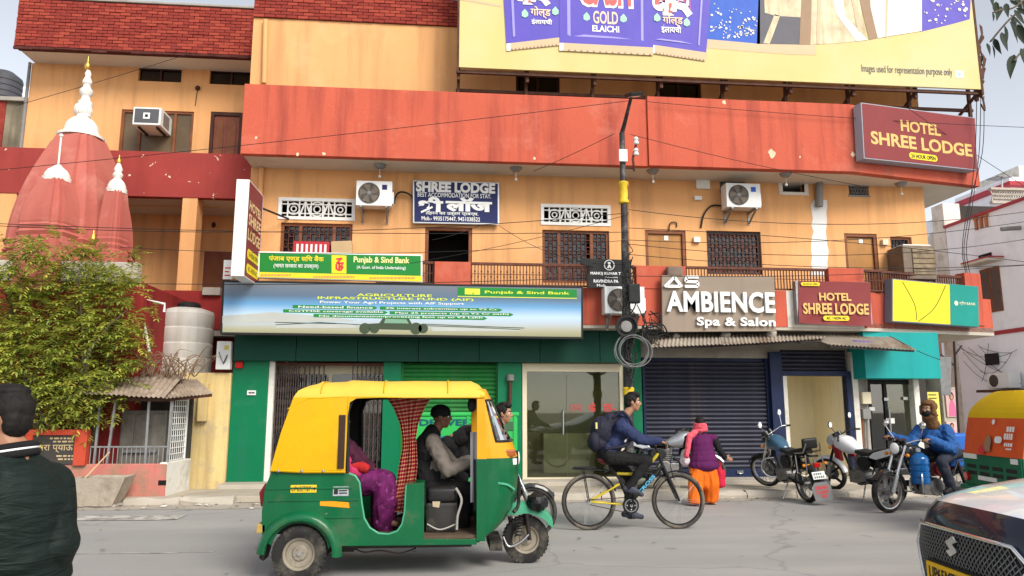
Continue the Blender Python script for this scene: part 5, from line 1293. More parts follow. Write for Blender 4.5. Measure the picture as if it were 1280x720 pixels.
# flapping maroon flex sign
def flexsign(name,label,quad_px,n,mface):
    fr=front(YB); P=[onfr(fr,x,y,n) for x,y in quad_px]; c=fr(sum(p[0] for p in P)/4,min(p[1] for p in P),n); t=thing(name,label,'sign',c)
    q=B(); N_=24; V=[]
    for j in range(N_+1):
        for i in range(N_+1):
            a,c2=i/N_,j/N_; u=(P[0][0]*(1-a)+P[1][0]*a)*(1-c2)+(P[3][0]*(1-a)+P[2][0]*a)*c2; v=(P[0][1]*(1-a)+P[1][1]*a)*(1-c2)+(P[3][1]*(1-a)+P[2][1]*a)*c2
            w=.012*math.sin((a*1.2+c2)*9)*c2*(1-abs(a-.3))+.03*max(0,c2-.55)*math.sin(a*14+1)
            V.append(fr(u,v,n+w))
    q.add(V,[(j*(N_+1)+i,j*(N_+1)+i+1,(j+1)*(N_+1)+i+1,(j+1)*(N_+1)+i) for j in range(N_) for i in range(N_)]); q.obj('face',mface,t,smooth=80,fix=False)
    f=B(); u0,u1,v0,v1=P[0][0],P[1][0],P[3][1],P[0][1]; f.fbox(fr,u0-.06,u0,v0,v1,n-.15,n-.01); f.fbox(fr,u0,u1,v1-.03,v1,n-.15,n-.03); f.fbox(fr,u0,u1,v0,v0+.03,n-.15,n-.06); f.fbox(fr,u1-.03,u1,v0,v1,n-.15,n-.035); f.obj('frame',M_['grey_metal'],t)
    return t,Fr(fr.O+fr.N*(n+.03),fr.U,fr.V,fr.N)
t,f2=flexsign('hotel_flex_sign','maroon hotel flex sign with gold letters beside the salon board',[(998,351),(1088,353),(1089,408),(998,404)],.16,M_['ink_maroon'])
q=B(); put(q,'HOTEL',f2,1024,366,1064,376,0,bold=.03); put(q,'SHREE LODGE',f2,1004,379,1086,393,0,bold=.03); q.obj('lettering',M_['ink_gold'],t,fix=False)
q=B(); pxpill(q,f2,1001,352.5,1025,357.5,0); pxpill(q,f2,1029,394.5,1062,401,0); q.obj('badge',M_['ink_yellow'],t,fix=False)
q=B(); put(q,'AC / NON AC',f2,1033,396,1058,399.5,.004,bold=.02); put(q,'24 HOUR OPEN',f2,1004,354,1022,356.3,.004); q.obj('lettering',M_['ink_black'],t,fix=False)
# yellow and green board on the bend
t,f2=signbox('blank_yellow_sign','yellow board with teal end panel on the balcony corner',CHF,[(1115,348),(1223,358),(1224,409),(1115,402)],.2,ink('sign_yellow',(.74,.62,.03)),ink('sign_dark',(.17,.17,.21)),.22)
q=B(); poly(q,f2,[(1187,355),(1222.5,358.5),(1223.5,408.5),(1188,406)]); q.obj('print',M_['ink_teal'],t,fix=False)
q=B(); put(q,'ग्रीन BANK',f2,1199,377,1219,382.5,.008); u,v=onfr(f2,1195,379); q.sheet([(u+.05*math.cos(k*.524),v+.05*math.sin(k*.524)) for k in range(12)],f2,.008); q.obj('lettering',M_['ink_cream'],t,fix=False)
# advocates' board by the pole
t,f2=signbox('advocate_sign','black board with white lettering and round emblem behind the street pole',front(YB),[(734,323),(789,325),(789,361),(734,360)],.03,M_['ink_black'],M_['iron_dark'],.25)
q=B(); put(q,'MANOJ KUMAR T',f2,738,340,776,344.5,bold=.03); put(q,'(Advocate)',f2,756,345.5,772,348,bold=.01); put(q,'RAVINDRA PA',f2,742,349.5,773,353.5,bold=.03); put(q,'Mob.',f2,746,355,758,358.5,bold=.02)
u,v=onfr(f2,761.5,331.5); q.torus(f2(u,v,.004),f2.N,.095,.010,24,6); q.sheet([(u-.03,v+.06),(u+.03,v+.06),(u+.02,v),(u+.045,v-.06),(u+.01,v-.06),(u,v-.02),(u-.01,v-.06),(u-.045,v-.06),(u-.02,v)],f2,.005); q.obj('lettering',M_['ink_white'],t,fix=False)
b=B(); p=F(734,328,13.6); fr_=Fr(p,(1,0,-.25),(.25,0,1),(0,-1,0)); b.fbox(fr_,-.13,.13,-.07,.07,-.02,.02); tag(b.obj('flood_lamp',M_['black_matte'],bevel=.01),'small tilted black flood lamp beside the black board','lamp')

# ================================================================== AIR CONDITIONERS
def outdoor_ac(label,px0,py0,px1,py1,Y,label_m,side=0,bracket=True,depth=.3,wall=None):
    x0,x1,z0,z1=rect(px0,py0,px1,py1,Y); w,h=x1-x0,z1-z0
    t=thing('air_conditioner',label,'air conditioner',((x0+x1)/2,Y+depth/2,z0),group='outdoor air conditioner units on the facade')
    b=B(); b.box(x0,x1,Y,Y+depth,z0,z1); b.obj('casing',M_['white_metal'],t,bevel=.015)
    r=h*.42; cx=x0+r+w*.06; cz=(z0+z1)/2
    b=B(); b.lathe([(r,0),(r,.012),(r*.97,.014),(r*.97,.002)],(cx,Y-.002,cz),28,(0,-1,0)); b.obj('fan_ring',M_['pipe_grey'],t)
    b=B(); b.lathe([(r*.95,.004),(0.001,.0045)],(cx,Y-.0,cz),28,(0,-1,0),cap=False); b.obj('fan_well',pm('fan_dark',(.07,.055,.045),.7,var=.2),t)
    b=B()
    for k in range(5):
        a=2*math.pi*k/5; n_=6
        V=[]
        for i in range(n_+1):
            q=r*(.2+.72*i/n_)
            for s in (0,1): aa=a+s*.75+i*.04; V.append((cx+q*math.cos(aa),Y-.007-.008*s,cz+q*math.sin(aa)))
        b.add(V,[(2*i,2*i+2,2*i+3,2*i+1) for i in range(n_)])
    b.obj('fan_blade',pm('fan_brown',(.20,.15,.105),.6,var=.2),t,fix=False)
    b=B()
    for k in range(1,7): b.torus((cx,Y-.018,cz),(0,1,0),r*k/7,.0035,24,4)
    for k in range(12): a=math.pi*2*k/12; b.cyl((cx,Y-.018,cz),(cx+r*math.cos(a),Y-.018,cz+r*math.sin(a)),.0035,n=4)
    b.lathe([(r*.2,.0),(r*.18,.012),(0.001,.014)],(cx,Y-.016,cz),16,(0,-1,0)); b.obj('fan_guard',M_['pipe_grey'] if label_m != 'none' else M_['white_metal'],t)
    b=B(); a=x0+w*.72
    b.box(a,a+w*.14,Y-.004,Y,z1-h*.35,z1-h*.15); b.obj('badge',M_[label_m] if label_m in M_ else M_['ink_white'],t)
    b=B(); b.box(x1,x1+.03,Y+.05,Y+depth-.03,z0+h*.12,z0+h*.6); b.obj('valve_cover',M_['white_metal'],t,bevel=.008)
    if bracket:
        wy=wall or YW
        for x in (x0+w*.15,x1-w*.15):
            b=B(); b.bar((x,Y-.02,z0-.02),(x,wy,z0-.02),.035); b.bar((x,Y+.02,z0-.035),(x,wy,z0-.25),.03); b.box(x-.02,x+.02,wy-.02,wy,z0-.28,z0+.02); b.obj('bracket',M_['grey_metal'],t)
    return t
outdoor_ac('white outdoor unit mounted above the left lattice, left of the blue sign',445,226,490,257,YW-.42,'ink_navy')
outdoor_ac('white outdoor unit high between the tan door and whitewash strip',908,229,951,259,YW-.42,'ink_skyblue')
outdoor_ac('white outdoor unit on the red balcony front behind the street pole',756,358,806,392,13.62,'ink_white',wall=YB-.012)
b=B(); b.tube(spline([F(492,255,YW-.2),F(496,243,YW-.15),F(504,240,YW-.15),F(515,246,YW-.1),F(517,262,YW-.05)],6),.02,6); tag(b.obj('refrigerant_pipe',M_['black_matte'],smooth=50),'black pipe looping from the outdoor unit behind the blue sign','pipe')
# window unit on the upper wing
t=thing('window_air_conditioner','beige window air conditioner jutting from the brown upper window','air conditioner',F(187,163,16.3))
x0,x1,z0,z1=rect(166,134,201,156,16.2); b=B(); b.box(x0,x1,16.2,YU+.1,z0,z1); b.obj('casing',M_['white_metal'],t,bevel=.015)
b=B(); b.box(x0+.04,x1-.04,16.19,16.2,z0+.05,z1-.04); b.obj('coil',pm('coil',(.11,.11,.12),.6,.4,var=.2),t)
b=B(); b.box((x0+x1)/2-.07,(x0+x1)/2+.07,16.18,16.19,(z0+z1)/2-.07,(z0+z1)/2+.07); b.obj('badge',M_['white_paint'],t)
b=B(); b.box((x0+x1)/2-.03,(x0+x1)/2+.03,16.174,16.18,(z0+z1)/2-.03,(z0+z1)/2+.03); b.obj('badge',M_['ink_black'],t)
b=B()
for k in range(9): z=z0+.06+(z1-z0-.1)*k/9; b.box(x1,x1+.008,16.35,16.7,z,z+.015)
b.obj('louvre',M_['pipe_grey'],t)
b=B(); b.bar((x0+.1,16.3,z0-.02),(x0+.1,YU,z0-.02),.04); b.bar((x1-.1,16.3,z0-.02),(x1-.1,YU,z0-.02),.04); b.obj('bracket',M_['iron_dark'],t)
# things on the left window ledge
b=B(); a=rect(367,303,412,330,YW-.2); b.box(a[0],a[1],YW-.3,YW+.02,a[2],a[3]); rc=tag(b.obj('red_crate',ink('crate_red',(.42,.03,.04)),bevel=.01),'red box with barred front on the window ledge above the bank sign','box')
b=B(); 
for k in range(7): x=a[0]+.08+(a[1]-a[0]-.16)*k/6; b.box(x-.012,x+.03,YW-.31,YW-.3,a[2]+.05,a[3]-.06)
b.obj('bars',M_['white_paint'],rc)
b=B(); fr_=Fr(F(427,315,YW-.25),(1,0,.06),(-.06,0,1),(0,-1,0)); b.fbox(fr_,-.2,.2,-.2,.22,-.2,.02); tag(b.obj('carton',pm('cardboard',(.48,.34,.19),.8,var=.1),bevel=.012),'worn brown cardboard carton beside the red box','carton')
b=B(); b.box(F(350,330,YW).x,F(442,330,YW).x,YW-.35,YW-.01,F(400,331,YW).z-.06,F(400,331,YW).z); tag(b.obj('window_ledge',M_['concrete_pale']),'concrete ledge under the window above the bank sign','ledge')
# desert cooler
ck=thing('desert_cooler','rusty grey metal desert cooler standing on the corner balcony','cooler',(F(1143,338,14.55).x,14.6,SLT))
a=rect(1117,309,1141,341,14.65); x2=F(1168,320,14.35).x; zt=F(1140,309,14.5).z; zb=F(1140,339,14.5).z-.2
b=B(); b.box(a[0],x2,14.32,14.86,zb,zt); b.obj('casing',pm('cooler_metal',(.17,.13,.10),.6,.4,var=.2,vs=3,stain=(.28,.19,.11),sa=.5,ss=3),ck,bevel=.012)
b=B(); b.box(F(1141,320,14.3).x,x2-.03,14.30,14.32,zb+.1,zt-.06); b.obj('grass_pad',pm('pad',(.26,.20,.13),.9,var=.3,vs=9,bump=.8,bs=80),ck)
b=B()
for k in range(1,5): z=zb+.1+(zt-zb-.16)*k/5; b.box(F(1141,320,14.3).x,x2-.03,14.292,14.3,z,z+.012)
b.obj('slat',M_['rust_steel'],ck)
b=B(); b.box(a[0]+.05,x2-.05,14.36,14.82,zt,zt+.03); b.obj('lid',M_['white_paint'],ck,bevel=.01)
for x in (a[0]+.03,x2-.03): b=B(); b.box(x-.02,x+.02,14.34,14.38,SLT,zb); b.box(x-.02,x+.02,14.8,14.84,SLT,zb); b.obj('leg',M_['rust_steel'],ck)
# awnings over the shops
aw=thing('shop_awning','grey corrugated awning over the closed navy shutter','awning',F(900,432,13.7))
corrugated('sheet',aw,F(813,434,13.35),F(905,430,13.35),F(905,418,14.25),F(818,418,14.25),M_['corrugated']); corrugated('sheet',aw,F(902,431,13.34),F(1030,423,13.5),F(1032,419.5,14.25),F(900,417,14.25),M_['corrugated'])
b=B(); b.bar(F(820,436,13.4),F(1025,426,13.55),.04); [b.bar(F(x,437-(x-820)*.05,13.4),F(x,425,14.6),.03) for x in (830,890,950,1000)]; b.obj('support',M_['iron_dark'],aw)
aw=thing('shop_awning','brown corrugated awning over the open cream doorway','awning',F(1080,436,13.7))
corrugated('sheet',aw,F(1036,430.5,13.4),F(1146,437.5,13.4),F(1112,419,14.2),F(1004,418.5,14.2),M_['corrugated'])
b=B(); b.bar(F(1036,433,13.45),F(1142,439,13.45),.035); b.obj('support',M_['iron_dark'],aw)
b=B(); p=F(1077,428,13.75); fr_=Fr(p,(1,0,-.05),(0,.8,.25),(0,-.25,.8)); b.fbox(fr_,-.17,.17,-.04,.04,0,.03); tag(b.obj('purple_wrapper',flat('wrapper',(.16,.10,.32)),bevel=.01),'crumpled purple wrapper lying on the brown awning','wrapper')
random.seed(8)
for i,(px,py,s) in enumerate(((845,420,.07),(907,419,.11),(964,418,.12))):
    p=F(px,py,14.0); b=B(); b.sphere((p.x,14.0,p.z),(s,s*.8,s*.7),8,6)
    for v in range(len(b.v)): b.v[v]+=Vector((random.uniform(-.02,.02),random.uniform(-.02,.02),random.uniform(-.015,.015)))
    tag(b.obj('stone',M_['concrete'],smooth=60),('small grey stone on the awning near the cable tangle','grey stone on the awning under the middle of the salon board','largest grey stone on the awning at the salon board end')[i],'stone','stones on the awning')
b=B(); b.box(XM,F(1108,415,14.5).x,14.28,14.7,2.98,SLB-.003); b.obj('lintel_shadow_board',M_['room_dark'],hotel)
p=rect(833,337,853,346,13.85); b=B(); b.box(p[0],p[1],13.78,13.95,p[2],p[3]+.06); tag(b.obj('old_sack',pm('sack',(.20,.15,.12),.9,var=.3,bump=.6),bevel=.05,smooth=60),'dirty brown sack stuffed behind the salon board top','sack')
# ================================================================== STREET POLE
pl_=F(785,470,13.3); PX,PY=pl_.x,13.3; ptop=F(773,166,13.3).z
pole=thing('street_lamp','black street lamp pole with yellow collar and tangled cables','street lamp',(PX,PY,.1))
pm('pole_paint',(.05,.048,.05),.6,.2,var=.25,vs=5,stain=(.22,.20,.18),sa=.7,ss=5,sth=.52)
b=B(); b.cyl((PX,PY,.1),(PX,PY,2.2),.085,.08,16); b.cyl((PX,PY,2.2),(PX,PY,4.6),.075,.068,16); b.cyl((PX,PY,4.6),(PX,PY,ptop),.062,.05,16); b.cyl((PX,PY,.1),(PX,PY,.45),.12,.11,16); b.obj('shaft',M_['pole_paint'],pole,smooth=40)
ypm=pm('pole_yellow',(.62,.42,.03),.5,var=.15,vs=5)
z=F(777,241,13.3).z; b=B(); b.lathe([(.07,-.22),(.10,-.2),(.10,-.16),(.075,-.12),(.085,0),(.075,.12),(.10,.16),(.10,.2),(.07,.22)],(PX,PY,z),16); b.obj('collar',ypm,pole,smooth=40)
z=F(785,489,13.3).z; b=B(); b.lathe([(.09,-.07),(.105,-.05),(.1,.0),(.108,.05),(.09,.07)],(PX,PY,z),14); b.obj('tape_band',ypm,pole,smooth=40)
x0,x1,z0,z1=rect(770,187,781,202,13.22); b=B(); b.box(PX-.09,PX+.07,13.19,13.23,z0,z1); b.obj('notice_plate',M_['white_paint'],pole,bevel=.006)
lh=F(790,119,12.5); b=B(); b.tube([(PX,PY,ptop-.3),(PX,PY,ptop),(PX+.02,PY-.12,ptop+.12),(lh.x,12.55,lh.z)],[.045,.045,.04,.03],10); b.obj('arm',M_['pole_paint'],pole,smooth=50)
lf=Fr(lh,(1,0,.12),(0,.94,.34),(0,-.34,.94)); b=B(); b.fbox(lf,-.11,.11,-.35,.12,-.035,.035); b.fbox(lf,-.05,.05,.1,.3,-.03,.03); lamp=b.obj('lamp_head',M_['black_matte'],pole,bevel=.012)
b=B(); b.fbox(lf,-.09,-.005,-.32,-.02,-.04,-.034); b.fbox(lf,.005,.09,-.32,-.02,-.04,-.034); b.obj('lens',M_['glass_lamp'],lamp)
# bracket with porcelain insulators
b=B(); a=F(793,214,13.2); c=F(797,172,13.2); b.tube([a,F(791,198,13.2),c],.022,6); b.bar((PX,PY,a.z+.1),a+Vector((0,0,.05)),.03); b.obj('bracket',M_['rust_steel'],pole,smooth=40)
for py in (176,190): p=F(795,py,13.17); b=B(); b.lathe([(.02,-.07),(.05,-.06),(.05,-.02),(.03,0),(.055,.03),(.03,.07)],p,12); b.obj('insulator',M_['white_metal'],pole,smooth=40)
# cable box and tangles
random.seed(14)
p=F(786,367,13.15); b=B(); b.box(p.x-.02,p.x+.2,13.08,13.22,p.z-.18,p.z+.18); b.obj('junction_box',M_['black_matte'],pole,bevel=.03)
b=B()
for k in range(26):
    z0=F(785,random.uniform(300,430),13.2).z; pts=[(PX+random.uniform(-.12,.14),PY-.1-random.uniform(0,.1),z0-i*random.uniform(.1,.24)+random.uniform(-.08,.08)) for i in range(5)]; b.tube(spline(pts,4),random.uniform(.007,.014),5)
b.obj('cable_tangle',M_['black_matte'],pole,smooth=60,kind='stuff')
p=F(783,408,13.05)
for k in range(4):
    b=B(); b.torus((p.x,13.1-k*.02,p.z),(random.uniform(-.1,.1),1,random.uniform(-.1,.1)),.13+.02*k,.015,28,6); b.obj('cable_coil',M_['black_matte'],pole,smooth=60)
b=B(); b.lathe([(.11,0),(.1,.05),(.001,.06)],(p.x,13.08,p.z),16,(0,-1,0)); b.obj('splice_drum',M_['pipe_grey'],pole,smooth=40)
p=F(793,437,13.0)
for k in range(7):
    b=B(); rr=random.uniform(.25,.31); b.torus((p.x+random.uniform(-.05,.05),13.08+random.uniform(-.06,.06),p.z+random.uniform(-.05,.04)),(random.uniform(-.25,.25),1,random.uniform(-.3,.2)),rr,.009,40,5); b.obj('cable_coil',pm('cable_grey',(.16,.16,.16),.5,var=.2),pole,smooth=60)
b=B()
for k in range(12):
    a=F(random.uniform(800,815),random.uniform(385,415),13.5); pts=[a,a+Vector((random.uniform(-.1,.2),-.1,random.uniform(-.3,.1))),F(random.uniform(795,830),random.uniform(405,440),13.5),F(random.uniform(800,850),random.uniform(410,430),13.9)]; b.tube(spline(pts,5),random.uniform(.008,.016),5)
tag(b.obj('loose_cables',M_['black_matte'],smooth=60,kind='stuff'),'loose black cables hanging between the pole and the awning','cables')

# ================================================================== OVERHEAD CABLES
def cable(label,a,c,drop=.08,r=.006):
    b=B(); b.tube(sag(a,c,drop,18),r,5,cap=True); tag(b.obj('overhead_cable',M_['black_matte'],smooth=60),label,'cable','overhead cables')
cable('thin cable rising from the left frame edge to the street lamp head',F(-60,218,13.6),F(786,126,12.9),.05)
cable('thin cable crossing above the window air conditioner on the wing',F(20,132,15.5),F(240,66,15.9),.02)
cable('thin cable running down from the pole top to the ceiling lamp',F(768,167,13.3),F(667,214,14.1),.02)
cable('thin cable running from the pole top across the red band rightwards',F(788,168,13.3),F(1075,232,13.9),.05)
cable('thin cable crossing the hotel roof sign to the right frame edge',F(808,127,13.85),F(1300,160,13.9),.06)
cable('thin cable slanting over the roof sign down towards the white building',F(1136,136,13.7),F(1300,245,15.5),.03)
for i,(a,c,y0,y1,d) in enumerate((((-60,279),(786,266),13.1,13.2,.25),((-60,277),(786,290),13.3,13.2,.1),((150,309),(786,300),13.4,13.2,.18),((-60,349),(786,345),13.2,13.2,.12),((786,262),(1300,262),13.2,14,.3),((786,300),(1300,274),13.2,14,.22),((786,318),(1300,330),13.2,13.8,.16),((786,305),(1300,296),13.2,14.2,.3),((786,285),(1300,330),13.2,14,-.1),((508,330),(786,268),13.5,13.2,.06),((540,300),(600,282),14.6,14.78,.03),((624,282),(786,330),14.7,13.2,.25),((786,345),(1300,330),13.2,14.5,.1))):
    cable(('black cable strung low across the left house front to the pole','black cable sagging across the gallery and blue sign level','thin dark cable passing in front of the wing column','black cable running just above the long bank banner','black cable leading from the pole past the whitewash strip','black cable rising from the pole to the white building','black cable passing just above the balcony railing rightwards','thin cable sagging over the tan balcony doors','thin cable dropping from the pole across the dark grille','thin cable slanting from the bank sign up to the pole','short cable slanting beside the dark doorway','cable drooping from the blue sign across the brown window','cable running from the pole over the yellow corner sign')[i],F(*a,y0),F(*c,y1),d,.005 if i in (2,9,10,11) else .0065)
for k,(x0,x1,y) in enumerate(((1226,1211,14.3),(1230,1206,14.5),(1221,1208,14.2))):
    b=B(); b.tube(spline([F(x0,120,y),F(x0-2,190,y),F(x1+4,260,y),F(x1-3,310,y),F(x1+1,341,y)],6),.008,5); tag(b.obj('hanging_wire',M_['black_matte'],smooth=60),('black wire hanging from the billboard end to the balcony pier','outer black wire drooping past the white building wall','inner black wire hanging close to the roof band corner')[k],'wire','hanging wires')
for k,(p0,p1,p2) in enumerate((((1128,352),(1143,380),(1146,400)),((1182,357),(1168,385),(1148,402)),((1112,420),(1150,440),(1176,450)))):
    b=B(); b.tube(spline([F(*p0,13.6),F(*p1,13.72),F(*p2,13.7)],8),.007,5); tag(b.obj('hanging_wire',M_['black_matte'],smooth=60),('black wire drooping down the yellow board','black wire slanting across the yellow board from the teal panel','thin wire drooping over the teal shop fascia')[k],'wire','hanging wires')

# ================================================================== RIGHT BACKGROUND
wb=thing('white_building','pale lilac plaster building with red roof line on the side lane','building',(15.4,19,0))
WF=Fr((15.37,20.95,0),(0,-1,0),(0,0,1),(-1,0,0))
b=B(); b.box(15.37,22,13.5,20.95,0,7.0); b.obj('wall',M_['lilac_wall'],wb)
rm=pm('line_red',(.40,.05,.06),.7,var=.15)
b=B(); b.box(15.31,22,13.45,20.98,7.0,7.08); b.obj('roof_edge',rm,wb); b=B(); b.box(15.34,15.369,13.5,20.96,3.55,3.66); b.obj('red_stripe',rm,wb)
u0,v1=onfr(WF,1225,338); u1,v0=onfr(WF,1255,388); b=B(); b.fbox(WF,u0,u1,v0,v1,-.02,.03); wd=b.obj('window',M_['wood_brown'],wb,bevel=.01)
for k in (0,1): b=B(); w=(u1-u0)/2; b.fbox(WF,u0+k*w+.05,u0+(k+1)*w-.03,v0+.06,v1-.08,.03,.036); b.obj('pane',pm('brown_pane',(.10,.07,.06),.4,var=.2),wd)
b=B(); b.fbox(WF,u0-.15,u1+.2,v1+.12,v1+.19,-.01,.45); b.obj('sunshade',M_['soffit_plaster'],wb); b=B(); b.fbox(WF,u0-.16,u1+.21,v1+.19,v1+.23,-.01,.46); b.obj('sunshade_edge',rm,wb)
u,v=onfr(WF,1232,323); b=B(); b.fbox(WF,u-.25,u+.25,v-.13,v+.13,-.01,.02); b.obj('vent_opening',M_['void_dark'],wb)
u,v=onfr(WF,1227,278)
for k in range(3): b=B(); b.fbox(WF,u-.22+k*.2,u-.14+k*.2,v-.18,v+.12,0,.06); b.fbox(WF,u-.26+k*.2,u-.10+k*.2,v+.12,v+.18,0,.06); b.obj('ornament',pm('brick_orange',(.45,.16,.07),.8),wb)
b=B(); u,v=onfr(WF,1275,285); b.cyl(WF(u,v,0),WF(u-.05,v-.03,.5),.06,n=10); b.obj('drain_spout',M_['pipe_grey'],wb,smooth=40)
b=B(); b.box(15.35,15.9,20.96,21.5,0,7.8); b.obj('corner_tower',M_['lime_white'],wb); b=B(); b.box(15.9,18.5,21.0,21.4,7.0,7.75); b.obj('rear_parapet',M_['room_dark'],wb)
# rooftop storey behind
rt=thing('rooftop_house','grey rooftop storey with lattice balcony beyond the white building','building',(21,25,0))
b=B(); a=rect(1240,248,1330,290,24); b.box(a[0],a[1],24,28,0,a[3]); b.obj('wall',M_['lilac_wall'],rt)
b=B(); a=rect(1240,236,1330,255,23.6); b.box(a[0],a[1],23.6,23.75,a[2],a[2]+.1); b.box(a[0],a[1],23.6,23.75,a[3]-.06,a[3]+.02)
n=30
for i in range(n): x=a[0]+(a[1]-a[0])*i/n; b.bar((x,23.67,a[2]),(x+.18,23.67,a[3]),.035); b.bar((x+.18,23.67,a[2]),(x,23.67,a[3]),.035)
b.obj('lattice_balcony',M_['concrete_pale'],rt)
a=rect(1263,222,1330,250,25); b=B(); b.box(a[0],a[1],25,28,a[2]-1,a[3]); b.obj('stair_head',M_['lilac_wall'],rt); a=rect(1260,228,1330,233,24.8); b=B(); b.box(a[0],a[1],24.7,28.2,a[2],a[3]); b.obj('sunshade',rm,rt)
a=rect(1274,208,1330,224,25.2); b=B(); b.box(a[0],a[1],25.2,27.5,a[2]-.3,a[3]); b.obj('stair_head',M_['lime_white'],rt)
sp_=thing('solar_panel','flat solar panel on a post on the far roof','solar panel',F(1253,236,23.8)); p=F(1252,222,23.8); b=B(); b.bar(p+Vector((-.35,0,-.02)),p+Vector((.3,.2,.03)),.5,.03); b.obj('panel',M_['grey_metal'],sp_); b=B(); b.cyl(p,F(1253,237,23.8),.03,n=8); b.obj('post',M_['steel'],sp_)
# white tank on the low roof between the buildings
p=F(1177,327,22); b=B(); r=F(1184,320,22).x-F(1172,320,22).x; b.lathe([(r*.9,0),(r,.05),(r,.9),(r*.8,1.05),(r*.3,1.1)],(p.x,22,F(1177,331,22).z),20); tag(b.obj('roof_tank',M_['tank_white'],smooth=35),'white round tank on the pink house roof at the lane','water tank')
# pink house at the end of the lane with film posters
ph=thing('pink_house','narrow salmon pink house at the end of the lane','building',(14.5,22,0))
b=B(); b.box(12.4,15.34,21.6,25,0,F(1185,330,21.6).z); b.obj('wall',pm('salmon',(.58,.30,.24),.85,var=.1,vs=1,streak=(.4,.2,.16),ka=.4),ph)
z=F(1185,459,21.6).z; b=B(); b.box(12.4,15.34,21.52,21.6,z,z+.18); b.obj('ledge',rm,ph)
for i,z in enumerate((4.0,5.2)):
    b=B(); b.box(13.3,14.2,21.57,21.6,z,z+.7); b.obj('window',M_['tinted_pane'],ph)
def poster(label,px0,py0,px1,py1,Y,base,dress):
    x0,x1,z0,z1=rect(px0,py0,px1,py1,Y); t=thing('film_poster',label,'poster',((x0+x1)/2,Y,z0)); b=B(); b.box(x0,x1,Y,Y+.03,z0,z1); b.obj('board',base,t); f_=front(Y); w,h=x1-x0,z1-z0; cx=(x0+x1)/2
    b=B(); b.sheet([(cx-w*.34,z0+.02),(cx+w*.34,z0+.02),(cx+w*.25,z0+h*.45),(cx+w*.12,z0+h*.62),(cx-w*.12,z0+h*.62),(cx-w*.28,z0+h*.4)],f_,.004); b.obj('print',dress,t,fix=False)
    b=B(); b.sheet([(cx+w*.2*math.cos(k*.63),z0+h*.78+h*.16*math.sin(k*.63)) for k in range(10)],f_,.004); b.obj('print',flat('poster_hair',(.03,.015,.012)),t,fix=False)
    b=B(); b.sheet([(cx+w*.13*math.cos(k*.63),z0+h*.75+h*.11*math.sin(k*.63)) for k in range(10)],f_,.008); b.obj('print',flat('poster_skin',(.50,.27,.17)),t,fix=False)
pk=flat('poster_pink',(.62,.16,.30)); 
poster('upper poster of a figure in a pink sari beside the lane',1183,488,1197,521,17.0,flat('poster_pale',(.62,.40,.38)),pk); poster('lower poster of a figure in pink above the blue bottle',1184,527,1197,550,17.0,flat('poster_pale2',(.66,.46,.42)),flat('poster_rose',(.55,.10,.22)))
pw=thing('poster_wall','narrow wall carrying film posters at the lane corner','wall',(F(1190,550,17.1).x,17.2,0)); x0,x1=F(1181,550,17.1).x,F(1199,550,17.1).x; b=B(); b.box(x0,x1,17.04,17.3,0,F(1190,484,17.1).z); b.obj('wall',M_['concrete_pale'],pw)
x0,x1,z0,z1=rect(1161,490,1175,532,YG+.28); t=thing('notice_poster','yellow handbill with black print on the wall behind the rider','poster',((x0+x1)/2,YG+.28,z0)); b=B(); b.box(x0,x1,YG+.285,YG+.298,z0,z1); b.obj('sheet',flat('bill_yellow',(.74,.62,.12)),t)
b=B(); random.seed(6)
for k in range(9): zz=z1-.05-k*(z1-z0)/10; b.box(x0+.02,x0+.02+random.uniform(.08,x1-x0-.05),YG+.281,YG+.285,zz-.02,zz)
b.obj('print',M_['ink_black'],t)
# tilted glass panel leaning at the corner, lane post, far unit
b=B(); p=F(1181,470,16.5); fr_=Fr(p,(.9,.3,0),(.12,0,1),(.3,-.9,0)); b.fbox(fr_,-.2,.2,-.45,.45,-.02,.02); tag(b.obj('tilted_screen',M_['grey_metal'],bevel=.01),'grey tilted board hanging above the posters','board')
lp=thing('lane_pole','thin leaning black pole at the lane corner with wires','pole',(F(1196,600,16.6).x,16.6,0)); b=B(); b.cyl((F(1198,560,16.6).x,16.6,0),F(1192,420,16.6),.03,.025,8); b.obj('shaft',M_['iron_dark'],lp,smooth=40); b=B(); b.bar(F(1193,445,16.6),F(1202,432,16.6),.03); b.bar(F(1176,443,16.6),F(1193,457,16.6),.03); b.obj('cross_arm',M_['iron_dark'],lp)
t=thing('air_conditioner','grey white outdoor unit on the far lilac wall above the orange canopy','air conditioner',(15.2,18.4,2.5),group='outdoor air conditioner units on the facade')
u0,v1=onfr(WF,1233,467,.4); u1,v0=onfr(WF,1262,485,.4); b=B(); b.fbox(WF,u0,u1,v0,v1,.05,.4); b.obj('casing',M_['white_metal'],t,bevel=.02); b=B(); r=(v1-v0)*.4; b.lathe([(r,0),(r,.01),(.001,.012)],WF(u0+r*1.5,(v0+v1)/2,.4),20,(-1,0,0)); b.obj('fan_well',M_['fan_dark'],t); b=B(); b.fbox(WF,u0-.2,u1+.4,v0-.1,v0-.03,0,.6); b.obj('ledge',M_['rust_steel'],t)
u,v=onfr(WF,1242,449); b=B(); b.fbox(WF,u-.22,u+.22,v-.16,v+.16,0,.1); tag(b.obj('meter_box',M_['black_matte'],bevel=.02),'dark meter box with wires on the lilac wall','meter box')
random.seed(31); b=B()
for k in range(9):
    a=onfr(WF,random.uniform(1200,1240),random.uniform(425,470)); c=onfr(WF,random.uniform(1230,1290),random.uniform(430,480)); b.tube(sag(WF(*a,.1),WF(*c,.1),random.uniform(.05,.3),10),.007,5)
tag(b.obj('wall_wires',M_['black_matte'],kind='stuff',smooth=60),'tangle of thin wires on the lilac wall','wires')
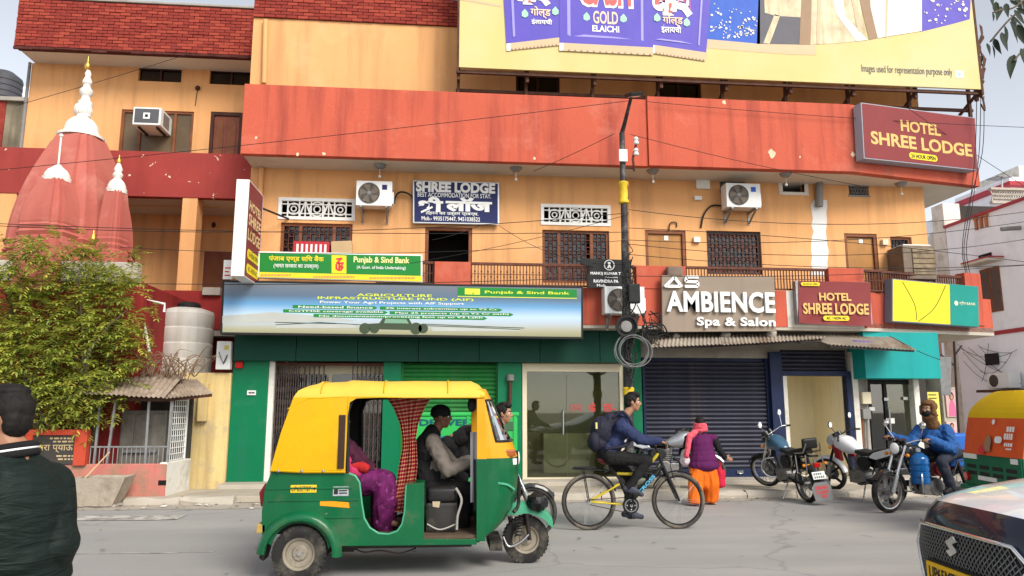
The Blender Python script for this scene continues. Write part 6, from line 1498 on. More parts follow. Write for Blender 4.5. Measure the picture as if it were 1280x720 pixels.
# rows of far houses and trees closing the lane and the street ends
random.seed(17)
for i,(x,y,w,h) in enumerate(((19,44,7,8),(27,40,8,9.5),(-22,26,9,8))):
    b=B(); b.box(x-w/2,x+w/2,y,y+6,0,h); tag(b.obj('far_house',M_['lilac_wall'] if i != 1 else M_['lime_white']),('plain pale house closing the far end of the lane','taller pale house behind the far rooftops','plain pale house beyond the left frame edge')[i],'building')

# ================================================================== BRANCH OVERHEAD
br=thing('overhanging_branch','dark leafy neem branch hanging into the upper corner','branch',F(1275,60,3.4))
random.seed(40); b=B(); BY=3.4
tw_=[[(1330,-60),(1290,0),(1262,24),(1238,52)],[(1300,-20),(1270,8),(1252,12),(1241,16)],[(1330,20),(1290,52),(1274,68),(1268,76)]]
for t in tw_: b.tube(spline([F(x,y,BY) for x,y in t],5),.005,5)
b.obj('twig',M_['bark'],br,smooth=60)
LV=[(1262,26,1276,52),(1256,32,1262,57),(1252,40,1262,62),(1243,48,1253,66),(1234,54,1240,68),(1240,56,1246,72),(1268,68,1265,96),(1276,60,1290,88),(1245,2,1249,20),(1252,8,1248,24),(1258,4,1262,20),(1241,16,1244,26),(1262,18,1285,36),(1270,10,1296,20),(1266,20,1272,44),(1278,0,1300,24),(1284,20,1300,50),(1270,-6,1280,14),(1238,-12,1244,7),(1272,30,1290,60),(1268,12,1284,30),(1262,0,1280,8),(1280,70,1296,84)]
first=None
for x0,y0,x1,y1 in LV:
    yv=BY+random.uniform(-.12,.12); a,c=F(x0,y0,yv),F(x1,y1,yv-.05); d=c-a; L=d.length; d.normalize(); q=B(); s=d.cross(Vector((random.uniform(-.5,.5),-1,random.uniform(-.2,.2)))).normalized(); nn=s.cross(d); W=L*.125; V=[]
    for i in range(7):
        t=i/6; w=W*(math.sin(math.pi*(t ** .7))+.02); mid=a+d*L*t+s*(W*.5*math.sin(t*3))-nn*.1*L*t*t; V+=[mid-s*w+nn*w*.3,mid,mid+s*w+nn*w*.3]
    q.add(V,[(3*i+j,3*i+j+1,3*i+j+4,3*i+j+3) for i in range(6) for j in (0,1)]); q.obj('leaf',pm('leaf_shade',(.012,.020,.008),.6,var=.3),br,smooth=80,fix=False)  # near-black colour paints the leaves as silhouettes against the sky
# ================================================================== PEOPLE
def solid(b,voxel=.008,smooth=3):
    """one continuous closed skin around overlapping shapes"""
    me=bpy.data.meshes.new('tmp'); me.from_pydata([tuple(v) for v in b.v],[],b.f)
    bm=bmesh.new(); bm.from_mesh(me); bmesh.ops.recalc_face_normals(bm,faces=bm.faces); bm.to_mesh(me); bm.free()
    o=bpy.data.objects.new('tmp',me)
    m=o.modifiers.new('r','REMESH'); m.mode='VOXEL'; m.voxel_size=voxel; m.adaptivity=0
    if smooth: s=o.modifiers.new('s','SMOOTH'); s.iterations=smooth; s.factor=.5
    ev=evaluated(o)
    bpy.data.meshes.remove(me); return ev
def cap(b,p,r,q,s,n=10): 
    b.sphere(p,r,n,7); b.sphere(q,s,n,7); b.cyl(p,q,r,s,n)
def limb(b,pts,rs,n=12):
    for i in range(len(pts)-1): cap(b,pts[i],rs[i],pts[i+1],rs[i+1],n)
def finish(me,name,mat,parent,folds=0.0,fs=14.0,stretch=None,seed=0,keep=None,freeze=True):
    vs=[v.co.copy() for v in me.vertices]; ns=[v.normal.copy() for v in me.vertices]
    if folds:
        off=Vector((seed*3.1,seed*1.7,0)); st=stretch or (1,1,1)
        for i,(v,n) in enumerate(zip(vs,ns)):
            q=Vector((v.x*st[0],v.y*st[1],v.z*st[2]))*fs+off
            w=mnoise.noise(q); w2=mnoise.noise(q*2.3)
            vs[i]=v+n*folds*((1-abs(w)*2.2)*.9+w2*.45)
    inv=MW[parent].inverted()
    for v,c in zip(me.vertices,vs): v.co=inv @ c
    me.materials.clear(); me.materials.append(mat); me.shade_smooth(); me.name=name
    return link(name,me,parent,MW[parent])
def lerp(a,b,t): return Vector(a).lerp(Vector(b),t)
def basis(f,u=(0,0,1)):
    f=Vector(f).normalized(); u=Vector(u); r=f.cross(u).normalized(); u=r.cross(f).normalized(); return f,r,u
def hand(b,w,d,pn,side,curl=.8,s=1.0):
    """palm, four bent fingers of different length, thumb from the side of the palm"""
    d=Vector(d).normalized(); pn=Vector(pn); pn=(pn-d*pn.dot(d)).normalized(); lat=d.cross(pn).normalized()*side
    R3=Matrix((lat,d,pn)).transposed(); b.sphere(Vector(w)+d*.05*s,(.040*s,.055*s,.018*s),10,7,R3); cap(b,w,.024*s,Vector(w)+d*.03*s,.026*s)
    for k,(o,L) in enumerate(((.030,.068),(.010,.078),(-.011,.073),(-.030,.058))):
        p0=Vector(w)+d*.092*s+lat*o*s; d1=(d*math.cos(curl*.6)+pn*math.sin(curl*.6)); d2=(d*math.cos(curl*1.5)+pn*math.sin(curl*1.5)); d3=d*math.cos(curl*2.2)+pn*math.sin(curl*2.2)
        p1=p0+d1*L*.45*s; p2=p1+d2*L*.35*s; p3=p2+d3*L*.25*s; limb(b,[p0,p1,p2,p3],[.0095*s,.009*s,.0085*s,.0075*s],7)
    p0=Vector(w)+d*.025*s+lat*.03*s; p1=p0+(d*.6+lat*.75+pn*.3).normalized()*.04*s; p2=p1+(d*.9+lat*.1+pn*(.4+curl*.3)).normalized()*.035*s; limb(b,[p0,p1,p2],[.012*s,.011*s,.009*s],7)
def head_shape(b,c,f,r,u,s=1.0):
    R3=Matrix((r,f,u)).transposed(); P=lambda x,y,z: c+(r*x+f*y+u*z)*s
    b.sphere(P(0,-.008,.025),(.074*s,.092*s,.090*s),14,10,R3); b.sphere(P(0,.012,-.035),(.060*s,.072*s,.075*s),12,9,R3); b.sphere(P(0,.045,-.085),(.032*s,.032*s,.026*s),10,7,R3)
    b.sphere(P(0,.070,.032),(.05*s,.018*s,.014*s),10,6,R3); cap(b,P(0,.083,.022),.008*s,P(0,.103,-.022),.013*s,8); b.sphere(P(.013,.086,-.026),.010*s,6,5); b.sphere(P(-.013,.086,-.026),.010*s,6,5)
    b.sphere(P(0,.077,-.054),(.024*s,.013*s,.0065*s),8,6,R3); b.sphere(P(0,.075,-.066),(.020*s,.013*s,.008*s),8,6,R3)
    for q in (-1,1):
        b.sphere(P(q*.076,-.004,-.008),(.011*s,.022*s,.032*s),8,7,R3); b.sphere(P(q*.042,.055,-.018),(.022*s,.018*s,.02*s),8,6,R3)
def eyes(t,c,f,r,u,s=1.0):
    P=lambda x,y,z: c+(r*x+f*y+u*z)*s
    for q in (-1,1):
        e=B(); e.sphere(P(q*.030,.068,.006),.0125*s,10,8); e.m=1; e.sphere(P(q*.030,.0765,.006),.006*s,8,6); e.obj('eye',[M_['ink_white'],M_['ink_black']],t,smooth=60)
    e=B()
    for q in (-1,1): e.tube([P(q*.014,.087,.027),P(q*.030,.085,.034),P(q*.050,.072,.028)],[.004*s,.0055*s,.003*s],6)
    e.obj('eyebrow',M_['hair_black'],t,smooth=60)
pm('hair_black',(.012,.010,.009),.7,var=.4,vs=30,bump=.15,bs=200); pm('skin_brown',(.33,.165,.095),.55,var=.08,vs=8,spec=.35); pm('skin_deep',(.20,.09,.05),.55,var=.1,vs=8,spec=.35)

def human(name,label,J,face,skin,up=(0,0,1),s=1.0,hands=(None,None),vox=.009,loc=None,hair='short'):
    """body as one continuous skin; J holds the joints in world space (l / r are the person's own sides)"""
    f,r,u=basis(face,up); h=Vector(J['head'])
    t=thing(name,label,'person',loc or (J['pel'].x,J['pel'].y,0)); b=B()
    head_shape(b,h,f,r,u,s)
    nk=Vector(J['neck']); cap(b,h-u*.06*s-f*.012*s,.050*s,nk,.056*s)
    ch,pel=Vector(J['chest']),Vector(J['pel']); cap(b,nk,.06*s,ch,.10*s); cap(b,ch,.11*s,pel,.10*s)
    for q in 'lr':
        limb(b,[J['sh' +q],J['el' +q],J['wr' +q]],[.052*s,.040*s,.026*s]); cap(b,ch,.08*s,J['sh' +q],.05*s)
        limb(b,[J['hip' +q],J['kn' +q],J['an' +q]],[.078*s,.055*s,.038*s]); cap(b,pel,.09*s,J['hip' +q],.08*s)
        toe=J.get('toe' +q); toe=Vector(toe) if toe is not None else Vector(J['an' +q])+f*.16*s-Vector((0,0,.05)); limb(b,[J['an' +q],toe],[.036*s,.026*s])
        hd=hands[0 if q=='l' else 1]
        wd=Vector(J['wr' +q])-Vector(J['el' +q])
        if hd is None: hand(b,J['wr' +q],wd,-f,-1 if q=='l' else 1,.5,s)
        else: hand(b,J['wr' +q],hd[0] or wd,hd[1],-1 if q=='l' else 1,hd[2],s)
    finish(solid(b,vox,2),'body',skin,t); eyes(t,h,f,r,u,s)
    if hair:
        b=B(); R3=Matrix((r,f,u)).transposed(); P=lambda x,y,z: h+(r*x+f*y+u*z)*s
        b.sphere(P(0,-.020,.042),(.082*s,.092*s,.086*s),14,10,R3); b.sphere(P(0,-.055,-.005),(.074*s,.058*s,.07*s),12,8,R3)
        if hair=='short': b.sphere(P(.01,.052,.098),(.062*s,.045*s,.030*s),10,8,R3); b.sphere(P(0,.0,.115),(.068*s,.07*s,.026*s),10,8,R3)
        for q in (-1,1): b.sphere(P(q*.072,.018,.03),(.014*s,.026*s,.04*s),8,6,R3)
        finish(solid(b,.007,2),'hair',M_['hair_black'],t,.004,60,(1,1,.4))
    return t,(h,f,r,u)
def jacket(t,J,mat,s=1.0,vox=.01,fold=.008,fs=13,name='jacket',width=.155,deep=.115,belly=.135,cuff=.045,hem=0.0,sl=(.078,.062,.05),arms='lr',sleeves=True,seed=1,right=None,fwd=None):
    b=B(); nk,ch,pel=Vector(J['neck']),Vector(J['chest']),Vector(J['pel']); up=(nk-pel).normalized()
    sr=(Vector(J['shr'])-Vector(J['shl'])).normalized(); fw=up.cross(sr).normalized(); R3=Matrix((sr,fw,up)).transposed()
    b.sphere(ch,(width*s,deep*s,.17*s),16,12,R3); b.sphere(lerp(ch,pel,.5),(width*.93*s,belly*s*.95,.16*s),16,12,R3); b.sphere(pel+up*(.06-hem)*s,(width*.98*s,belly*s,.13*s),16,12,R3)
    cap(b,nk-up*.01,.062*s,ch,.09*s)
    for q in 'lr':
        cap(b,nk-up*.05*s,.055*s,J['sh' +q],.066*s); cap(b,ch,.09*s,Vector(J['sh' +q])-up*.03,.07*s)
        if sleeves: limb(b,[J['sh' +q],J['el' +q],J['wr' +q]],[sl[0]*s,sl[1]*s,sl[2]*s])
        else: b.sphere(J['sh' +q],.075*s,10,8)
    return finish(solid(b,vox,3),name,mat,t,fold,fs,None,seed)
def trousers(t,J,mat,s=1.0,vox=.01,fold=.007,r=(.098,.075,.062),name='trousers',seed=2,fs=13):
    b=B(); pel=Vector(J['pel'])
    b.sphere(pel+Vector((0,0,.02)),(.15*s,.13*s,.12*s),14,10)
    for q in 'lr': limb(b,[J['hip' +q],J['kn' +q],J['an' +q]],[r[0]*s,r[1]*s,r[2]*s]); cap(b,pel,.12*s,J['hip' +q],r[0]*s)
    return finish(solid(b,vox,3),name,mat,t,fold,fs,None,seed)
def shoes(t,J,mat,f,s=1.0,sole=None):
    for q in 'lr':
        a=Vector(J['an' +q]); toe=J.get('toe' +q); toe=Vector(toe) if toe is not None else a+Vector(f)*.17*s-Vector((0,0,.055)); d=(toe-a); d.normalize(); heel=a-d*.045*s-Vector((0,0,.04))*s
        b=B(); cap(b,a-Vector((0,0,.01)),.048*s,heel,.040*s); cap(b,heel,.04*s,toe,.032*s); cap(b,a,.046*s,lerp(a,toe,.7),.036*s); finish(solid(b,.008,2),'shoe',mat,t)
def mirrorJ(**k): return {a: Vector(c) for a,c in k.items()}
# ================================================================== AUTO RICKSHAW
YA,YC,YF=7.06,7.70,8.34
auto=thing('auto_rickshaw','green and yellow auto rickshaw driving past the bank','auto rickshaw',(F(500,700,YA).x,YC,0))
pm('auto_green',(.003,.098,.034),.34,var=.12,vs=2.5,coat=.25,stain=(.11,.12,.07),sa=.4,ss=3.0,streak=(.004,.06,.02),ka=.35,ks=2,chip=(.20,.18,.13),cth=.715,cs=7,bump=.22,bs=4.5)
pm('auto_mint',(.06,.30,.17),.4,var=.12,vs=4,coat=.2)
pm('auto_yellow',(.60,.34,.002),.55,var=.07,vs=2.0,stain=(.46,.25,.01),sa=.35,ss=2.2,streak=(.56,.33,.03),ka=.5,ks=2.5,bump=.5,bs=5)
pm('auto_roof_lit',(.68,.44,.06),.6,var=.06,vs=2,stain=(.52,.36,.12),sa=.5,ss=3,bump=.5,bs=5)  # paler canopy yellow: light on the curved top put into the colour
pm('auto_amber',(.66,.30,.008),.38,var=.06,vs=3,coat=.2)
pm('vinyl_black',(.020,.019,.019),.38,var=.2,vs=6,bump=.15,bs=30)
pm('floor_mat',(.11,.075,.05),.85,var=.3,vs=5)
af=front(YA)
def P2(px,py,Y=YA): q=F(px,py,Y); return (q.x,q.z)
def arc(cx,cy,r,a0,a1,n): return [(cx+r*math.cos(R(a0+(a1-a0)*i/n)),cy-r*math.sin(R(a0+(a1-a0)*i/n))) for i in range(n+1)]
ARCH=arc(374,690,36,5,168,12)
side=[(339,590),(436,592),(444,595),(449,603),(452,630),(455,648),(462,660),(473,667),(486,668),(497,664),(503,655),(506,640),(508,606),(530,603),(530,674),(596,674),(596,681),(414,683)]+ARCH+[(331,676),(327,668),(327,640),(331,610)]
for y,nm in ((YA,'side_panel'),(YF-.03,'side_panel')):
    b=B(); b.prism([P2(*p) for p in side],Fr((0,y,0),(1,0,0),(0,0,1),(0,-1,0)),-.03,0); b.obj(nm,M_['auto_green'],auto,bevel=.006)
# pressed ribs, trim along the passenger opening
b=B()
for py,a,c in ((611,332,440),(626,330,448),(647,400,450)):
    x0,z0=P2(a,py); x1,z1=P2(c,py+1); b.box(x0,x1,YA-.008,YA+.002,z0-.008,z0+.008)
b.obj('pressed_rib',M_['auto_green'],auto,bevel=.003)
b=B(); b.tube([F(x,y,YA+.012) for x,y in side[1:13]],.012,8); b.obj('opening_trim',M_['auto_mint'],auto,smooth=60)
# tail
x0,z0=P2(327,672); x1,z1=P2(340,592)
b=B(); rings=[]
for px,py in ((338,590),(331,610),(327,640),(327,668),(331,677)):
    x,z=P2(px,py); rings.append([(x+.015+.05*(abs(t) ** 4),YC+t*(YF-YA-.04)/2,z) for t in [-1+2*i/10 for i in range(11)]])
b.loft(rings,cap=False,closed=False); b.obj('tail_panel',M_['auto_green'],auto,smooth=40,fix=False)
for y in (YA+.05,YF-.13):
    xx,zz=P2(324,634); x2,z2=P2(331,605); b=B(); b.prism([(xx,zz),(x2+.02,zz-.01),(x2+.03,z2),(x2-.01,z2),(xx-.02,zz+.12)],Fr((0,y,0),(1,0,0),(0,0,1),(0,-1,0)),-.10,0); b.obj('tail_lamp',pm('lamp_red',(.16,.008,.012),.15,var=.1,coat=.5),auto,bevel=.008)
xx,zz=P2(320,667); x2,z2=P2(330,655); b=B(); b.box(xx,x2+.02,YA+.0,YF,zz,z2); b.obj('rear_bumper',pm('bumper_ochre',(.40,.27,.07),.6,var=.2,vs=5),auto,bevel=.012)
b=B(); q=[P2(323,674),P2(331,674),P2(331,690),P2(327,703),P2(322,700)]; b.prism(q,Fr((0,YA+.06,0),(1,0,0),(0,0,1),(0,-1,0)),-.2,0); b.obj('mud_flap',M_['black_rubber'],auto)
# rear fender flare
b=B(); rings=[]
for i in range(15):
    a=R(178-182*i/14); c=P2(374,693); r0,r1=.295,.375
    dx,dz=math.cos(a),math.sin(a)
    rings.append([(c[0]+dx*r0,YA-.0,c[1]+dz*r0),(c[0]+dx*r0,YA-.055,c[1]+dz*r0),(c[0]+dx*(r0+.03),YA-.065,c[1]+dz*(r0+.03)),(c[0]+dx*(r1-.02),YA-.04,c[1]+dz*(r1-.02)),(c[0]+dx*r1,YA+.0,c[1]+dz*r1)])
b.loft(rings,cap=True); b.obj('rear_fender',M_['auto_green'],auto,smooth=60)
# wheels -----------------------------------------------------------
def wheel(parent,c,r,w,axle,tread=True,rimm=None,spoke=None):
    """tyre with tread blocks, steel rim, hub; returns the tyre"""
    ax=Vector(axle).normalized(); c=Vector(c); rw=r*.60
    wh=link('wheel',None,parent,Matrix.Translation(c)); wh.empty_display_size=.1
    b=B(); prof=[(rw,-w*.42),(r*.72,-w*.52),(r*.86,-w*.53),(r*.95,-w*.46),(r*.99,-w*.28),(r,0),(r*.99,w*.28),(r*.95,w*.46),(r*.86,w*.53),(r*.72,w*.52),(rw,w*.42)]
    b.lathe(prof,c,40,ax,cap=False)
    if tread:
        u=ax.orthogonal().normalized(); v=ax.cross(u)
        for k in range(36):
            a=2*math.pi*k/36; d=u*math.cos(a)+v*math.sin(a); tn=ax.cross(d)
            for s in (-1,1):
                fr_=Fr(c+d*r*.965+ax*s*w*.34,d,tn,ax); b.fbox(fr_,-.01,r*.04,-r*.055,r*.055,-w*.14,w*.14)
    b.obj('tyre',M_['black_rubber'],wh,smooth=40)
    b=B(); b.lathe([(rw*1.04,-w*.43),(rw*1.0,-w*.30),(rw*.86,-w*.26),(rw*.80,-w*.05),(rw*.5,-w*.02),(rw*.42,-w*.14),(.001,-w*.16)],c,32,ax,cap=False); b.lathe([(rw*1.04,w*.43),(rw*1.0,w*.30),(rw*.86,w*.26),(rw*.80,w*.05),(rw*.5,w*.02),(rw*.42,w*.14),(.001,w*.16)],c,32,ax,cap=False); b.obj('rim',rimm or pm('rim_dusty',(.30,.26,.20),.6,.5,var=.2,vs=8,stain=(.12,.10,.08),sa=.6,ss=6),wh,smooth=35)
    b=B(); u=ax.orthogonal().normalized(); v=ax.cross(u)
    for s in (-1,1):
        for k in range(4): a=math.pi/2*k+.4; p=c+(u*math.cos(a)+v*math.sin(a))*rw*.3+ax*s*w*.12; b.cyl(p,p+ax*s*w*.12,rw*.06,n=6)
        b.cyl(c+ax*s*w*.1,c+ax*s*w*.26,rw*.14,n=10)
    b.obj('hub',M_['grey_metal'],wh,smooth=40)
    return wh
rc=F(374,695,YA); rz_=.236
wheel(auto,(rc.x,YA+.02,rz_),.236,.11,(0,1,0)); wheel(auto,(rc.x,YF-.02,rz_),.236,.11,(0,1,0))
b=B(); b.cyl((rc.x,YA+.08,rz_),(rc.x,YF-.08,rz_),.04,n=10); b.box(rc.x-.1,rc.x+.45,YA+.25,YF-.25,.2,.42); b.obj('axle_engine',M_['iron_dark'],auto)
b=B(); b.box(P2(410,683)[0],P2(590,683)[0],YA+.08,YF-.08,P2(500,684)[1]-.02,P2(500,680)[1]); b.tube(spline([F(440,684,YA+.1),F(455,690,YA+.1),F(475,688,YA+.1),F(500,691,YA+.1),F(520,685,YA+.1)],5),.008,5); b.obj('chassis',M_['iron_dark'],auto)
fw=(F(657,672,YC).x,YC,.228)
wheel(auto,fw,.228,.10,(0,1,0))
# floor, walls of the cabin
zf=P2(500,668)[1]; xr,xfwd=P2(340,600)[0],P2(600,600)[0]
b=B(); b.box(P2(452,600)[0]-.3,xfwd,YA+.032,YF-.032,zf-.05,zf-.02); b.obj('floor',M_['floor_mat'],auto)
# canopy -----------------------------------------------------------
REAR=[(588,338),(560,346),(530,355),(515,358),(507,361),(497,367),(488,373),(482,385),(479,398)]
zr=[(P2(px,py)[1],P2(px,py)[0]) for py,px in REAR]
def rear_x(z):
    if z <= zr[0][0]: return zr[0][1]
    for (za,xa),(zc,xc) in zip(zr,zr[1:]):
        if z <= zc: return xa+(xc-xa)*(z-za)/(zc-za)
    return zr[-1][1]
ztop=P2(500,475)[1]; zsh=P2(500,497)[1]; zbt=P2(380,588)[1]
def arch(zb,top,n=8,inset=0.0):
    """cross-section from near hem over the roof to the far hem"""
    hw=(YF-YA)/2+.015-inset; pts=[(-hw,zb)]
    if zb < zsh-.05: pts+=[(-hw-.01,zb+(zsh-zb)*.5)]
    else: pts+=[(-hw,zb+.002)]
    for i in range(n+1):
        a=math.pi*.5*i/n; pts.append((-hw+.30*(1-math.cos(a)),zsh+(top-inset-zsh)*(math.sin(a) ** .9)))
    return pts+[(-y,z) for y,z in pts[::-1]]
stations=[(338,588),(372,588),(400,588),(428,588),(434,588),(434.5,520),(438,503),(446,498),(480,497),(520,497),(560,497),(590,497),(600,497),(606,496)]
def canopy_rings(inset):
    rings=[]
    for px,pyb in stations:
        top=ztop-(.012 if px < 430 else 0)-(.03 if px >= 600 else 0)-(.05 if px >= 606 else 0)+.006*math.sin(px*.09)
        zb=P2(px,pyb)[1]; x0=P2(px,530)[0] if px < 435 else P2(px,490)[0]
        rings.append([(max(rear_x(z) if px < 432 else -9,x0-inset)+inset,YC+y,z) for y,z in arch(zb,top,8,inset)])
    return rings
rg=canopy_rings(0.0); b=B(); b.loft(rg,cap=False,closed=False)
n=len(rg[0]); r0=rg[0]
for i in range(n // 2-1): b.quad(r0[i],r0[i+1],r0[n-2-i],r0[n-1-i])
fr0=rg[-1]
for i in range(n // 2-1): b.quad(fr0[i],fr0[n-1-i],fr0[n-2-i],fr0[i+1])
zroof=P2(500,496)[1]-.0
for k,f_ in enumerate(b.f):
    zc=sum(b.v[i].z for i in f_)/len(f_); b.mi[k]=1 if zc > zroof+.005 else 0
cn=b.obj('canopy',[M_['auto_yellow'],M_['auto_roof_lit']],auto,smooth=35,fix=False)
b=B(); b.loft(canopy_rings(.018),cap=False,closed=False); b.obj('canopy_lining',M_['black_matte'],auto,smooth=60,fix=False)
b=B(); b.tube([F(338,588,YA-.02),F(380,590,YA-.022),F(432,590,YA-.02)],.012,6); b.tube([F(360,511,YA-.012),F(385,498,YA-.014),F(432,496,YA-.012),F(520,497,YA-.01),F(604,497,YA-.01)],.006,5); b.obj('hem',M_['auto_yellow'],cn,smooth=60)
b=B(); b.fbox(Fr(F(427,552,YA-.02),(1,0,0),(0,0,1),(0,-1,0)),-.03,.03,-.24,.24,0,.012); b.obj('strap',pm('strap_brown',(.045,.022,.015),.7),cn,bevel=.004)
for px in (385,462,535):
    q=B(); q.tube([Vector(p_)+Vector((0,0,.004)) for p_ in canopy_rings(-.004)[[s_[0] for s_ in stations].index(400 if px < 400 else (480 if px < 500 else 560))][3:-3]],.006,5); q.obj('seam',M_['auto_yellow'],cn,smooth=60)
for px in (348,377,404): p=F(px,589,YA-.03); q=B(); q.sphere(p,.014,8,6); q.obj('stud',M_['grey_metal'],cn)
# posts between hem and body on both sides
for y in (YA+.03,YF-.03):
    b=B(); b.tube([(P2(434,590)[0],y,P2(434,590)[1]),(P2(434,515)[0],y,P2(434,515)[1]),(P2(440,500)[0],y,P2(440,500)[1]+.01),(P2(456,496)[0],y,P2(456,496)[1]+.02)],.018,8); b.obj('door_post',M_['black_matte'],auto,smooth=50)
# front cab ----------------------------------------------------------
xa=P2(597,540)[0]
def xfront(py):
    for (p0,x0),(p1,x1) in zip(FRP,FRP[1:]):
        if py <= p1: return x0+(x1-x0)*(py-p0)/(p1-p0)
    return FRP[-1][1]
FRP=[(484,607),(497,614),(525,628),(552,641),(573,648),(590,650),(615,649),(632,645),(650,636),(664,624),(673,610),(678,600)]
def cab_ring(py,k=20):
    z=P2(620,py)[1]; xf=F(xfront(py),py,YC-.3).x; hw=(YF-YA)/2-(.0 if py > 560 else .03*(560-py)/70); ring=[]
    for i in range(k+1):
        t=-math.pi/2+math.pi*i/k; cs,sn=math.cos(t),math.sin(t)
        ring.append((xa+(xf-xa)*(abs(cs) ** .62),YC+math.copysign(abs(sn) ** .62,sn)*hw,z))
    return ring
pys=[486,497,500,508,520,532,544,552,560,573,585,600,620,640,655,666,674,678]
rings=[cab_ring(p) for p in pys]; K=20
b=B(); g=B()
for i in range(len(pys)-1):
    for j in range(K):
        q=(rings[i][j],rings[i][j+1],rings[i+1][j+1],rings[i+1][j])
        if 500 <= pys[i] < 552 and 2 <= j <= K-3 and j not in (): g.quad(*q)
        else: b.m=0 if pys[i] < 573 else 1; b.quad(*q)
cab=b.obj('front_cab',[M_['auto_amber'],M_['auto_green']],auto,smooth=45,fix=False)
g.obj('windscreen',M_['clear_glass'],auto,smooth=60,fix=False)
# black rubber gasket round the glass
i0,i1=pys.index(500),pys.index(552); loop=[rings[i0][j] for j in range(2,K-1)]+[rings[i][K-2] for i in range(i0+1,i1)]+[rings[i1][j] for j in range(K-2,1,-1)]+[rings[i][2] for i in range(i1-1,i0,-1)]
b=B(); b.tube(loop,.013,6,closed=True); b.obj('gasket',M_['black_rubber'],auto,smooth=60)
for y in (YA,YF-.03):
    b=B(); b.prism([P2(596,497),P2(606,497),P2(608,573),P2(606,676),P2(596,676)],Fr((0,y,0),(1,0,0),(0,0,1),(0,-1,0)),-.03,.004); b.m=0
    o=b.obj('door_pillar',[M_['auto_amber'],M_['auto_green']],auto,bevel=.006)
    zc=P2(600,573)[1]-MW[auto].translation.z
    for f_ in o.data.polygons: f_.material_index=0
    b=B(); b.prism([P2(595.5,573.5),P2(608.5,573.5),P2(607,676.5),P2(595.5,676.5)],Fr((0,y,0),(1,0,0),(0,0,1),(0,-1,0)),-.034,.008); b.obj('door_pillar',M_['auto_green'],auto,bevel=.006)
b=B(); b.fbox(Fr(F(631,566,YA+.1),(1,.30,0),(0,0,1),(.3,-1,0)),-.10,.10,-.035,.03,-.02,.035); b.obj('side_lamp',pm('lamp_amber',(.34,.09,.015),.2,var=.2,coat=.5),auto,bevel=.012)
b=B(); b.fbox(Fr(F(637,577,YA+.13),(1,.42,0),(0,0,1),(.42,-1,0)),-.07,.07,-.028,.028,-.01,.012); b.obj('sticker',M_['white_paint'],auto)
b=B(); b.tube(spline([F(622,604,YA+.03),F(634,606,YA+.05),F(643,612,YA+.09),F(646,625,YA+.1)],5),[.004]+[.012]*14+[.004],6) if False else b.tube(spline([F(622,604,YA+.015),F(634,606,YA+.05),F(643,612,YA+.1)],5),.012,6); b.obj('pressed_rib',M_['auto_mint'],auto,smooth=60)
# front mudguard, fork, spring, lamp wrapped in black plastic
b=B(); rings_=[]
for i in range(13):
    a=R(158-120*i/12); rr_=.37+(.03 if i < 5 else 0)-.04*(i/12) ** 2; rings_.append([(fw[0]+math.cos(a)*rr_+(-.02 if i < 3 else 0),YC+y*(1.15 if i < 6 else 1.0),fw[2]+.0+math.sin(a)*rr_-dz) for y,dz in ((-.11,.10),(-.11,.03),(-.07,0.0),(0,-.012),(.07,0),(.11,.03),(.11,.10))])
b.loft(rings_,cap=False,closed=False); b.obj('front_mudguard',M_['auto_mint'],auto,smooth=50,fix=False)
b=B(); b.tube(spline([F(629,671,YC-.09),F(636,683,YC-.1),F(650,678,YC-.1),F(661,668,YC-.09)],6),.012,8); b.obj('bumper_hoop',M_['steel'],auto,smooth=60)
b=B(); b.cyl(F(658,641,YC-.08),(fw[0]+.03,YC-.08,fw[2]),.025,.02,8); b.cyl(F(657,641,YC+.08),(fw[0]+.03,YC+.08,fw[2]),.025,.02,8); b.obj('fork',M_['iron_dark'],auto,smooth=50)
b=B(); sp0=F(648,648,YC-.1)
b.tube([(sp0.x+.035*math.cos(k*.7),YC-.1+.035*math.sin(k*.7),sp0.z-k*.0035) for k in range(50)],.007,5); b.obj('spring',M_['black_matte'],auto,smooth=60)
b=B(); c=F(671,628,YC-.06); random.seed(2); b.sphere(c,(.105,.14,.10),14,10)
for i in range(len(b.v)): b.v[i]+=(b.v[i]-c)*random.uniform(-.14,.14)
b.obj('head_lamp',pm('bin_bag',(.014,.014,.015),.22,var=.2,bump=.6,bs=40),auto,smooth=25)
b=B(); b.tube(spline([F(640,588,YC-.45),F(648,600,YC-.3),F(648,630,YC-.25),F(642,640,YC-.3)],5),.02,6); b.obj('hose',M_['black_rubber'],auto,smooth=60)
b=B(); b.box(F(610,681,YC).x,F(625,681,YC).x,YC-.3,YC+.3,.17,.26); b.obj('mud_flap',M_['black_rubber'],auto)
# dash, handlebar, mirror, wiper
hb=F(592,585,YC); b=B(); b.tube([(hb.x,YC-.32,hb.z-.02),(hb.x-.03,YC-.15,hb.z),(hb.x+.03,YC,hb.z),(hb.x-.03,YC+.15,hb.z),(hb.x,YC+.32,hb.z-.02)],.018,8); b.cyl((hb.x+.03,YC,hb.z),(fw[0]-.05,YC,.5),.03,n=8); b.obj('handlebar',M_['black_matte'],auto,smooth=50)
b=B(); b.box(F(604,575,YC).x,F(630,575,YC).x,YA+.1,YF-.1,P2(610,580)[1]-.1,P2(610,574)[1]); b.obj('dashboard',M_['black_matte'],auto,bevel=.02)
p=F(590,506,YA+.2); b=B(); b.sphere(p,(.045,.03,.07),12,8); b.cyl(p,p+Vector((.1,.05,-.02)),.008,n=6); b.obj('mirror',M_['black_matte'],auto,smooth=50)
b=B(); b.bar(F(614,505,YA+.3),F(630,545,YA+.28),.008); b.obj('wiper',M_['black_matte'],auto)
b=B(); b.bar((P2(594,575)[0],YA+.08,P2(594,575)[1]),(P2(594,640)[0],YA+.08,P2(594,640)[1]),.02); b.obj('grab_rail',M_['black_matte'],auto)
b=B(); V=[]
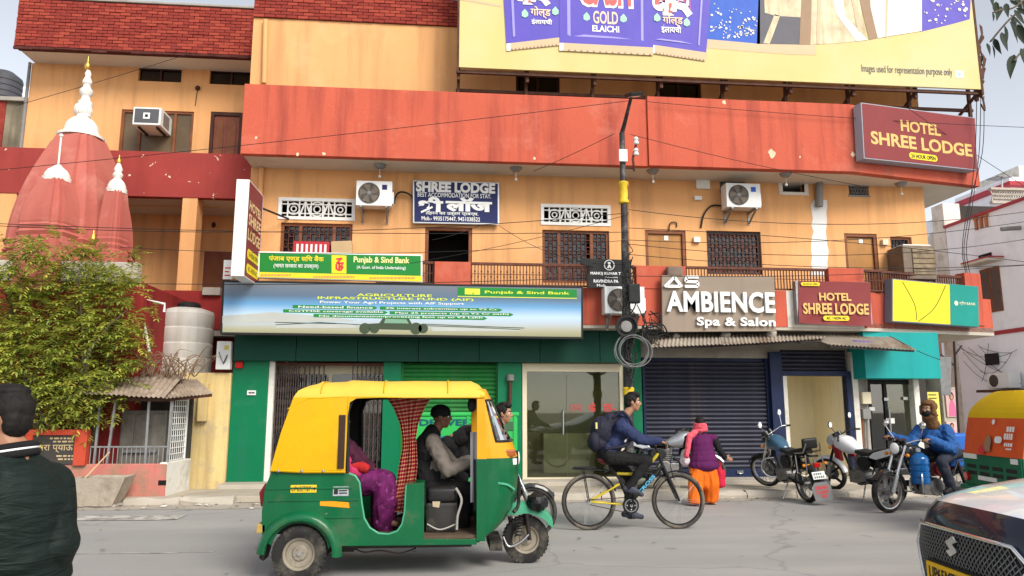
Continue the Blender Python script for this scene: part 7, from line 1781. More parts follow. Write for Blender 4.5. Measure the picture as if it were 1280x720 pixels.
for i in range(9):
    for k in range(6): px=588+k*1.6; py=540+i*11; p=F(px,py,YA+.13+.012*math.sin(k*2.1+i*.3)); V.append(p)
b.add(V,[(6*i+k,6*i+k+1,6*i+k+7,6*i+k+6) for i in range(8) for k in range(5)]); tag(b.obj('hanging_cloth',pm('cloth_grey',(.42,.41,.42),.9,var=.1),fix=False,smooth=70),'pale grey cloth hanging by the rickshaw driver door','cloth')
# seats
b=B(); z=P2(440,605,YC)[1]; x0,x1=P2(352,600,YC)[0],P2(452,600,YC)[0]; b.box(x0,x1,YA+.1,YF-.1,z-.02,z+.10); b.box(x0,x1-.12,YA+.08,YF-.08,zf,z-.021); b.obj('passenger_seat',M_['vinyl_black'],auto,bevel=.035,seg=3,smooth=50)
b=B(); fr_=Fr((x0+.10,YC,z+.1),(0,1,0),(-.06,0,1),(-1,0,-.06)); b.fbox(fr_,-.54,.54,0,.42,-.06,.05); b.obj('seat_back',M_['vinyl_black'],auto,bevel=.03,seg=3,smooth=50)
x0,x1=P2(512,610,YA+.3)[0],P2(556,610,YA+.3)[0]; z0,z1=P2(530,632,YA+.3)[1],P2(530,611,YA+.3)[1]
b=B(); b.box(x0,x0+.16,YA+.16,YF-.16,z0,z1); b.obj('driver_seat',M_['vinyl_black'],auto,bevel=.04,seg=3,smooth=50)
b=B(); b.box(x0+.17,x1+.12,YA+.18,YF-.18,z0+.04,z1+.02); b.obj('driver_seat',M_['vinyl_black'],auto,bevel=.04,seg=3,smooth=50)
xe0,xe1=P2(532,640,YA+.2)[0],P2(572,640,YA+.2)[0]; b=B(); b.box(xe0,xe1,YA+.2,YF-.2,zf-.02,z0+.04); b.obj('engine_box',pm('engine_black',(.030,.028,.026),.45,var=.3,vs=4,stain=(.18,.15,.11),sa=.6,ss=2.5),auto,bevel=.03,seg=2)
b=B(); p=F(545,625,YA+.195); b.sheet([(p.x-.03,p.z-.06),(p.x+.03,p.z-.07),(p.x+.045,p.z+.02),(p.x,p.z+.05),(p.x-.035,p.z+.03)],front(YA+.195),.004); b.obj('torn_patch',pm('patch_tan',(.46,.36,.24),.8),auto)
b=B(); b.tube(spline([F(570,610,YA+.15),F(577,625,YA+.12),F(572,645,YA+.12),F(571,662,YA+.12)],5),.012,6); b.tube(spline([F(534,655,YA+.15),F(550,662,YA+.14),F(570,655,YA+.15)],5),.008,5); b.obj('hose',pm('hose_clear',(.35,.33,.30),.5),auto,smooth=60)
b=B(); b.box(P2(508,640)[0],P2(530,640)[0],YA+.031,YF-.031,zf-.02,P2(519,606)[1]); b.obj('seat_bulkhead',M_['auto_green'],auto,bevel=.008)
# number plates and stickers
b=B(); u0,z0=P2(363,616); u1,z1=P2(396,606); b.box(u0,u1,YA-.006,YA,z0,z1); np_=b.obj('number_plate',flat('plate_yellow',(.70,.48,.03)),auto,bevel=.003); b=B(); b.text('UP65ET8714',front(YA-.006),u0+.01,u1-.01,z0+.012,z1-.012,.002,bold=.005); b.obj('lettering',M_['ink_black'],np_,fix=False)
b=B(); u0,z0=P2(416,620); u1,z1=P2(436,608); b.box(u0,u1,YA-.005,YA,z0,z1); st=b.obj('sticker',pm('sticker_grey',(.32,.34,.36),.5,var=.3,vs=30),auto); b=B(); b.box(u0+.01,u0+.045,YA-.007,YA-.005,z0+.015,z1-.015); [b.box(u0+.055,u1-.012,YA-.007,YA-.005,z0+.02+k*.022,z0+.03+k*.022) for k in range(3)]; b.obj('print',M_['ink_black'],st)
b=B(); q=[P2(400,625),P2(436,628),P2(437,635),P2(400,632)]; b.prism(q,af,0,.004); b.obj('sticker',flat('sticker_orange',(.68,.28,.01)),auto)
# striped curtain tied in the middle
pm('curtain_red',(.24,.02,.028),.85,var=.3,vs=12)
def stripes(name,base,stripe,scale,ang):
    m=bpy.data.materials.new(name); MATS[name]=m; m.use_nodes=True; nt=m.node_tree; N=nt.nodes; L=nt.links; p=N['Principled BSDF']; p.inputs['Roughness'].default_value=.85
    tc_=N.new('ShaderNodeTexCoord'); mp=N.new('ShaderNodeMapping'); mp.inputs['Rotation'].default_value=ang; L.new(tc_.outputs['Object'],mp.inputs[0]); w=N.new('ShaderNodeTexWave'); w.bands_direction='Z'; w.inputs['Scale'].default_value=scale; w.inputs['Distortion'].default_value=.6; L.new(mp.outputs[0],w.inputs[0])
    r=N.new('ShaderNodeValToRGB'); r.color_ramp.elements[0].position=.72; r.color_ramp.elements[0].color=(*base,1); r.color_ramp.elements[1].position=.8; r.color_ramp.elements[1].color=(*stripe,1); L.new(w.outputs['Fac'],r.inputs[0]); L.new(r.outputs[0],p.inputs['Base Color']); return m
stripes('curtain_stripe',(.32,.016,.028),(.62,.36,.18),9,(0,R(8),0))
CU=[(495,482,540),(510,492,531),(530,500,523),(548,503,520),(560,503,521),(580,499,522),(600,496,520),(620,493,516),(640,491,512)]
b=B(); V=[]; nw=40
for py,a,c in CU:
    for k in range(nw+1): t=k/nw; p=F(a+(c-a)*t,py,YA+.34); V.append(Vector((p.x,YA+.34+.022*math.sin(t*2*math.pi*7+py*.01)+.01*math.sin(t*31),p.z)))
b.add(V,[((nw+1)*i+k,(nw+1)*i+k+1,(nw+1)*(i+1)+k+1,(nw+1)*(i+1)+k) for i in range(len(CU)-1) for k in range(nw)]); tag(b.obj('striped_curtain',M_['curtain_stripe'],fix=False,smooth=80),'red striped curtain tied back inside the auto rickshaw','curtain')

# driver ---------------------------------------------------------------
V_=lambda px,py,y: F(px,py,y)
yd=YC
J=mirrorJ(head=V_(552,521,yd),neck=V_(543,541,yd),chest=V_(538,561,yd),pel=V_(540,606,yd),shr=V_(541,553,yd-.17),shl=V_(541,553,yd+.17),elr=V_(560,589,yd-.27),ell=V_(568,582,yd+.26),wrr=V_(583,580,yd-.25),wrl=V_(585,575,yd+.25),hipr=V_(541,610,yd-.10),hipl=V_(541,610,yd+.10),knr=V_(583,612,yd-.16),knl=V_(583,611,yd+.16),anr=V_(577,661,yd-.15),anl=V_(580,661,yd+.15),toer=V_(593,667,yd-.16),toel=V_(596,667,yd+.16))
dv,hd=human('person','rickshaw driver in grey jacket and dark cap gripping the handlebar',J,(1,-.12,-.04),M_['skin_deep'],hands=(((1,-.2,0),(0,0,-1),1.1),((1,.2,0),(0,0,-1),1.1)),hair=None)
pm('jacket_greybrown',(.16,.135,.115),.85,var=.18,vs=5,bump=.3,bs=60); pm('cloth_black',(.013,.0125,.013),.9,var=.25,vs=6,bump=.3,bs=60)
jacket(dv,J,M_['jacket_greybrown'],fold=.010); trousers(dv,J,M_['cloth_black']); shoes(dv,J,M_['black_matte'],(1,0,0))
b=B(); limb(b,[J['neck']+Vector((-.02,0,.0)),J['chest']+Vector((-.055,0,-.02)),lerp(J['chest'],J['pel'],.6)+Vector((-.04,0,0))],[.085,.145,.15]); b.sphere(J['chest']+Vector((-.03,0,-.02)),(.13,.19,.15),14,10); b.sphere(lerp(J['chest'],J['pel'],.8)+Vector((-.02,0,0)),(.15,.18,.16),14,10); finish(solid(b,.01,3),'vest',M_['cloth_black'],dv,.007,14)
h,f,r,u=hd; b=B(); R3=Matrix((r,f,u)).transposed(); b.sphere(h+u*.045-f*.012,(.090,.104,.080),14,10,R3); b.sphere(h+u*.022-f*.012,(.093,.108,.030),14,8,R3); finish(solid(b,.007,2),'woollen_cap',M_['cloth_black'],dv,.003,60)
# passenger in a purple sari
yp=YC-.15
J=mirrorJ(head=V_(424,524,yp),neck=V_(421,546,yp),chest=V_(423,566,yp),pel=V_(430,602,yp),shr=V_(424,558,yp-.15),shl=V_(424,558,yp+.15),elr=V_(440,588,yp-.2),ell=V_(445,584,yp+.18),wrr=V_(462,592,yp-.08),wrl=V_(464,592,yp+.08),hipr=V_(438,602,yp-.10),hipl=V_(438,602,yp+.10),knr=V_(480,602,yp-.13),knl=V_(480,602,yp+.1),anr=V_(482,650,yp-.12),anl=V_(482,650,yp+.1),toer=V_(495,655,yp-.12),toel=V_(495,655,yp+.1))
ps,hd=human('person','seated rickshaw passenger in a purple flowered sari and red shawl',J,(1,-.15,-.05),M_['skin_brown'],hair='long')
pm('sari_purple',(.11,.010,.075),.8,var=.5,vs=14,stain=(.45,.10,.36),sa=.9,ss=22,sth=.56); pm('sari_pink',(.42,.03,.10),.8,var=.4,vs=12,stain=(.66,.38,.36),sa=.8,ss=13,sth=.6); pm('shawl_red',(.42,.02,.02),.85,var=.2,vs=8); pm('shawl_dark',(.06,.012,.03),.9,var=.4,vs=14)
jacket(ps,J,M_['sari_pink'],name='blouse',fold=.008)
b=B(); limb(b,[J['hipr'],J['knr'],V_(482,630,yp-.1),V_(480,654,yp-.08)],[.12,.105,.12,.10]); limb(b,[J['hipl'],J['knl'],V_(478,630,yp+.08),V_(478,654,yp+.06)],[.12,.105,.12,.10]); cap(b,J['pel'],.16,lerp(J['knl'],J['knr'],.5),.11); cap(b,lerp(J['knl'],J['knr'],.5),.1,V_(480,654,yp),.11); finish(solid(b,.012,3),'sari',M_['sari_purple'],ps,.014,11,(1,1,.4))
b=B(); cap(b,J['neck']+Vector((.02,-.05,-.02)),.09,V_(442,575,yp-.17),.08); cap(b,V_(436,562,yp-.14),.085,V_(462,584,yp-.12),.05); cap(b,J['neck'],.1,J['chest'],.15); finish(solid(b,.012,3),'shawl',M_['shawl_dark'],ps,.014,12)
b=B(); cap(b,V_(436,580,yp-.2),.05,V_(456,585,yp-.2),.045); finish(solid(b,.01,2),'shawl_fold',M_['shawl_red'],ps,.008,16)
# ================================================================== MOTORCYCLES
pm('bike_frame',(.020,.020,.021),.5,.2,var=.3,vs=8,stain=(.12,.10,.08),sa=.4,ss=6)
pm('bike_engine',(.20,.195,.19),.45,.7,var=.3,vs=10,stain=(.16,.13,.10),sa=.5,ss=7)
pm('shroud_red',(.26,.012,.018),.35,var=.1); pm('lamp_orange',(.62,.22,.02),.25,var=.1); pm('lamp_tail',(.40,.01,.01),.2,var=.1,coat=.5); pm('plate_white',(.72,.72,.70),.5,var=.05)
def spoke_wheel(parent,c,r,w,ax,alloy,rimm):
    ax=Vector(ax).normalized(); c=Vector(c); wh=link('wheel',None,parent,Matrix.Translation(c)); wh.empty_display_size=.1
    b=B(); b.lathe([(r*.80,-w*.35),(r*.86,-w*.5),(r*.94,-w*.44),(r*.985,-w*.22),(r,0),(r*.985,w*.22),(r*.94,w*.44),(r*.86,w*.5),(r*.80,w*.35)],c,40,ax,cap=False); b.obj('tyre',M_['black_rubber'],wh,smooth=50)
    b=B(); b.lathe([(r*.82,-w*.36),(r*.76,-w*.30),(r*.74,0),(r*.76,w*.30),(r*.82,w*.36)],c,40,ax,cap=False); b.obj('rim',rimm,wh,smooth=50)
    u=ax.orthogonal().normalized(); v=ax.cross(u); b=B(); b.cyl(c-ax*w*.6,c+ax*w*.6,r*.16,n=14); b.cyl(c-ax*w*.75,c-ax*w*.68,r*.42,n=20); b.obj('hub',M_['bike_engine'],wh,smooth=40)
    b=B()
    if alloy:
        for k in range(5):
            a=2*math.pi*k/5; d=u*math.cos(a)+v*math.sin(a); b.bar(c+d*r*.1,c+d*r*.77,r*.12,w*.35,up=ax)
    else:
        for k in range(32):
            a=2*math.pi*k/32; d=u*math.cos(a)+v*math.sin(a); e=u*math.cos(a+.5*(-1) ** k)+v*math.sin(a+.5*(-1) ** k); b.cyl(c+d*r*.14+ax*w*.4*(-1) ** (k // 2),c+e*r*.76,.0025,n=4)
    b.obj('spokes',M_['black_matte'] if alloy else M_['grey_metal'],wh)
def motorcycle(label,rear,head,steer=0.0,tank='blue',wb=1.33,alloy=False,lean=0.0,plate=None,mirrors=True,classic=True,panel=None,shroud='bike_frame',pitch=0.0,group='motorcycles by the shops'):
    rear,head=Vector(rear),Vector(head); d=(head-rear); d.z=0; ang=math.atan2(d.y,d.x)
    M=Matrix.Translation((rear.x,rear.y,rear.z)) @ Matrix.Rotation(ang,4,'Z') @ Matrix.Rotation(pitch,4,'Y') @ Matrix.Rotation(lean,4,'X')
    t=thing('motorcycle',label,'motorcycle',M=M,group=group); rot=M.to_3x3(); L=lambda x,y,z: M @ Vector((x,y,z)); ay=rot @ Vector((0,1,0)); axx=rot @ Vector((1,0,0)); az=rot @ Vector((0,0,1))
    fr=lambda x,y,z: Fr(L(x,y,z),axx,az,-ay)
    sh=Vector((wb-.30,0,.92)); sa_=Vector((-.40,0,.92)).normalized(); S=Matrix.Translation(sh) @ Matrix.Rotation(steer,4,sa_) @ Matrix.Translation(-sh)
    LS=lambda x,y,z: M @ (S @ Vector((x,y,z))); fay=rot @ (S.to_3x3() @ Vector((0,1,0))); fax=rot @ (S.to_3x3() @ Vector((1,0,0)))
    r=.30; tm=M_[tank]
    rimm=M_['black_gloss'] if alloy else M_['steel']
    spoke_wheel(t,L(0,0,r),r,.11,ay,alloy,rimm); spoke_wheel(t,LS(wb,0,r),r,.095,fay,alloy,rimm)
    b=B()
    for s in (-1,1): b.tube([LS(wb,s*.085,r),LS(wb-.13,s*.085,.62),LS(wb-.29,s*.085,.97)],[.028,.024,.022],10)
    b.obj('fork',M_['chrome'] if classic else M_['black_matte'],t,smooth=50)
    b=B()
    for s in (-1,1): b.cyl(LS(wb,s*.085,r),LS(wb-.10,s*.085,.55),.034,.03,10)
    b.obj('fork_leg',M_['grey_metal'],t,smooth=50)
    b=B(); rg_=[]
    for i in range(10): a=R(170-135*i/9); rr_=r+.03; rg_.append([LS(wb+math.cos(a)*(rr_-dz),y,r+math.sin(a)*(rr_-dz)) for y,dz in ((-.06,.035),(-.05,.008),(0,-.006),(.05,.008),(.06,.035))])
    b.loft(rg_,cap=False,closed=False); b.obj('front_mudguard',tm if not classic else M_['black_gloss'],t,smooth=50,fix=False)
    # headlamp and instruments
    b=B(); lx=.08 if classic else .1
    if classic: b.lathe([(.02,-.12),(.06,-.10),(.085,-.04),(.09,.02),(.092,.03)],LS(wb-.20,0,.93),20,fax)
    else:
        n0=len(b.v); b.sphere((0,0,0),(.13,.11,.13),12,9); b.xf(Matrix.Translation(LS(wb-.2,0,.9)) @ (rot @ S.to_3x3()).to_4x4(),n0)
    hl=b.obj('head_lamp',M_['black_gloss'] if classic else pm('fairing_silver',(.5,.5,.5),.3,.4,var=.1),t,smooth=45)
    b=B(); b.lathe([(.084,.03),(.07,.045),(.001,.055)] if classic else [(.075,.08),(.05,.12),(.001,.13)],LS(wb-.20,0,.93 if classic else .9),18,fax,cap=False); b.obj('lens',M_['glass_lamp'],hl,smooth=50)
    b=B(); b.cyl(LS(wb-.29,-.06,1.0),LS(wb-.26,-.06,1.06),.045,n=14); b.cyl(LS(wb-.29,.06,1.0),LS(wb-.26,.06,1.06),.045,n=14); b.obj('gauge',M_['black_gloss'],t,smooth=40)
    hx=wb-.36; b=B(); b.tube(spline([LS(hx-.13,-.36,1.02),LS(hx-.07,-.22,1.06),LS(hx+.06,-.08,1.0),LS(hx+.06,.08,1.0),LS(hx-.07,.22,1.06),LS(hx-.13,.36,1.02)],5),.012,8); b.obj('handlebar',M_['chrome'] if classic else M_['black_matte'],t,smooth=60)
    for s in (-1,1):
        b=B(); b.cyl(LS(hx-.08,s*.25,1.055),LS(hx-.14,s*.38,1.018),.018,n=8); b.tube([LS(hx-.05,s*.24,1.06),LS(hx+.0,s*.34,1.05),LS(hx-.04,s*.42,1.03)],.006,5); b.obj('grip',M_['black_rubber'],t,smooth=50)
        if mirrors:
            b=B(); m0=LS(hx-.07,s*.23,1.06); m1=LS(hx-.02,s*.33,1.24); b.cyl(m0,m1,.007,n=6); b.lathe([(.02,-.03),(.052,-.015),(.055,0),(.001,.004)],m1+az*.04,16,-fax); b.obj('mirror',M_['black_matte'] if not classic else M_['chrome'],t,smooth=40)
            b=B(); b.lathe([(.048,.005),(.001,.006)],m1+az*.04,16,-fax,cap=False); b.obj('mirror_glass',M_['glass_lamp'],t)
    # tank, seat, panels
    b=B(); rg_=[]
    TS=[(wb-.28,.03,.80,.86),(wb-.30,.10,.76,.97),(wb-.38,.135,.74,1.0),(wb-.52,.14,.73,.985),(wb-.66,.12,.73,.93),(wb-.76,.08,.74,.86),(wb-.80,.03,.76,.82)] if classic else [(wb-.24,.04,.82,.88),(wb-.26,.12,.76,.98),(wb-.36,.17,.74,1.02),(wb-.50,.165,.72,1.0),(wb-.64,.12,.72,.92),(wb-.76,.08,.74,.84),(wb-.80,.03,.76,.80)]
    for x,w,z0,z1 in TS:
        rg_.append([L(x,w*math.copysign(abs(math.cos(a)) ** .7,math.cos(a)),(z0+z1)/2+(z1-z0)/2*math.copysign(abs(math.sin(a)) ** .8,math.sin(a))) for a in [2*math.pi*k/20 for k in range(20)]])
    b.loft(rg_); b.obj('fuel_tank',tm,t,smooth=60)
    b=B(); rg_=[]
    SS=[(wb-.72,.09,.74,.82),(wb-.82,.13,.74,.82),(wb-1.05,.14,.74,.80),(wb-1.18,.12,.76,.86),(wb-1.40,.11,.79,.90),(wb-1.52,.06,.82,.88)]
    for x,w,z0,z1 in SS: rg_.append([L(x,w*math.copysign(abs(math.cos(a)) ** .6,math.cos(a)),(z0+z1)/2+(z1-z0)/2*math.copysign(abs(math.sin(a)) ** .6,math.sin(a))) for a in [2*math.pi*k/16 for k in range(16)]])
    b.loft(rg_); b.obj('seat',M_['vinyl_black'],t,smooth=60)
    for s in (-1,1):
        b=B(); pl=[(wb-.92+.145*math.cos(a_),.62+.095*math.sin(a_)*(1.0 if math.sin(a_) > 0 else 1.25)) for a_ in [2*math.pi*k_/14 for k_ in range(14)]]; f_=Fr(L(0,s*.10,0),axx,az,ay*s); b.prism(pl,f_,-.01,.03); b.obj('side_panel',M_[panel or tank],t,bevel=.012)
        if not classic:
            b=B(); pl=[(wb-1.05,.72),(wb-1.12,.80),(wb-1.55,.93),(wb-1.62,.90),(wb-1.5,.80),(wb-1.2,.70)]; f_=Fr(L(0,s*.09,0),axx,az,ay*s); b.prism(pl,f_,-.01,.035); b.obj('tail_cowl',tm,t,bevel=.012)
            b=B(); pl=[(wb-.30,.86),(wb-.36,.64),(wb-.50,.60),(wb-.46,.78)]; f_=Fr(L(0,s*.15,0),axx,az,ay*s); b.prism(pl,f_,-.03,.03); b.obj('tank_shroud',M_[shroud],t,bevel=.012)
    # engine, exhaust, frame
    b=B(); b.cyl(L(.52,-.12,.36),L(.52,.12,.36),.13,n=18); b.cyl(L(.68,-.10,.36),L(.68,.10,.36),.10,n=16); b.fbox(fr(.45,0,.25),0,.32,0,.2,-.11,.11); b.obj('engine',M_['bike_engine'],t,bevel=.01)
    b=B()
    for k in range(7): b.fbox(fr(.58,0,.48+k*.032),-.09,.09,0,.014,-.085,.085)
    b.cyl(L(.58,0,.46),L(.60,0,.72),.06,n=12); b.obj('cylinder_fins',M_['bike_engine'],t)
    b=B(); b.tube(spline([L(.68,-.08,.55),L(.80,-.10,.45),L(.74,-.13,.28),L(.4,-.15,.25),L(.1,-.17,.29)],6),.022,8); b.cyl(L(.15,-.17,.28),L(-.30,-.18,.36),.045,.05,14); b.obj('exhaust',M_['chrome'] if classic else M_['black_matte'],t,smooth=50)
    b=B()
    b.tube([L(wb-.30,0,.92),L(wb-.38,0,.70),L(.75,0,.30),L(.35,0,.26),L(.25,0,.45)],.022,8); b.tube([L(wb-.32,0,.86),L(wb-.75,0,.72),L(-.2,0,.78)],.02,8)
    for s in (-1,1): b.cyl(L(0,s*.09,r),L(.38,s*.09,.34),.02,n=8); b.cyl(L(-.03,s*.11,r+.04),L(.10,s*.11,.70),.03,.028,10); b.tube([L(.25,s*.10,.45),L(.10,s*.11,.72),L(-.25,s*.10,.78)],.014,6)
    b.obj('frame',M_['bike_frame'],t,smooth=50)
    b=B(); b.fbox(fr(0,0,0),.0,.42,.27,.37,.075,.10); b.obj('chain_cover',M_['black_gloss'],t,bevel=.01)
    if classic:
        b=B(); b.tube(spline([L(.80,-.10,.62),L(.92,-.24,.58),L(.95,-.27,.42),L(.88,-.2,.30),L(.78,-.05,.28)],5),.013,8); b.tube(spline([L(.80,.10,.62),L(.92,.24,.58),L(.95,.27,.42),L(.88,.2,.30),L(.78,.05,.28)],5),.013,8); b.obj('crash_guard',M_['chrome'],t,smooth=60)
    if plate:
        b=B(); b.fbox(Fr(L(-.20,0,.90),ay,az,-axx),-.13,.13,0,.17,-.03,.04); b.obj('backrest',M_['vinyl_black'],t,bevel=.035,seg=3,smooth=50)
        for s in (-1,1):
            b=B(); b.tube([L(.05,s*.13,.80),L(-.25,s*.15,.86),L(-.30,s*.12,1.0)],.012,8); b.tube([L(.0,s*.15,.78),L(-.05,s*.17,.50),L(-.32,s*.16,.52),L(-.28,s*.14,.82)],.011,8); b.obj('saree_guard',M_['steel'],t,smooth=60)
    # rear guard, lamp, plate, indicators, stand, pegs
    b=B(); rg_=[]
    for i in range(12): a=R(50+(135 if classic else 95)*i/11); rr_=r+.05; rg_.append([L(math.cos(a)*(rr_-dz),y,r+math.sin(a)*(rr_-dz)+(.08 if not classic else 0)) for y,dz in ((-.075,.05),(-.06,.01),(0,-.008),(.06,.01),(.075,.05))])
    b.loft(rg_,cap=False,closed=False); b.obj('rear_mudguard',M_['bike_frame'],t,smooth=50,fix=False)
    tx,tz=(-.33,.66) if classic else (-.32,.86); b=B(); b.fbox(Fr(L(tx,0,tz),ay,az,-axx),-.05,.05,-.035,.035,-.02,.05); b.obj('tail_lamp',M_['lamp_tail'],t,bevel=.012)
    px_,pz_=(-.38,.50) if classic else (-.44,.66)
    pf=Fr(L(px_,0,pz_),-ay,(az*.92+axx*.38),-axx*.92+az*.38)
    b=B(); b.fbox(pf,-.11,.11,-.06,.06,-.004,.006); pp=b.obj('number_plate',M_['plate_white'],t,bevel=.004)
    b=B(); [b.sheet([(u_,v_),(u_+.026,v_),(u_+.026,v_+.034),(u_,v_+.034)],pf,.009) for v_,k_ in ((.006,4),(-.044,5)) for u_ in [-.09+.037*j_ for j_ in range(k_)]]; b.obj('worn_print',pm('plate_ink',(.16,.16,.16),.6,var=.3,vs=60),pp,fix=False,kind='stuff')
    for s in (-1,1):
        b=B(); b.cyl(L(tx+.08,s*.06,tz+.0),L(tx+.05,s*.17,tz+.0),.008,n=6); b.sphere(L(tx+.04,s*.19,tz),(.028,.028,.028),10,8); b.obj('indicator',M_['lamp_orange'],t,smooth=50)
        b=B(); b.cyl(LS(wb-.22,s*.08,.84),LS(wb-.22,s*.17,.84),.008,n=6); b.sphere(LS(wb-.21,s*.19,.84),.028,10,8); b.obj('indicator',M_['lamp_orange'],t,smooth=50)
        b=B(); b.cyl(L(.42,s*.1,.30),L(.42,s*.26,.29),.014,n=6); b.obj('foot_peg',M_['black_rubber'],t,smooth=50)
    b=B(); b.cyl(L(.45,.08,.25),L(.35,.26,.01),.012,n=6); b.obj('side_stand',M_['steel'],t,smooth=50)
    if plate:
        q=Fr(L(-.43,0,.26),-ay,(az*.96+axx*.28),-axx*.96+az*.28); pl=[(-.10,.14),(.10,.14),(.17,.06),(.15,-.15),(-.15,-.15),(-.17,.06)]
        b=B(); b.prism(pl,q,-.004,.006); mf=b.obj('mud_flap',pm('flap_grey',(.17,.17,.17),.6,var=.15),t,bevel=.003)
        b=B(); b.text('REBORN',q,-.11,.11,.03,.085,.009,bold=.03); b.text('CLASSIC',q,-.11,.11,-.04,.015,.009,bold=.03); b.text('350',q,-.04,.06,-.10,-.055,.009,bold=.03); b.obj('lettering',M_['ink_red'],mf,fix=False)
    return t,L,LS
pm('tank_bluegrey',(.045,.11,.18),.3,var=.08,coat=.5); pm('tank_pearl',(.66,.66,.66),.3,var=.05,coat=.5); pm('tank_dark',(.02,.02,.022),.25,var=.1,coat=.6); pm('tank_silver',(.42,.43,.45),.3,.5,var=.08)
z0=.0
motorcycle('blue classic motorcycle parked with its tail to the road',(6.04,12.12,z0),(5.94,13.4,z0),.55,'tank_bluegrey',plate=True,panel='bike_frame',lean=-.10,pitch=-.085)
motorcycle('white sport motorcycle parked by the open doorway',(7.26,11.75,z0),(6.96,13.0,z0),.35,'tank_pearl',alloy=True,classic=False,lean=-.10,panel='bike_frame',shroud='shroud_red',pitch=-.06)
motorcycle('silver and black motorcycle parked behind the cyclist',(3.45,13.3,.105),(4.8,13.2,.105),-.1,'tank_silver',alloy=True,classic=False,mirrors=False,panel='bike_frame',lean=-.08)
rb,LB_,LSB=motorcycle('black motorcycle ridden by the man in blue',(7.90,11.02,0),(6.60,10.77,0),.1,'tank_dark',classic=True,panel='shroud_red')
pb,LP_,LSP=motorcycle('dark motorcycle carrying two people behind the rickshaw',(-.02,9.1,0),(1.3,9.1,0),0,'tank_dark',wb=1.12,classic=True,panel='bike_frame',mirrors=False)

# ---- rider in blue with a water bottle
def ride(L,LS,hx=.97): pass
pe0=LB_(.14,0,.90); hy=pe0.y-.06
J=mirrorJ(head=F(1160,512,hy-.06),neck=F(1166,530,hy-.03),chest=F(1169,546,hy),pel=pe0,shr=F(1150,538,hy+.14),shl=F(1183,538,hy-.14),elr=F(1138,554,hy+.12),ell=F(1190,562,hy-.22),wrr=LSB(.83,-.34,1.08),wrl=LSB(.83,.34,1.08),hipr=LB_(.16,-.11,.88),hipl=LB_(.16,.11,.88),knr=LB_(.58,-.25,.76),knl=LB_(.56,.25,.74),anr=LB_(.40,-.25,.36),anl=LB_(.40,.25,.36),toer=LB_(.55,-.27,.30),toel=LB_(.55,.27,.30))
fdir=(LB_(1,0,0)-LB_(0,0,0)).normalized()+Vector((0,-.35,-.05))
rd,hd=human('person','motorcycle rider in blue padded jacket with brown scarf round the head',J,fdir,M_['skin_brown'],hands=((LSB(1,.1,0)-LSB(0,0,0),(0,0,-1),1.2),(LSB(1,-.1,0)-LSB(0,0,0),(0,0,-1),1.2)),hair=None,loc=(7.6,11.3,0))
pm('jacket_blue',(.018,.085,.27),.7,var=.15,vs=5,bump=.3,bs=50); pm('scarf_brown',(.14,.07,.03),.9,var=.3,vs=14,bump=.5,bs=50); pm('jeans_dark',(.03,.035,.05),.85,var=.25,vs=8)
jacket(rd,J,M_['jacket_blue'],fold=.014,fs=11,width=.19,deep=.15,belly=.17,sl=(.09,.078,.06)); trousers(rd,J,M_['jeans_dark']); shoes(rd,J,M_['black_matte'],fdir)
h,f,r,u=hd; R3=Matrix((r,f,u)).transposed(); b=B(); b.sphere(h+u*.05-f*.05,(.112,.100,.105),14,10,R3); b.sphere(h-u*.085-f*.03,(.118,.100,.07),14,9,R3); b.sphere(h-u*.115+f*.03,(.09,.06,.045),12,8,R3); b.sphere(h+u*.095+f*.02,(.092,.072,.045),12,8,R3)
for q in (-1,1): cap(b,h+r*q*.085+u*.04+f*.01,.035,h+r*q*.085-u*.05+f*.02,.035)
cap(b,h-u*.1,.09,J['neck']-u*.02,.10); finish(solid(b,.008,2),'scarf',M_['scarf_brown'],rd,.006,16,(.6,.6,1.5))
b=B(); b.sphere(h-u*.055+f*.062,(.066,.056,.050),12,8,R3); finish(solid(b,.007,2),'face_cloth',M_['cloth_black'],rd,.003,30)
def water_bottle(label,c,s=1.0,tilt=None):
    t=thing('water_bottle',label,'water bottle',c,group='blue twenty litre water bottles'); b=B(); pr=[(.05,0),(.125,.005),(.135,.02)]
    for k in range(3): z=.03+k*.085; pr+=[(.135,z),(.135,z+.06),(.126,z+.068),(.126,z+.078)]
    pr+=[(.135,.29),(.135,.36),(.12,.40),(.07,.44),(.03,.46),(.03,.49)]; b.lathe([(a*s,h_*s) for a,h_ in pr],c,28); b.obj('bottle',M_['bottle_blue'],t,smooth=35); b=B(); b.lathe([(.034*s,.47*s),(.036*s,.50*s),(.03*s,.52*s),(.001,.522*s)],c,14,cap=False); b.obj('cap',flat('cap_white',(.6,.65,.7)),t,smooth=40); return t
bm_=pm('bottle_blue',(.012,.13,.40),.18,var=.12,vs=3,coat=.3); bm_.node_tree.nodes['Principled BSDF'].inputs['Transmission Weight'].default_value=.25
water_bottle('blue water bottle standing between the rider knees and handlebar',F(1151,605,10.72))
c=F(1190,568,11.35)
t=thing('water_bottle','large pale blue water container strapped behind the rider','water bottle',(c.x,11.35,c.z),group='blue twenty litre water bottles'); b=B(); b.box(c.x-.17,c.x+.17,11.17,11.53,F(1190,592,11.35).z,F(1190,541,11.35).z); b.obj('bottle',pm('bottle_royal',(.02,.12,.46),.3,var=.08),t,bevel=.06,seg=4,smooth=60); b=B(); b.box(c.x-.18,c.x+.18,11.16,11.54,c.z-.02,c.z+.0); b.obj('rim',M_['bottle_royal'],t,bevel=.01)
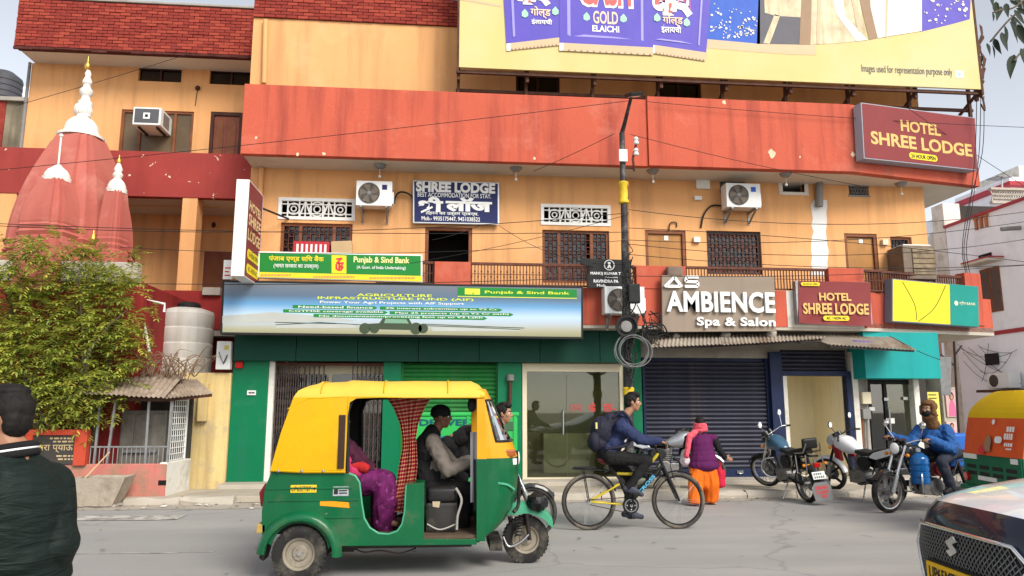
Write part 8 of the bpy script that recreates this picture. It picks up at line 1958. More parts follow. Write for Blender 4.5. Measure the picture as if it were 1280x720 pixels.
# ---- two people on the motorcycle behind the rickshaw
for k,(hx_,hy,nm,mat_) in enumerate(((630,517,'motorcycle rider with dark jacket and bent arm seen behind the windscreen','cloth_black'),(609,513,'pillion passenger with long hair behind the motorcycle rider','cloth_black'))):
    y=9.1; x0=-.18 if k else .18; H=F(hx_,hy,y); pel_=LP_(x0+.10,0,.93); nk_=H+Vector((-.06,0,-.16)); ch_=lerp(nk_,pel_,.38); sh_=nk_+(pel_-nk_).normalized()*.06
    wr_=(LSP(.64,-.33,1.07),LSP(.64,.33,1.07)) if not k else (sh_+Vector((.22,-.14,-.26)),sh_+Vector((.22,.14,-.26)))
    J=mirrorJ(head=H,neck=nk_,chest=ch_,pel=pel_,shr=sh_+Vector((0,-.17,0)),shl=sh_+Vector((0,.17,0)),elr=lerp(sh_,wr_[0],.5)+Vector((-.05,-.14,-.12)),ell=lerp(sh_,wr_[1],.5)+Vector((-.05,.14,-.12)),wrr=wr_[0],wrl=wr_[1],hipr=pel_+Vector((.03,-.11,-.03)),hipl=pel_+Vector((.03,.11,-.03)),knr=LP_(x0+.46,-.24,.72),knl=LP_(x0+.46,.24,.72),anr=LP_(x0+.30,-.26,.36),anl=LP_(x0+.30,.26,.36))
    pr_,hd=human('person',nm,J,(1,-.35,-.03),M_['skin_brown'],hair='short' if not k else 'long',loc=(x0,y,0)); jacket(pr_,J,M_[mat_],fold=.01); trousers(pr_,J,M_['cloth_black']); shoes(pr_,J,M_['black_matte'],(1,0,0))
    if not k:
        b=B(); hand(b,J['wrr'],(1,0,-.1),(0,0,-1),1,1.1,1.2); finish(solid(b,.007,2),'glove',M_['cloth_black'],pr_)

# ---- bicycle
YK=9.62
bc=thing('bicycle','black and yellow bicycle ridden past the glass shop','bicycle',(F(790,660,YK).x,YK,0))
RW,FWc=F(736,626,YK),F(848,627,YK); r=.35; RW=Vector((RW.x,YK,r)); FWc=Vector((FWc.x,YK,r))
pm('bicycle_yellow',(.55,.42,.03),.4,var=.15,vs=8); pm('tyre_dusty',(.06,.054,.047),.9,var=.3,vs=10,stain=(.20,.17,.13),sa=.7,ss=5,sth=.45)
for c in (RW,FWc):
    wh=link('wheel',None,bc,Matrix.Translation(c)); b=B(); b.torus(c,(0,1,0),r-.024,.024,56,8); b.obj('tyre',M_['tyre_dusty'],wh,smooth=60); b=B(); b.torus(c,(0,1,0),r-.052,.011,48,6,flat_=1.2); b.obj('rim',M_['black_matte'],wh,smooth=60)
    b=B()
    for k in range(32): a=2*math.pi*k/32; a2=a+.55*(-1) ** (k // 2); b.cyl(c+Vector((math.cos(a)*.022,.03*(-1) ** k,math.sin(a)*.022)),c+Vector((math.cos(a2)*(r-.055),0,math.sin(a2)*(r-.055))),.0016,n=4)
    b.obj('spokes',M_['steel'],wh); b=B(); b.cyl(c+Vector((0,-.05,0)),c+Vector((0,.05,0)),.022,n=12); b.obj('hub',M_['grey_metal'],wh,smooth=40)
BB=F(787,631,YK); ST=F(762,583,YK); HT=F(823,567,YK); HB=F(828,583,YK); SC_=F(776,607,YK)
def tb(name,pts,rr,m): b=B(); b.tube(pts,rr,10); return b.obj(name,m,bc,smooth=60)
tb('seat_tube',[BB,F(774,598,YK),ST],.018,M_['black_matte']); tb('top_tube',spline([F(771,592,YK),F(800,590,YK),HT],5),.02,M_['bicycle_yellow']); dt=tb('down_tube',[BB+Vector((.03,0,.05)),HB],.027,M_['black_matte']); tb('head_tube',[HT+Vector((0,0,.03)),HB-Vector((-.01,0,.02))],.022,M_['black_matte'])
dd_=(HB-BB).normalized(); ff_=Fr(BB+Vector((.03,0,.05)),dd_,Vector((-dd_.z,0,dd_.x)),(0,-1,0)); b=B(); b.text('CROSS',ff_,.13,.43,-.022,.022,.028,bold=.03); b.obj('lettering',flat('ink_cyan',(.10,.40,.62)),dt,fix=False)
for s in (-.04,.04):
    o=Vector((0,s,0)); tb('chain_stay',[RW+o,BB+o*.7],.011,M_['bicycle_yellow']); tb('seat_stay',[RW+o,F(774,605,YK)+o*.6],.011,M_['bicycle_yellow'])
    tb('fork_blade',[HB+o,F(840,608,YK)+o*1.3,FWc+o*1.3],[.022,.02,.012],M_['black_matte'])
tb('stem',[HT,F(818,557,YK),F(822,553,YK)],.016,M_['black_matte']); hbz=F(824,555,YK)
tb('handlebar',[hbz+Vector((.0,-.29,-.0)),hbz+Vector((-.03,-.1,.0)),hbz+Vector((-.03,.1,0)),hbz+Vector((0,.29,0))],.013,M_['black_matte'])
for s in (-1,1): b=B(); b.cyl(hbz+Vector((0,s*.19,0)),hbz+Vector((.0,s*.30,0)),.018,n=8); b.tube([hbz+Vector((.01,s*.17,0)),hbz+Vector((.05,s*.22,-.01)),hbz+Vector((.05,s*.29,-.02))],.006,5); b.obj('grip',M_['black_rubber'],bc,smooth=50)
b=B(); b.sphere(F(762,577,YK),(.13,.07,.04),12,8); b.sphere(F(755,575,YK),(.085,.10,.045),12,8); b.obj('saddle',flat('saddle_red',(.22,.03,.03)),bc,smooth=60)
b=B(); b.cyl(BB+Vector((0,-.07,0)),BB+Vector((0,-.055,0)),.105,n=28); b.obj('chainring',M_['black_matte'],bc,smooth=35); b=B(); b.torus(BB+Vector((0,-.075,0)),(0,1,0),.075,.008,24,6); b.cyl(BB+Vector((0,-.1,0)),BB+Vector((0,.1,0)),.02,n=8)
for k in range(4): a=k*1.57; b.sphere(BB+Vector((.05*math.cos(a),-.075,.05*math.sin(a))),.012,6,5)
b.obj('crank_spider',M_['steel'],bc,smooth=40)
PN,PFar=F(795,617,YK-.16),F(789,647,YK+.16)
for p,s in ((PN,-1),(PFar,1)): b=B(); b.bar(BB+Vector((0,s*.09,0)),Vector((p.x,YK+s*.10,p.z)),.025,.014); b.box(p.x-.045,p.x+.045,YK+s*.11-.0,YK+s*.21,p.z-.012,p.z+.012); b.obj('pedal_crank',M_['black_matte'],bc,bevel=.003)
b=B(); b.tube([RW+Vector((0,-.06,.03)),BB+Vector((0,-.06,.10))],.006,5); b.tube([RW+Vector((0,-.06,-.03)),BB+Vector((0,-.06,-.10))],.006,5); b.obj('chain',M_['iron_dark'],bc)
b=B(); a,c=F(716,586,YK),F(762,588,YK)
for s in (-.05,.05): b.cyl(a+Vector((0,s,0)),c+Vector((0,s,0)),.008,n=6); b.cyl(RW+Vector((0,s,0)),F(729,587,YK)+Vector((0,s,0)),.006,n=6)
for k in range(4): q=lerp(a,c,k/4); b.cyl(q+Vector((0,-.06,0)),q+Vector((0,.06,0)),.007,n=6)
b.obj('carrier',M_['black_matte'],bc,smooth=50); b=B(); b.box(a.x+.02,c.x-.18,YK-.055,YK+.055,a.z+.01,a.z+.025); b.obj('carrier_plate',M_['black_matte'],bc,bevel=.004)
for nm,cc,a0,a1 in (('mudguard',FWc,60,150),('mudguard',RW,20,60)):
    b=B(); b.tube([cc+Vector((math.cos(R(a))*(r+.02),0,math.sin(R(a))*(r+.02))) for a in range(a0,a1+1,6)],.012,6); b.obj(nm,M_['black_matte'],bc,smooth=60)
b=B(); b.tube(spline([hbz+Vector((.05,-.2,0)),hbz+Vector((.16,-.08,-.06)),F(838,580,YK),F(843,600,YK-.05)],5),.005,5); b.obj('brake_cable',M_['black_matte'],bc)
# ---- cyclist
y=YK
J=mirrorJ(head=F(791,503,y),neck=F(780,521,y),chest=F(775,538,y),pel=F(760,568,y),shr=F(777,532,y-.17),shl=F(777,532,y+.17),elr=F(800,550,y-.24),ell=F(803,549,y+.24),wrr=hbz+Vector((-.08,-.25,.05)),wrl=hbz+Vector((-.08,.25,.05)),hipr=F(762,571,y-.10),hipl=F(762,571,y+.10),knr=F(809,576,y-.12),knl=F(789,597,y+.12),anr=F(786,609,y-.15),anl=F(784,640,y+.16),toer=F(802,618,y-.16),toel=F(802,646,y+.16))
cy_,hd=human('person','cyclist in navy jacket and black trousers with a backpack',J,(1,-.25,-.02),M_['skin_brown'],up=(.05,0,1),hands=(((1,0,-.35),(0,0,-1),.9),((1,0,-.35),(0,0,-1),.9)),vox=.008)
pm('jacket_navy',(.022,.032,.085),.75,var=.18,vs=6,bump=.3,bs=60)
jacket(cy_,J,M_['jacket_navy'],fold=.009,width=.165,deep=.12,belly=.13); trousers(cy_,J,M_['cloth_black'],r=(.098,.07,.048)); shoes(cy_,J,pm('shoe_navy',(.05,.055,.075),.6,var=.3,vs=20),(1,0,0))
b=B(); a=J['neck']; b.tube([a+Vector((.02,-.06,.0)),a+Vector((.05,0,-.02)),a+Vector((.02,.06,.0)),a+Vector((-.05,.04,.02)),a+Vector((-.05,-.04,.02))],.018,8,closed=True); b.obj('collar',M_['jacket_navy'],cy_,smooth=60)
pk=thing('backpack','dark navy backpack on the back of the cyclist','backpack',F(754,545,y)); b=B(); c0,c1=F(763,526,y),F(747,552,y); cap(b,c0,.11,c1,.13); b.sphere(lerp(c0,c1,.5)+Vector((-.03,0,0)),(.15,.16,.19),14,10); b.sphere(c1+Vector((.0,0,-.02)),(.13,.15,.11),14,10)
finish(solid(b,.009,3),'bag',pm('bag_navy',(.018,.018,.032),.7,var=.25,vs=8,bump=.3,bs=60),pk,.008,12)
b=B(); q=F(743,552,y-.12); b.sphere(q,(.075,.08,.12),12,9); b.obj('pocket',M_['bag_navy'],pk,smooth=60)
for s in (-1,1): b=B(); b.tube(spline([F(766,523,y+s*.10),F(779,522,y+s*.12)+Vector((0,0,.07)),F(787,536,y+s*.13)+Vector((.05,0,.0)),F(779,556,y+s*.15)+Vector((.03,s*.03,0)),F(757,561,y+s*.14)],6),.02,8); b.obj('strap',M_['bag_navy'],pk,smooth=60)
b=B(); q=F(745,531,y-.13); b.box(q.x-.01,q.x+.012,q.y-.03,q.y,q.z-.05,q.z+.03); b.obj('tag',flat('tag_yellow',(.6,.55,.2)),pk)

# ---- walking woman
y=11.9
J=mirrorJ(head=F(875,530,y),neck=F(874,542,y),chest=F(877,554,y),pel=F(880,578,y),shr=F(893,548,y-.02),shl=F(860,548,y),elr=F(899,562,y-.05),ell=F(857,564,y+.05),wrr=F(906,571,y-.14),wrl=F(861,578,y+.08),hipr=F(887,580,y),hipl=F(873,580,y),knr=F(890,604,y+.02),knl=F(869,604,y-.02),anr=Vector((F(891,628,y).x,y+.1,.07)),anl=Vector((F(868,628,y).x,y-.08,.07)))
wm,hd=human('person','woman in purple vest and orange trousers with a pink scarf walking',J,(.45,1,0),M_['skin_brown'],s=.93,vox=.009,hands=(None,((1,-.2,-.5),(0,1,0),.6)),hair='long')
pm('vest_purple',(.095,.012,.075),.85,var=.15,vs=7,bump=.3,bs=60); pm('cloth_orange',(.74,.15,.012),.8,var=.18,vs=6,stain=(.50,.05,.01),sa=.7,ss=5,sth=.55); pm('scarf_pink',(.62,.09,.12),.85,var=.25,vs=12,bump=.4,bs=60); pm('dupatta_red',(.50,.02,.05),.85,var=.2,vs=8)
b=B(); nk,pe=J['neck'],J['pel']; b.sphere(J['chest'],(.185,.13,.17),14,10); b.sphere(lerp(J['chest'],pe,.3),(.19,.135,.16),14,10); b.sphere(lerp(J['chest'],pe,.6),(.205,.145,.16),14,10); b.sphere(lerp(J['chest'],pe,.85),(.225,.165,.14),14,10); b.sphere(pe+Vector((0,0,-.04)),(.25,.185,.12),14,10)
for q in 'lr': cap(b,nk-Vector((0,0,.05)),.055,J['sh' +q],.065)
finish(solid(b,.01,6),'vest',M_['vest_purple'],wm,.004,9,(1.4,1.4,.5))
for q in 'lr': b=B(); limb(b,[J['sh' +q],J['el' +q],J['wr' +q]],[.062,.052,.04]); finish(solid(b,.009,2),'sleeve',M_['cloth_black'],wm,.005,18)
b=B()
for q in 'lr': limb(b,[J['hip' +q],J['kn' +q],J['an' +q]+Vector((0,0,.02))],[.11,.115,.115])
cap(b,J['hipl'],.11,J['hipr'],.11); cap(b,lerp(J['knl'],J['knr'],.5),.10,lerp(J['hipl'],J['hipr'],.5),.11); me=solid(b,.011,3)
for v in me.vertices:
    if v.co.z < .05: v.co.z=.05
finish(me,'loose_trousers',M_['cloth_orange'],wm,.016,10,(1,1,.25))
b=B(); h,f,r,u=hd
for k in range(3): b.torus(h-Vector((0,0,.10-k*.04)),(.15*(k-1),.1,1),.085-.006*k,.036,20,8)
cap(b,F(862,545,y-.12),.045,F(858,570,y-.16),.04); cap(b,F(868,541,y-.08),.05,F(862,546,y-.12),.045); finish(solid(b,.009,3),'scarf',M_['scarf_pink'],wm,.008,22)
b=B(); cap(b,F(898,580,y-.02),.045,F(901,606,y),.05); cap(b,F(903,590,y),.04,F(904,606,y),.035); finish(solid(b,.009,2),'dupatta',M_['dupatta_red'],wm,.008,16,(1,1,.3))
for q in 'lr': b=B(); a=J['an' +q]; b.sphere((a.x+.04,a.y+.02,.025),(.055,.12,.025),12,7); b.obj('sandal',flat('sandal_pink',(.5,.25,.22)),wm,smooth=60)
bg_=thing('carry_bag','pale flowered bag hanging at the left side of the woman','bag',F(855,572,y)); b=B(); c=F(856,571,y+.02); b.sphere(c,(.06,.09,.12),12,9); b.sphere(c-Vector((0,0,.06)),(.075,.10,.08),12,8); finish(solid(b,.009,2),'bag',pm('bag_floral',(.62,.52,.55),.8,var=.3,vs=15,stain=(.5,.1,.2),sa=.8,ss=16,sth=.6),bg_,.006,20)
b=B(); b.tube(spline([c+Vector((.03,0,.1)),c+Vector((.05,0,.3)),F(862,546,y)],5),.008,6); b.obj('strap',M_['bag_floral'],bg_,smooth=60)
# ================================================================== GREEN CART BEHIND THE RICKSHAW
YQ=10.5
gc=thing('cargo_cart','bright green delivery cart standing behind the auto rickshaw','cart',(F(585,600,YQ).x,YQ+.5,0))
pm('cart_green',(.035,.42,.09),.4,var=.08,vs=2,streak=(.02,.28,.06),ka=.3)
x0,x1,zt,zb=F(518,560,YQ).x,F(647,560,YQ).x,F(585,520,YQ).z,.38
b=B(); b.box(x0,x1,YQ,YQ+1.0,zb,zt); b.obj('box',M_['cart_green'],gc,bevel=.02)
b=B(); b.box(x0-.02,x1+.02,YQ-.02,YQ+1.02,zt,zt+.05); b.obj('lid',M_['cart_green'],gc,bevel=.015)
for x in (x0+.02,(x0+x1)/2,x1-.06): b=B(); b.box(x,x+.04,YQ-.012,YQ,zb,zt); b.obj('stiffener',M_['cart_green'],gc,bevel=.004)
b=B(); a=rect(524,524,600,532,YQ-.015); b.text('DELIVERY',front(YQ-.002),a[0],a[1],a[2],a[3],.004,bold=.03); b.obj('lettering',flat('ink_deepblue',(.01,.08,.12)),gc,fix=False)
b=B(); a=rect(628,527,642,538,YQ); b.box(a[0],a[1],YQ-.012,YQ-.002,a[2],a[3]); b.obj('label_plate',flat('label_dark',(.05,.12,.06)),gc); b=B(); a=rect(534,545,560,556,YQ); b.box(a[0],a[1],YQ-.01,YQ-.002,a[2],a[3]); b.obj('label_plate',flat('label_blue',(.02,.22,.32)),gc)
for x in (x0+.3,x1-.3):
    for y in (YQ+.05,YQ+.95): spoke_wheel(gc,(x,y,.25),.25,.08,(0,1,0),False,M_['grey_metal'])
b=B(); b.box(x0+.1,x1-.1,YQ+.1,YQ+.9,.26,zb-.002); b.obj('chassis',M_['iron_dark'],gc)

# ================================================================== ORANGE CANOPY RICKSHAW AT THE RIGHT
M=Matrix.Translation((6.66,8.66,0)) @ Matrix.Rotation(R(-10.9),4,'Z')
ra=thing('auto_rickshaw','parked auto rickshaw with orange advertising canopy and yellow top','auto rickshaw',M=M); L=lambda x,y,z: M @ Vector((x,y,z)); rot=M.to_3x3(); ax_,ay_,az_=rot @ Vector((1,0,0)),rot @ Vector((0,1,0)),Vector((0,0,1))
pm('canvas_orange',(.66,.10,.025),.6,var=.08,vs=2,bump=.15,bs=12); pm('canvas_yellow',(.70,.46,.006),.55,var=.06,vs=2,bump=.15,bs=12); pm('tub_green',(.008,.13,.06),.4,var=.12,vs=3)
def rear_off(z): return .10*max(0,(z-.95)/.5)+(.16*max(0,(z-1.45)/.27) ** 1.5 if z > 1.45 else 0)
def sect(x,zb,sag_=0.0):
    hw=.66; pts=[(-hw,zb),(-hw-.01,1.15),(-hw,1.40)]
    for i in range(1,9): a=math.pi/2*i/8; pts.append((-hw+.34*(1-math.cos(a)),1.40+(.33-sag_)*math.sin(a)))
    pts=pts+[(-y,z) for y,z in pts[::-1]]
    return [L(max(x,rear_off(z)),y,z) for y,z in pts]
xsn=[0,.15,.35,.6,.85,1.05]
rg=[sect(x,.95,.015*(k % 2)) for k,x in enumerate(xsn)]+[sect(x,1.40,.012*(k % 2)) for k,x in enumerate((1.06,1.4,1.8,2.05))]
b=B(); b.loft(rg,cap=False,closed=False); r0=rg[0]; n=len(r0)
for i in range(n // 2-1):
    for k in range(6):
        t0,t1=k/6,(k+1)/6; bow=lambda t: ax_*(-.05*math.sin(math.pi*t))
        q=[r0[i].lerp(r0[n-1-i],t0)+bow(t0),r0[i].lerp(r0[n-1-i],t1)+bow(t1),r0[i+1].lerp(r0[n-2-i],t1)+bow(t1),r0[i+1].lerp(r0[n-2-i],t0)+bow(t0)]; b.quad(*q)
for k,f_ in enumerate(b.f): b.mi[k]=1 if sum(b.v[i].z for i in f_)/len(f_) > 1.41 else 0
b.obj('canopy',[M_['canvas_orange'],M_['canvas_yellow']],ra,smooth=45,fix=False)
b=B(); pl=[(0,.36),(0,.95),(1.05,.95),(1.1,.5),(1.5,.42),(1.55,.85),(1.7,.85),(1.7,.32),(.75,.32),(.7,.45),(.55,.55),(.3,.55),(.12,.42)]
for y in (-.66,.63): b.prism(pl,Fr(L(0,y,0),ax_,az_,-ay_),-.03,0)
b.obj('side_panel',M_['tub_green'],ra); b=B(); rf=Fr(L(0,0,0),ay_,az_,-ax_); b.fbox(rf,-.65,.65,.36,.95,-.03,.02); b.obj('tail_panel',M_['tub_green'],ra,bevel=.01)
for u in (-.45,-.15,.15,.45):
    for v in (.72,.80): b=B(); b.fbox(rf,u-.11,u+.11,v-.025,v+.02,.018,.024); b.obj('vent_slot',M_['black_matte'],ra)
b=B(); b.fbox(rf,-.68,.68,.50,.56,.0,.08); b.obj('rear_bumper',M_['tub_green'],ra,bevel=.02)
for q_ in ((-.12,.30,.64,.69),(-.6,-.46,.88,.94),(.3,.62,.89,.95)): b=B(); b.fbox(rf,*q_,.02,.03); b.obj('white_strip',M_['white_paint'],ra)
for u in (-.55,.55): b=B(); b.cyl(rf(u,.66,.02),rf(u,.66,.06),.05,n=14); b.obj('tail_lamp',M_['lamp_tail'],ra,smooth=40)
for y in (-.58,.58): p=L(.4,y,.236); wheel(ra,p,.236,.11,ay_,tread=False)
wheel(ra,L(2.3,0,.22),.22,.1,ay_,tread=False)
b=B(); rgs=[]
for z,xf in ((.32,1.9),(.6,2.15),(.95,2.2),(1.3,2.05),(1.6,1.9)): rgs.append([L(1.65+(xf-1.65)*abs(math.cos(t)) ** .6,math.copysign(abs(math.sin(t)) ** .6,math.sin(t))*.62,z) for t in [-1.57+3.14*i/14 for i in range(15)]])
b.loft(rgs[:3],cap=False,closed=False); b.obj('front_cab',M_['tub_green'],ra,smooth=45,fix=False); b=B(); b.loft(rgs[2:],cap=False,closed=False); b.obj('windscreen',M_['clear_glass'],ra,smooth=45,fix=False)
b=B(); b.box(0,1,0,1,0,1); b.v=[L(.15+v.x*1.5,-.6+v.y*1.2,.3+v.z*.08) for v in b.v]; b.obj('floor',M_['floor_mat'],ra)
b=B(); b.box(0,1,0,1,0,1); b.v=[L(.2+v.x*.5,-.58+v.y*1.16,.6+v.z*.14) for v in b.v]; b.obj('passenger_seat',M_['vinyl_black'],ra,bevel=.03)
af2=Fr(L(-.255,0,0),-ay_,az_+ax_*.2,-ax_+az_*.2)
pz=1.0
def adp(mname,us,n=.02): q=B(); q.sheet(us,af2,n); q.obj('print',M_[mname],ra,fix=False)
# white print on the rear sheet: short lines, logo, bottle picture
q=B()
for k,(u0,u1,v0,v1) in enumerate(((.42,.58,1.27,1.33),(.38,.58,1.18,1.25),(.40,.58,1.10,1.14),(.44,.58,1.06,1.08))):
    x=u0
    while x < u1-.02: w=random.uniform(.02,.05); q.sheet([(x,v0),(x+w,v0),(x+w,v1),(x,v1)],af2,.0); x+=w+.012
pill(q,af2,.18,.34,1.13,1.21,0.0); q.sheet([(.12+.035*math.cos(k*.785),1.38+.035*math.sin(k*.785)) for k in range(8)],af2,0.0)
for v in q.v: pass
q.v=[v-ax_*.012 for v in q.v]; q.obj('print',M_['ink_white'],ra,fix=False)
q=B(); q.sheet([(-.02,1.02),(.10,1.02),(.11,1.16),(.06,1.22),(-.01,1.2),(-.05,1.1)],af2,0); q.v=[v-ax_*.012 for v in q.v]; q.obj('print',M_['ink_brown'],ra,fix=False); q=B(); q.sheet([(-.14,.99),(-.03,.98),(.0,1.04),(-.1,1.1),(-.16,1.05)],af2,0); q.v=[v-ax_*.014 for v in q.v]; q.obj('print',M_['ink_red'],ra,fix=False)

# ================================================================== DARK CAR IN THE CORNER
car_M=Matrix.Translation((3.13,4.46,0)) @ Matrix.Rotation(R(-6),4,'Z')
car=thing('car','dark taxi car with a white bonnet nosing in at the lower corner','car',M=car_M); CL=lambda x,y,z: car_M @ Vector((x,y,z))
cm=pm('car_paint',(.012,.016,.030),.12,var=.05,coat=1.0); cm.node_tree.nodes['Principled BSDF'].inputs['Coat IOR'].default_value=2.6; cm.node_tree.nodes['Principled BSDF'].inputs['Coat Roughness'].default_value=.03
bm2=pm('bumper_paint',(.014,.018,.032),.22,var=.1,coat=.4)
CP=[(.10,.16),(.03,.22),(0,.34),(0,.50),(.015,.62),(.04,.70),(.08,.765),(.13,.81),(.19,.838),(.30,.868),(.45,.897),(.6,.92),(.75,.94),(.9,.955),(1.05,.967),(1.15,.972)]
def hood_pt(X,z,t):
    z=z*1.10+.015
    k=max(0,1-X/1.2); a=abs(t)
    return CL(X+.34*k*a ** 3.2,t*.86,z-.075*a ** 3*(1 if z > .6 else .4)-(.03*a ** 8))
TS=[-1+2*i/24 for i in range(25)]
grid=[[hood_pt(X,z,t) for t in TS] for X,z in CP]
def shell(i0,i1,name,m): b=B(); b.loft(grid[i0:i1+1],cap=False,closed=False); return b.obj(name,m,car,smooth=60,fix=False)
shell(0,7,'front_bumper',bm2); hood_g=[[hood_pt(X+.004,z,t*.985) for t in TS] for X,z in CP[7:]]; b=B(); b.loft(hood_g,cap=False,closed=False)
b.loft([[p-Vector((0,0,.02)) for p in hood_g[0]],hood_g[0]],cap=False,closed=False); b.obj('bonnet',pm('bonnet_white',(.72,.73,.75),.18,var=.03,coat=.8),car,smooth=50,fix=False)
UPP=[(1.16,1.075,.84),(1.40,1.17,.80),(1.70,1.30,.70),(1.90,1.40,.64),(2.2,1.47,.60),(2.7,1.48,.60),(3.1,1.42,.62),(3.5,1.18,.70),(3.7,1.04,.78),(4.0,1.0,.80),(4.05,.8,.82),(4.04,.3,.82)]
def up_ring(x,z,w): return [CL(x,t*w,z-.05*abs(t) ** 3) for t in TS]
def part(i0,i1,nm,m): b=B(); b.loft([up_ring(*UPP[i]) for i in range(i0,i1+1)],cap=False,closed=False); b.obj(nm,m,car,smooth=50,fix=False)
part(0,3,'windscreen',M_['dark_glass']); part(3,6,'roof',cm); part(6,8,'rear_window',M_['dark_glass']); part(8,11,'boot',cm)
for s in (-1,1):
    b=B(); low=[(.36,.22)]+[(.36,.45),(.48,.60),(.72,.66),(.98,.60),(1.08,.42),(1.10,.22)]+[(2.75,.22),(2.78,.45),(2.9,.60),(3.12,.66),(3.36,.60),(3.46,.42),(3.48,.25),(4.02,.28)]; top=[(4.02,.95),(3.7,.98),(2.5,.95),(1.15,1.02),(.7,.96),(.36,.86)]
    f_=Fr(CL(0,s*.845,0),car_M.to_3x3() @ Vector((1,0,0)),(0,0,1),car_M.to_3x3() @ Vector((0,s,0))); b.prism(low+top,f_,-.03,.0); b.obj('side_panel',cm,car,bevel=.01)
    b=B(); b.sheet([(1.2,.95),(3.65,1.0),(3.2,1.38),(2.6,1.44),(2.0,1.40)],Fr(CL(0,s*.80,0),f_.U,(0,-s*.2*0,1),f_.N),-.02); b.obj('side_window',M_['dark_glass'],car)
    for x in (.72,3.12): wheel(car,CL(x,s*.76,.30),.30,.19,car_M.to_3x3() @ Vector((0,1,0)),tread=False)
    b=B(); hg=[]
    for z,x_in,x_out in ((.56,.66,.93),(.61,.62,.97),(.66,.63,.99),(.70,.66,.98)): hg.append([hood_pt(.02-.012,z,s*(x_in+(x_out-x_in)*k/6)) for k in range(7)])
    b.loft(hg,cap=False,closed=False); b.obj('head_lamp',M_['glass_lamp'],car,smooth=60,fix=False)
    b=B(); b.tube([hood_pt(.0,.38,s*.80),hood_pt(-.0,.34,s*.86),hood_pt(.0,.26,s*.84)],.03,8); b.obj('fog_lamp_trim',M_['chrome'],car,smooth=60)
# grille, badge, number plate
def gp(y,z,off=0.0): p=hood_pt(.0 if z < .6 else .015*(z-.5)/.12,z,y/.86); d=(p-CL(1.5,0,z)); d.z=0; return p+d.normalized()*off
hexo=[(-.56,.60),(-.46,.68),(.46,.68),(.56,.60),(.40,.36),(-.40,.36)]
b=B(); n=28; V=[]
zs_=[.36+(.68-.36)*k/8 for k in range(9)]
def hw_(z): return .40+(.56-.40)*(z-.36)/.24 if z < .60 else .56-.10*(z-.60)/.08
rgs=[[gp(-hw_(z)+2*hw_(z)*k/n,z,.004) for k in range(n+1)] for z in zs_]; b.loft(rgs,cap=False,closed=False); gr_=b.obj('grille',M_['black_matte'],car,smooth=60,fix=False)
b=B()
for k in range(46):
    for s in (-1,1):
        pts=[]
        for i in range(9):
            z=zs_[i]; y=-.75+k*.033+s*(z-.52)*.8
            if abs(y) < hw_(z)-.01: pts.append(gp(y,z,.010))
        if len(pts) > 1: b.tube(pts,.0045,4)
b.obj('grille_mesh',pm('mesh_dark',(.16,.16,.165),.4,.7,var=.1),car)
b=B(); lp=[]
for i in range(6):
    a,c=hexo[i],hexo[(i+1) % 6]
    for k in range(8): lp.append(gp(a[0]+(c[0]-a[0])*k/8,a[1]+(c[1]-a[1])*k/8,.012))
b.tube(lp,.013,8,closed=True); b.obj('grille_surround',M_['chrome'],car,smooth=60)
bf_=Fr(gp(0,.60,.02),car_M.to_3x3() @ Vector((0,-1,0)),(0,0,1),car_M.to_3x3() @ Vector((-1,0,0))); s=.062
b=B(); b.prism([(-s*.95,s*.35),(s*.25,s*1.0),(s*.95,s*.55),(s*.2,s*.28),(s*.95,-s*.28),(-s*.2,-s*.05)],bf_,0,.014); b.prism([(s*.95,-s*.35),(-s*.25,-s*1.0),(-s*.95,-s*.55),(-s*.2,-s*.28),(-s*.95,s*.28),(s*.2,s*.05)],bf_,.001,.015); b.obj('badge',M_['chrome'],car)
pf=Fr(gp(0,.43,.045),bf_.U,(0,0,1),bf_.N); b=B(); b.fbox(pf,-.25,.25,-.06,.06,-.02,.006); pt=b.obj('number_plate',flat('taxi_yellow',(.72,.42,.015)),car,bevel=.004)
b=B(); b.text('UP65MT8246',pf,-.215,.235,-.036,.040,.009,bold=.02); b.obj('lettering',M_['ink_black'],pt,fix=False)
b=B(); b.fbox(pf,-.265,.265,-.07,.075,-.03,-.012); b.obj('plate_holder',M_['black_matte'],pt)

# ================================================================== MAN IN THE GREEN JACKET
YM=2.95
J=mirrorJ(head=F(5,525,YM),neck=F(20,566,YM),chest=F(22,628,YM),pel=F(18,722,YM+.05),shr=F(62,604,YM+.09),shl=F(-30,606,YM-.14),elr=F(70,680,YM+.06),ell=F(-56,682,YM-.18),wrr=F(46,745,YM+.26),wrl=F(-66,750,YM-.05),hipr=F(44,735,YM+.1),hipl=F(-7,737,YM),knr=Vector((F(46,725,YM).x,YM+.12,.46)),knl=Vector((F(-10,725,YM).x,YM,.46)),anr=Vector((F(46,725,YM).x,YM+.10,.08)),anl=Vector((F(-10,725,YM).x,YM-.02,.08)))
mn,hd=human('person','man in dark green bomber jacket seen from behind at the frame edge',J,(-1,.22,0),M_['skin_brown'],vox=.006,hair=None,s=.95)
gj=pm('jacket_green',(.0065,.0125,.0105),.62,var=.18,vs=4,bump=.12,bs=160)
nt_=gj.node_tree; tc_=nt_.nodes.new('ShaderNodeTexCoord'); mp_=nt_.nodes.new('ShaderNodeMapping'); mp_.inputs['Scale'].default_value=(3.2,3.2,13); mp_.inputs['Rotation'].default_value=(0,.25,0); nz_=nt_.nodes.new('ShaderNodeTexNoise'); nz_.inputs['Scale'].default_value=1.6; nz_.inputs['Detail'].default_value=5; nz_.inputs['Distortion'].default_value=.8
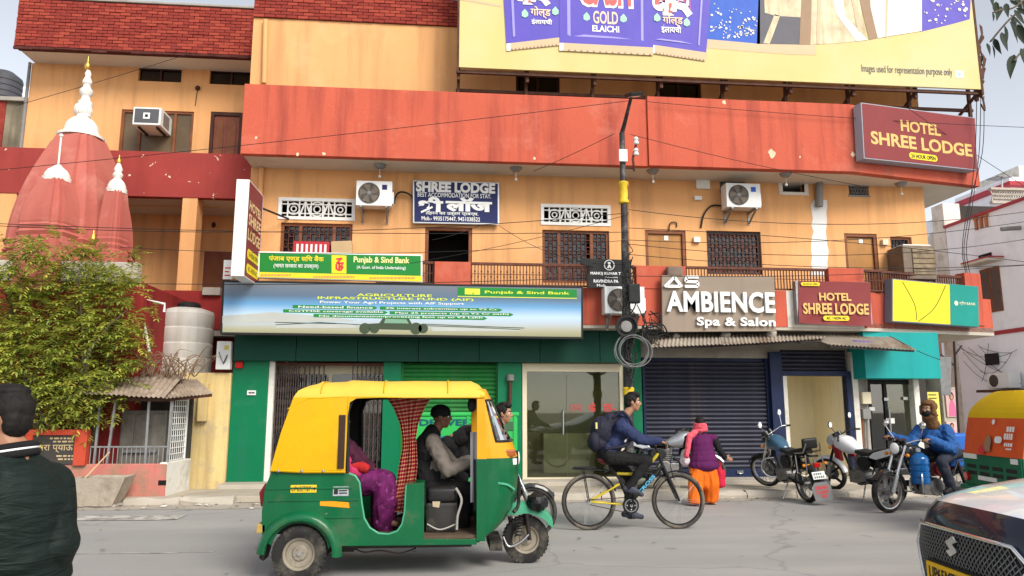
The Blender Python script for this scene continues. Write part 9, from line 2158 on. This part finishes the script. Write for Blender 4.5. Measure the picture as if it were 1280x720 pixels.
bp_=nt_.nodes.new('ShaderNodeBump'); bp_.inputs['Strength'].default_value=.75; bp_.inputs['Distance'].default_value=.035; nt_.links.new(tc_.outputs['Object'],mp_.inputs[0]); nt_.links.new(mp_.outputs[0],nz_.inputs['Vector']); nt_.links.new(nz_.outputs['Fac'],bp_.inputs['Height']); nt_.links.new(bp_.outputs[0],nt_.nodes['Principled BSDF'].inputs['Normal'])
b=B(); ch,pe=J['chest'],J['pel']; dsh=(J['shr']-J['shl']).normalized(); fwd=Vector((0,0,1)).cross(dsh); R3=Matrix((dsh,fwd,Vector((0,0,1)))).transposed()
b.sphere(ch+Vector((0,0,.0)),(.20,.130,.16),18,12,R3); b.sphere(lerp(ch,pe,.35),(.205,.142,.16),18,12,R3); b.sphere(lerp(ch,pe,.65),(.207,.15,.15),18,12,R3); b.sphere(lerp(ch,pe,.95),(.198,.15,.12),18,12,R3)
for q in 'lr': cap(b,J['neck']-Vector((0,0,.03)),.062,J['sh' +q],.07); limb(b,[J['sh' +q],J['el' +q],J['wr' +q]],[.082,.078,.055])
me=solid(b,.006,14); zlo,zhi=pe.z-.05,ch.z+.2
nrm=[v.normal.copy() for v in me.vertices]
for v,vn in zip(me.vertices,nrm):
    c=v.co; t=max(0,min(1,(zhi-c.z)/(zhi-zlo))); q=Vector((c.x*4,c.y*4,c.z*17+1.2*math.sin(c.x*7)))
    w=mnoise.noise(q); w2=mnoise.noise(Vector((c.x*5,c.y*5,c.z*9)))
    v.co=c+vn*((1-abs(w)*2.2)*(.001+.0065*t ** 2)+w2*.007)
finish(me,'jacket',gj,mn)
b=B(); b.sphere(pe+Vector((0,0,-.035)),(.20,.15,.055),18,10,R3); me=solid(b,.006,2)
nrm=[v.normal.copy() for v in me.vertices]
for v,vn in zip(me.vertices,nrm): a=math.atan2(v.co.y-pe.y,v.co.x-pe.x); v.co+=vn*.004*math.sin(a*70)
finish(me,'rib_hem',M_['cloth_black'],mn)
b=B(); b.sphere(pe+Vector((0,0,-.09)),(.196,.146,.04),18,10,R3); finish(solid(b,.007,2),'shirt_hem',M_['ink_white'],mn)
trousers(mn,J,M_['cloth_black']); shoes(mn,J,M_['black_matte'],(-.6,.8,0))
nk=J['neck']+Vector((-.012,0,.004)); h,f,r,u=hd
for rr_,z,m,nm in ((.074,-.012,M_['cloth_black'],'collar'),(.076,.004,M_['ink_white'],'collar_stripe'),(.068,.014,M_['cloth_black'],'collar')):
    b=B(); b.torus(nk+Vector((0,0,z)),(-.18,.0,1),rr_,.016 if nm=='collar' else .0075,40,8); b.obj(nm,m,mn,smooth=60)
s=.95; R3=Matrix((r,f,u)).transposed(); P=lambda x,y,z: h+(r*x+f*y+u*z)*s
b=B(); b.sphere(P(0,-.014,.048),(.0785*s,.098*s,.078*s),18,12,R3); b.sphere(P(0,-.056,.005),(.066*s,.050*s,.075*s),16,10,R3); b.sphere(P(0,.05,.092),(.062*s,.055*s,.038*s),12,8,R3); b.sphere(P(0,-.01,.112),(.066*s,.078*s,.03*s),12,8,R3)
for q in (-1,1): b.sphere(P(q*.072,.022,.012),(.008*s,.012*s,.04*s),8,8,R3)
me=solid(b,.005,2)
nrm=[v.normal.copy() for v in me.vertices]
for v,vn in zip(me.vertices,nrm): c=v.co; v.co=c+vn*(.003*mnoise.noise(Vector((c.x*55,c.y*55,c.z*22)))+.002*mnoise.noise(Vector((c.x*160,c.y*160,c.z*60))))
finish(me,'hair',M_['hair_black'],mn)

bpy.data.scenes.remove(BENCH)
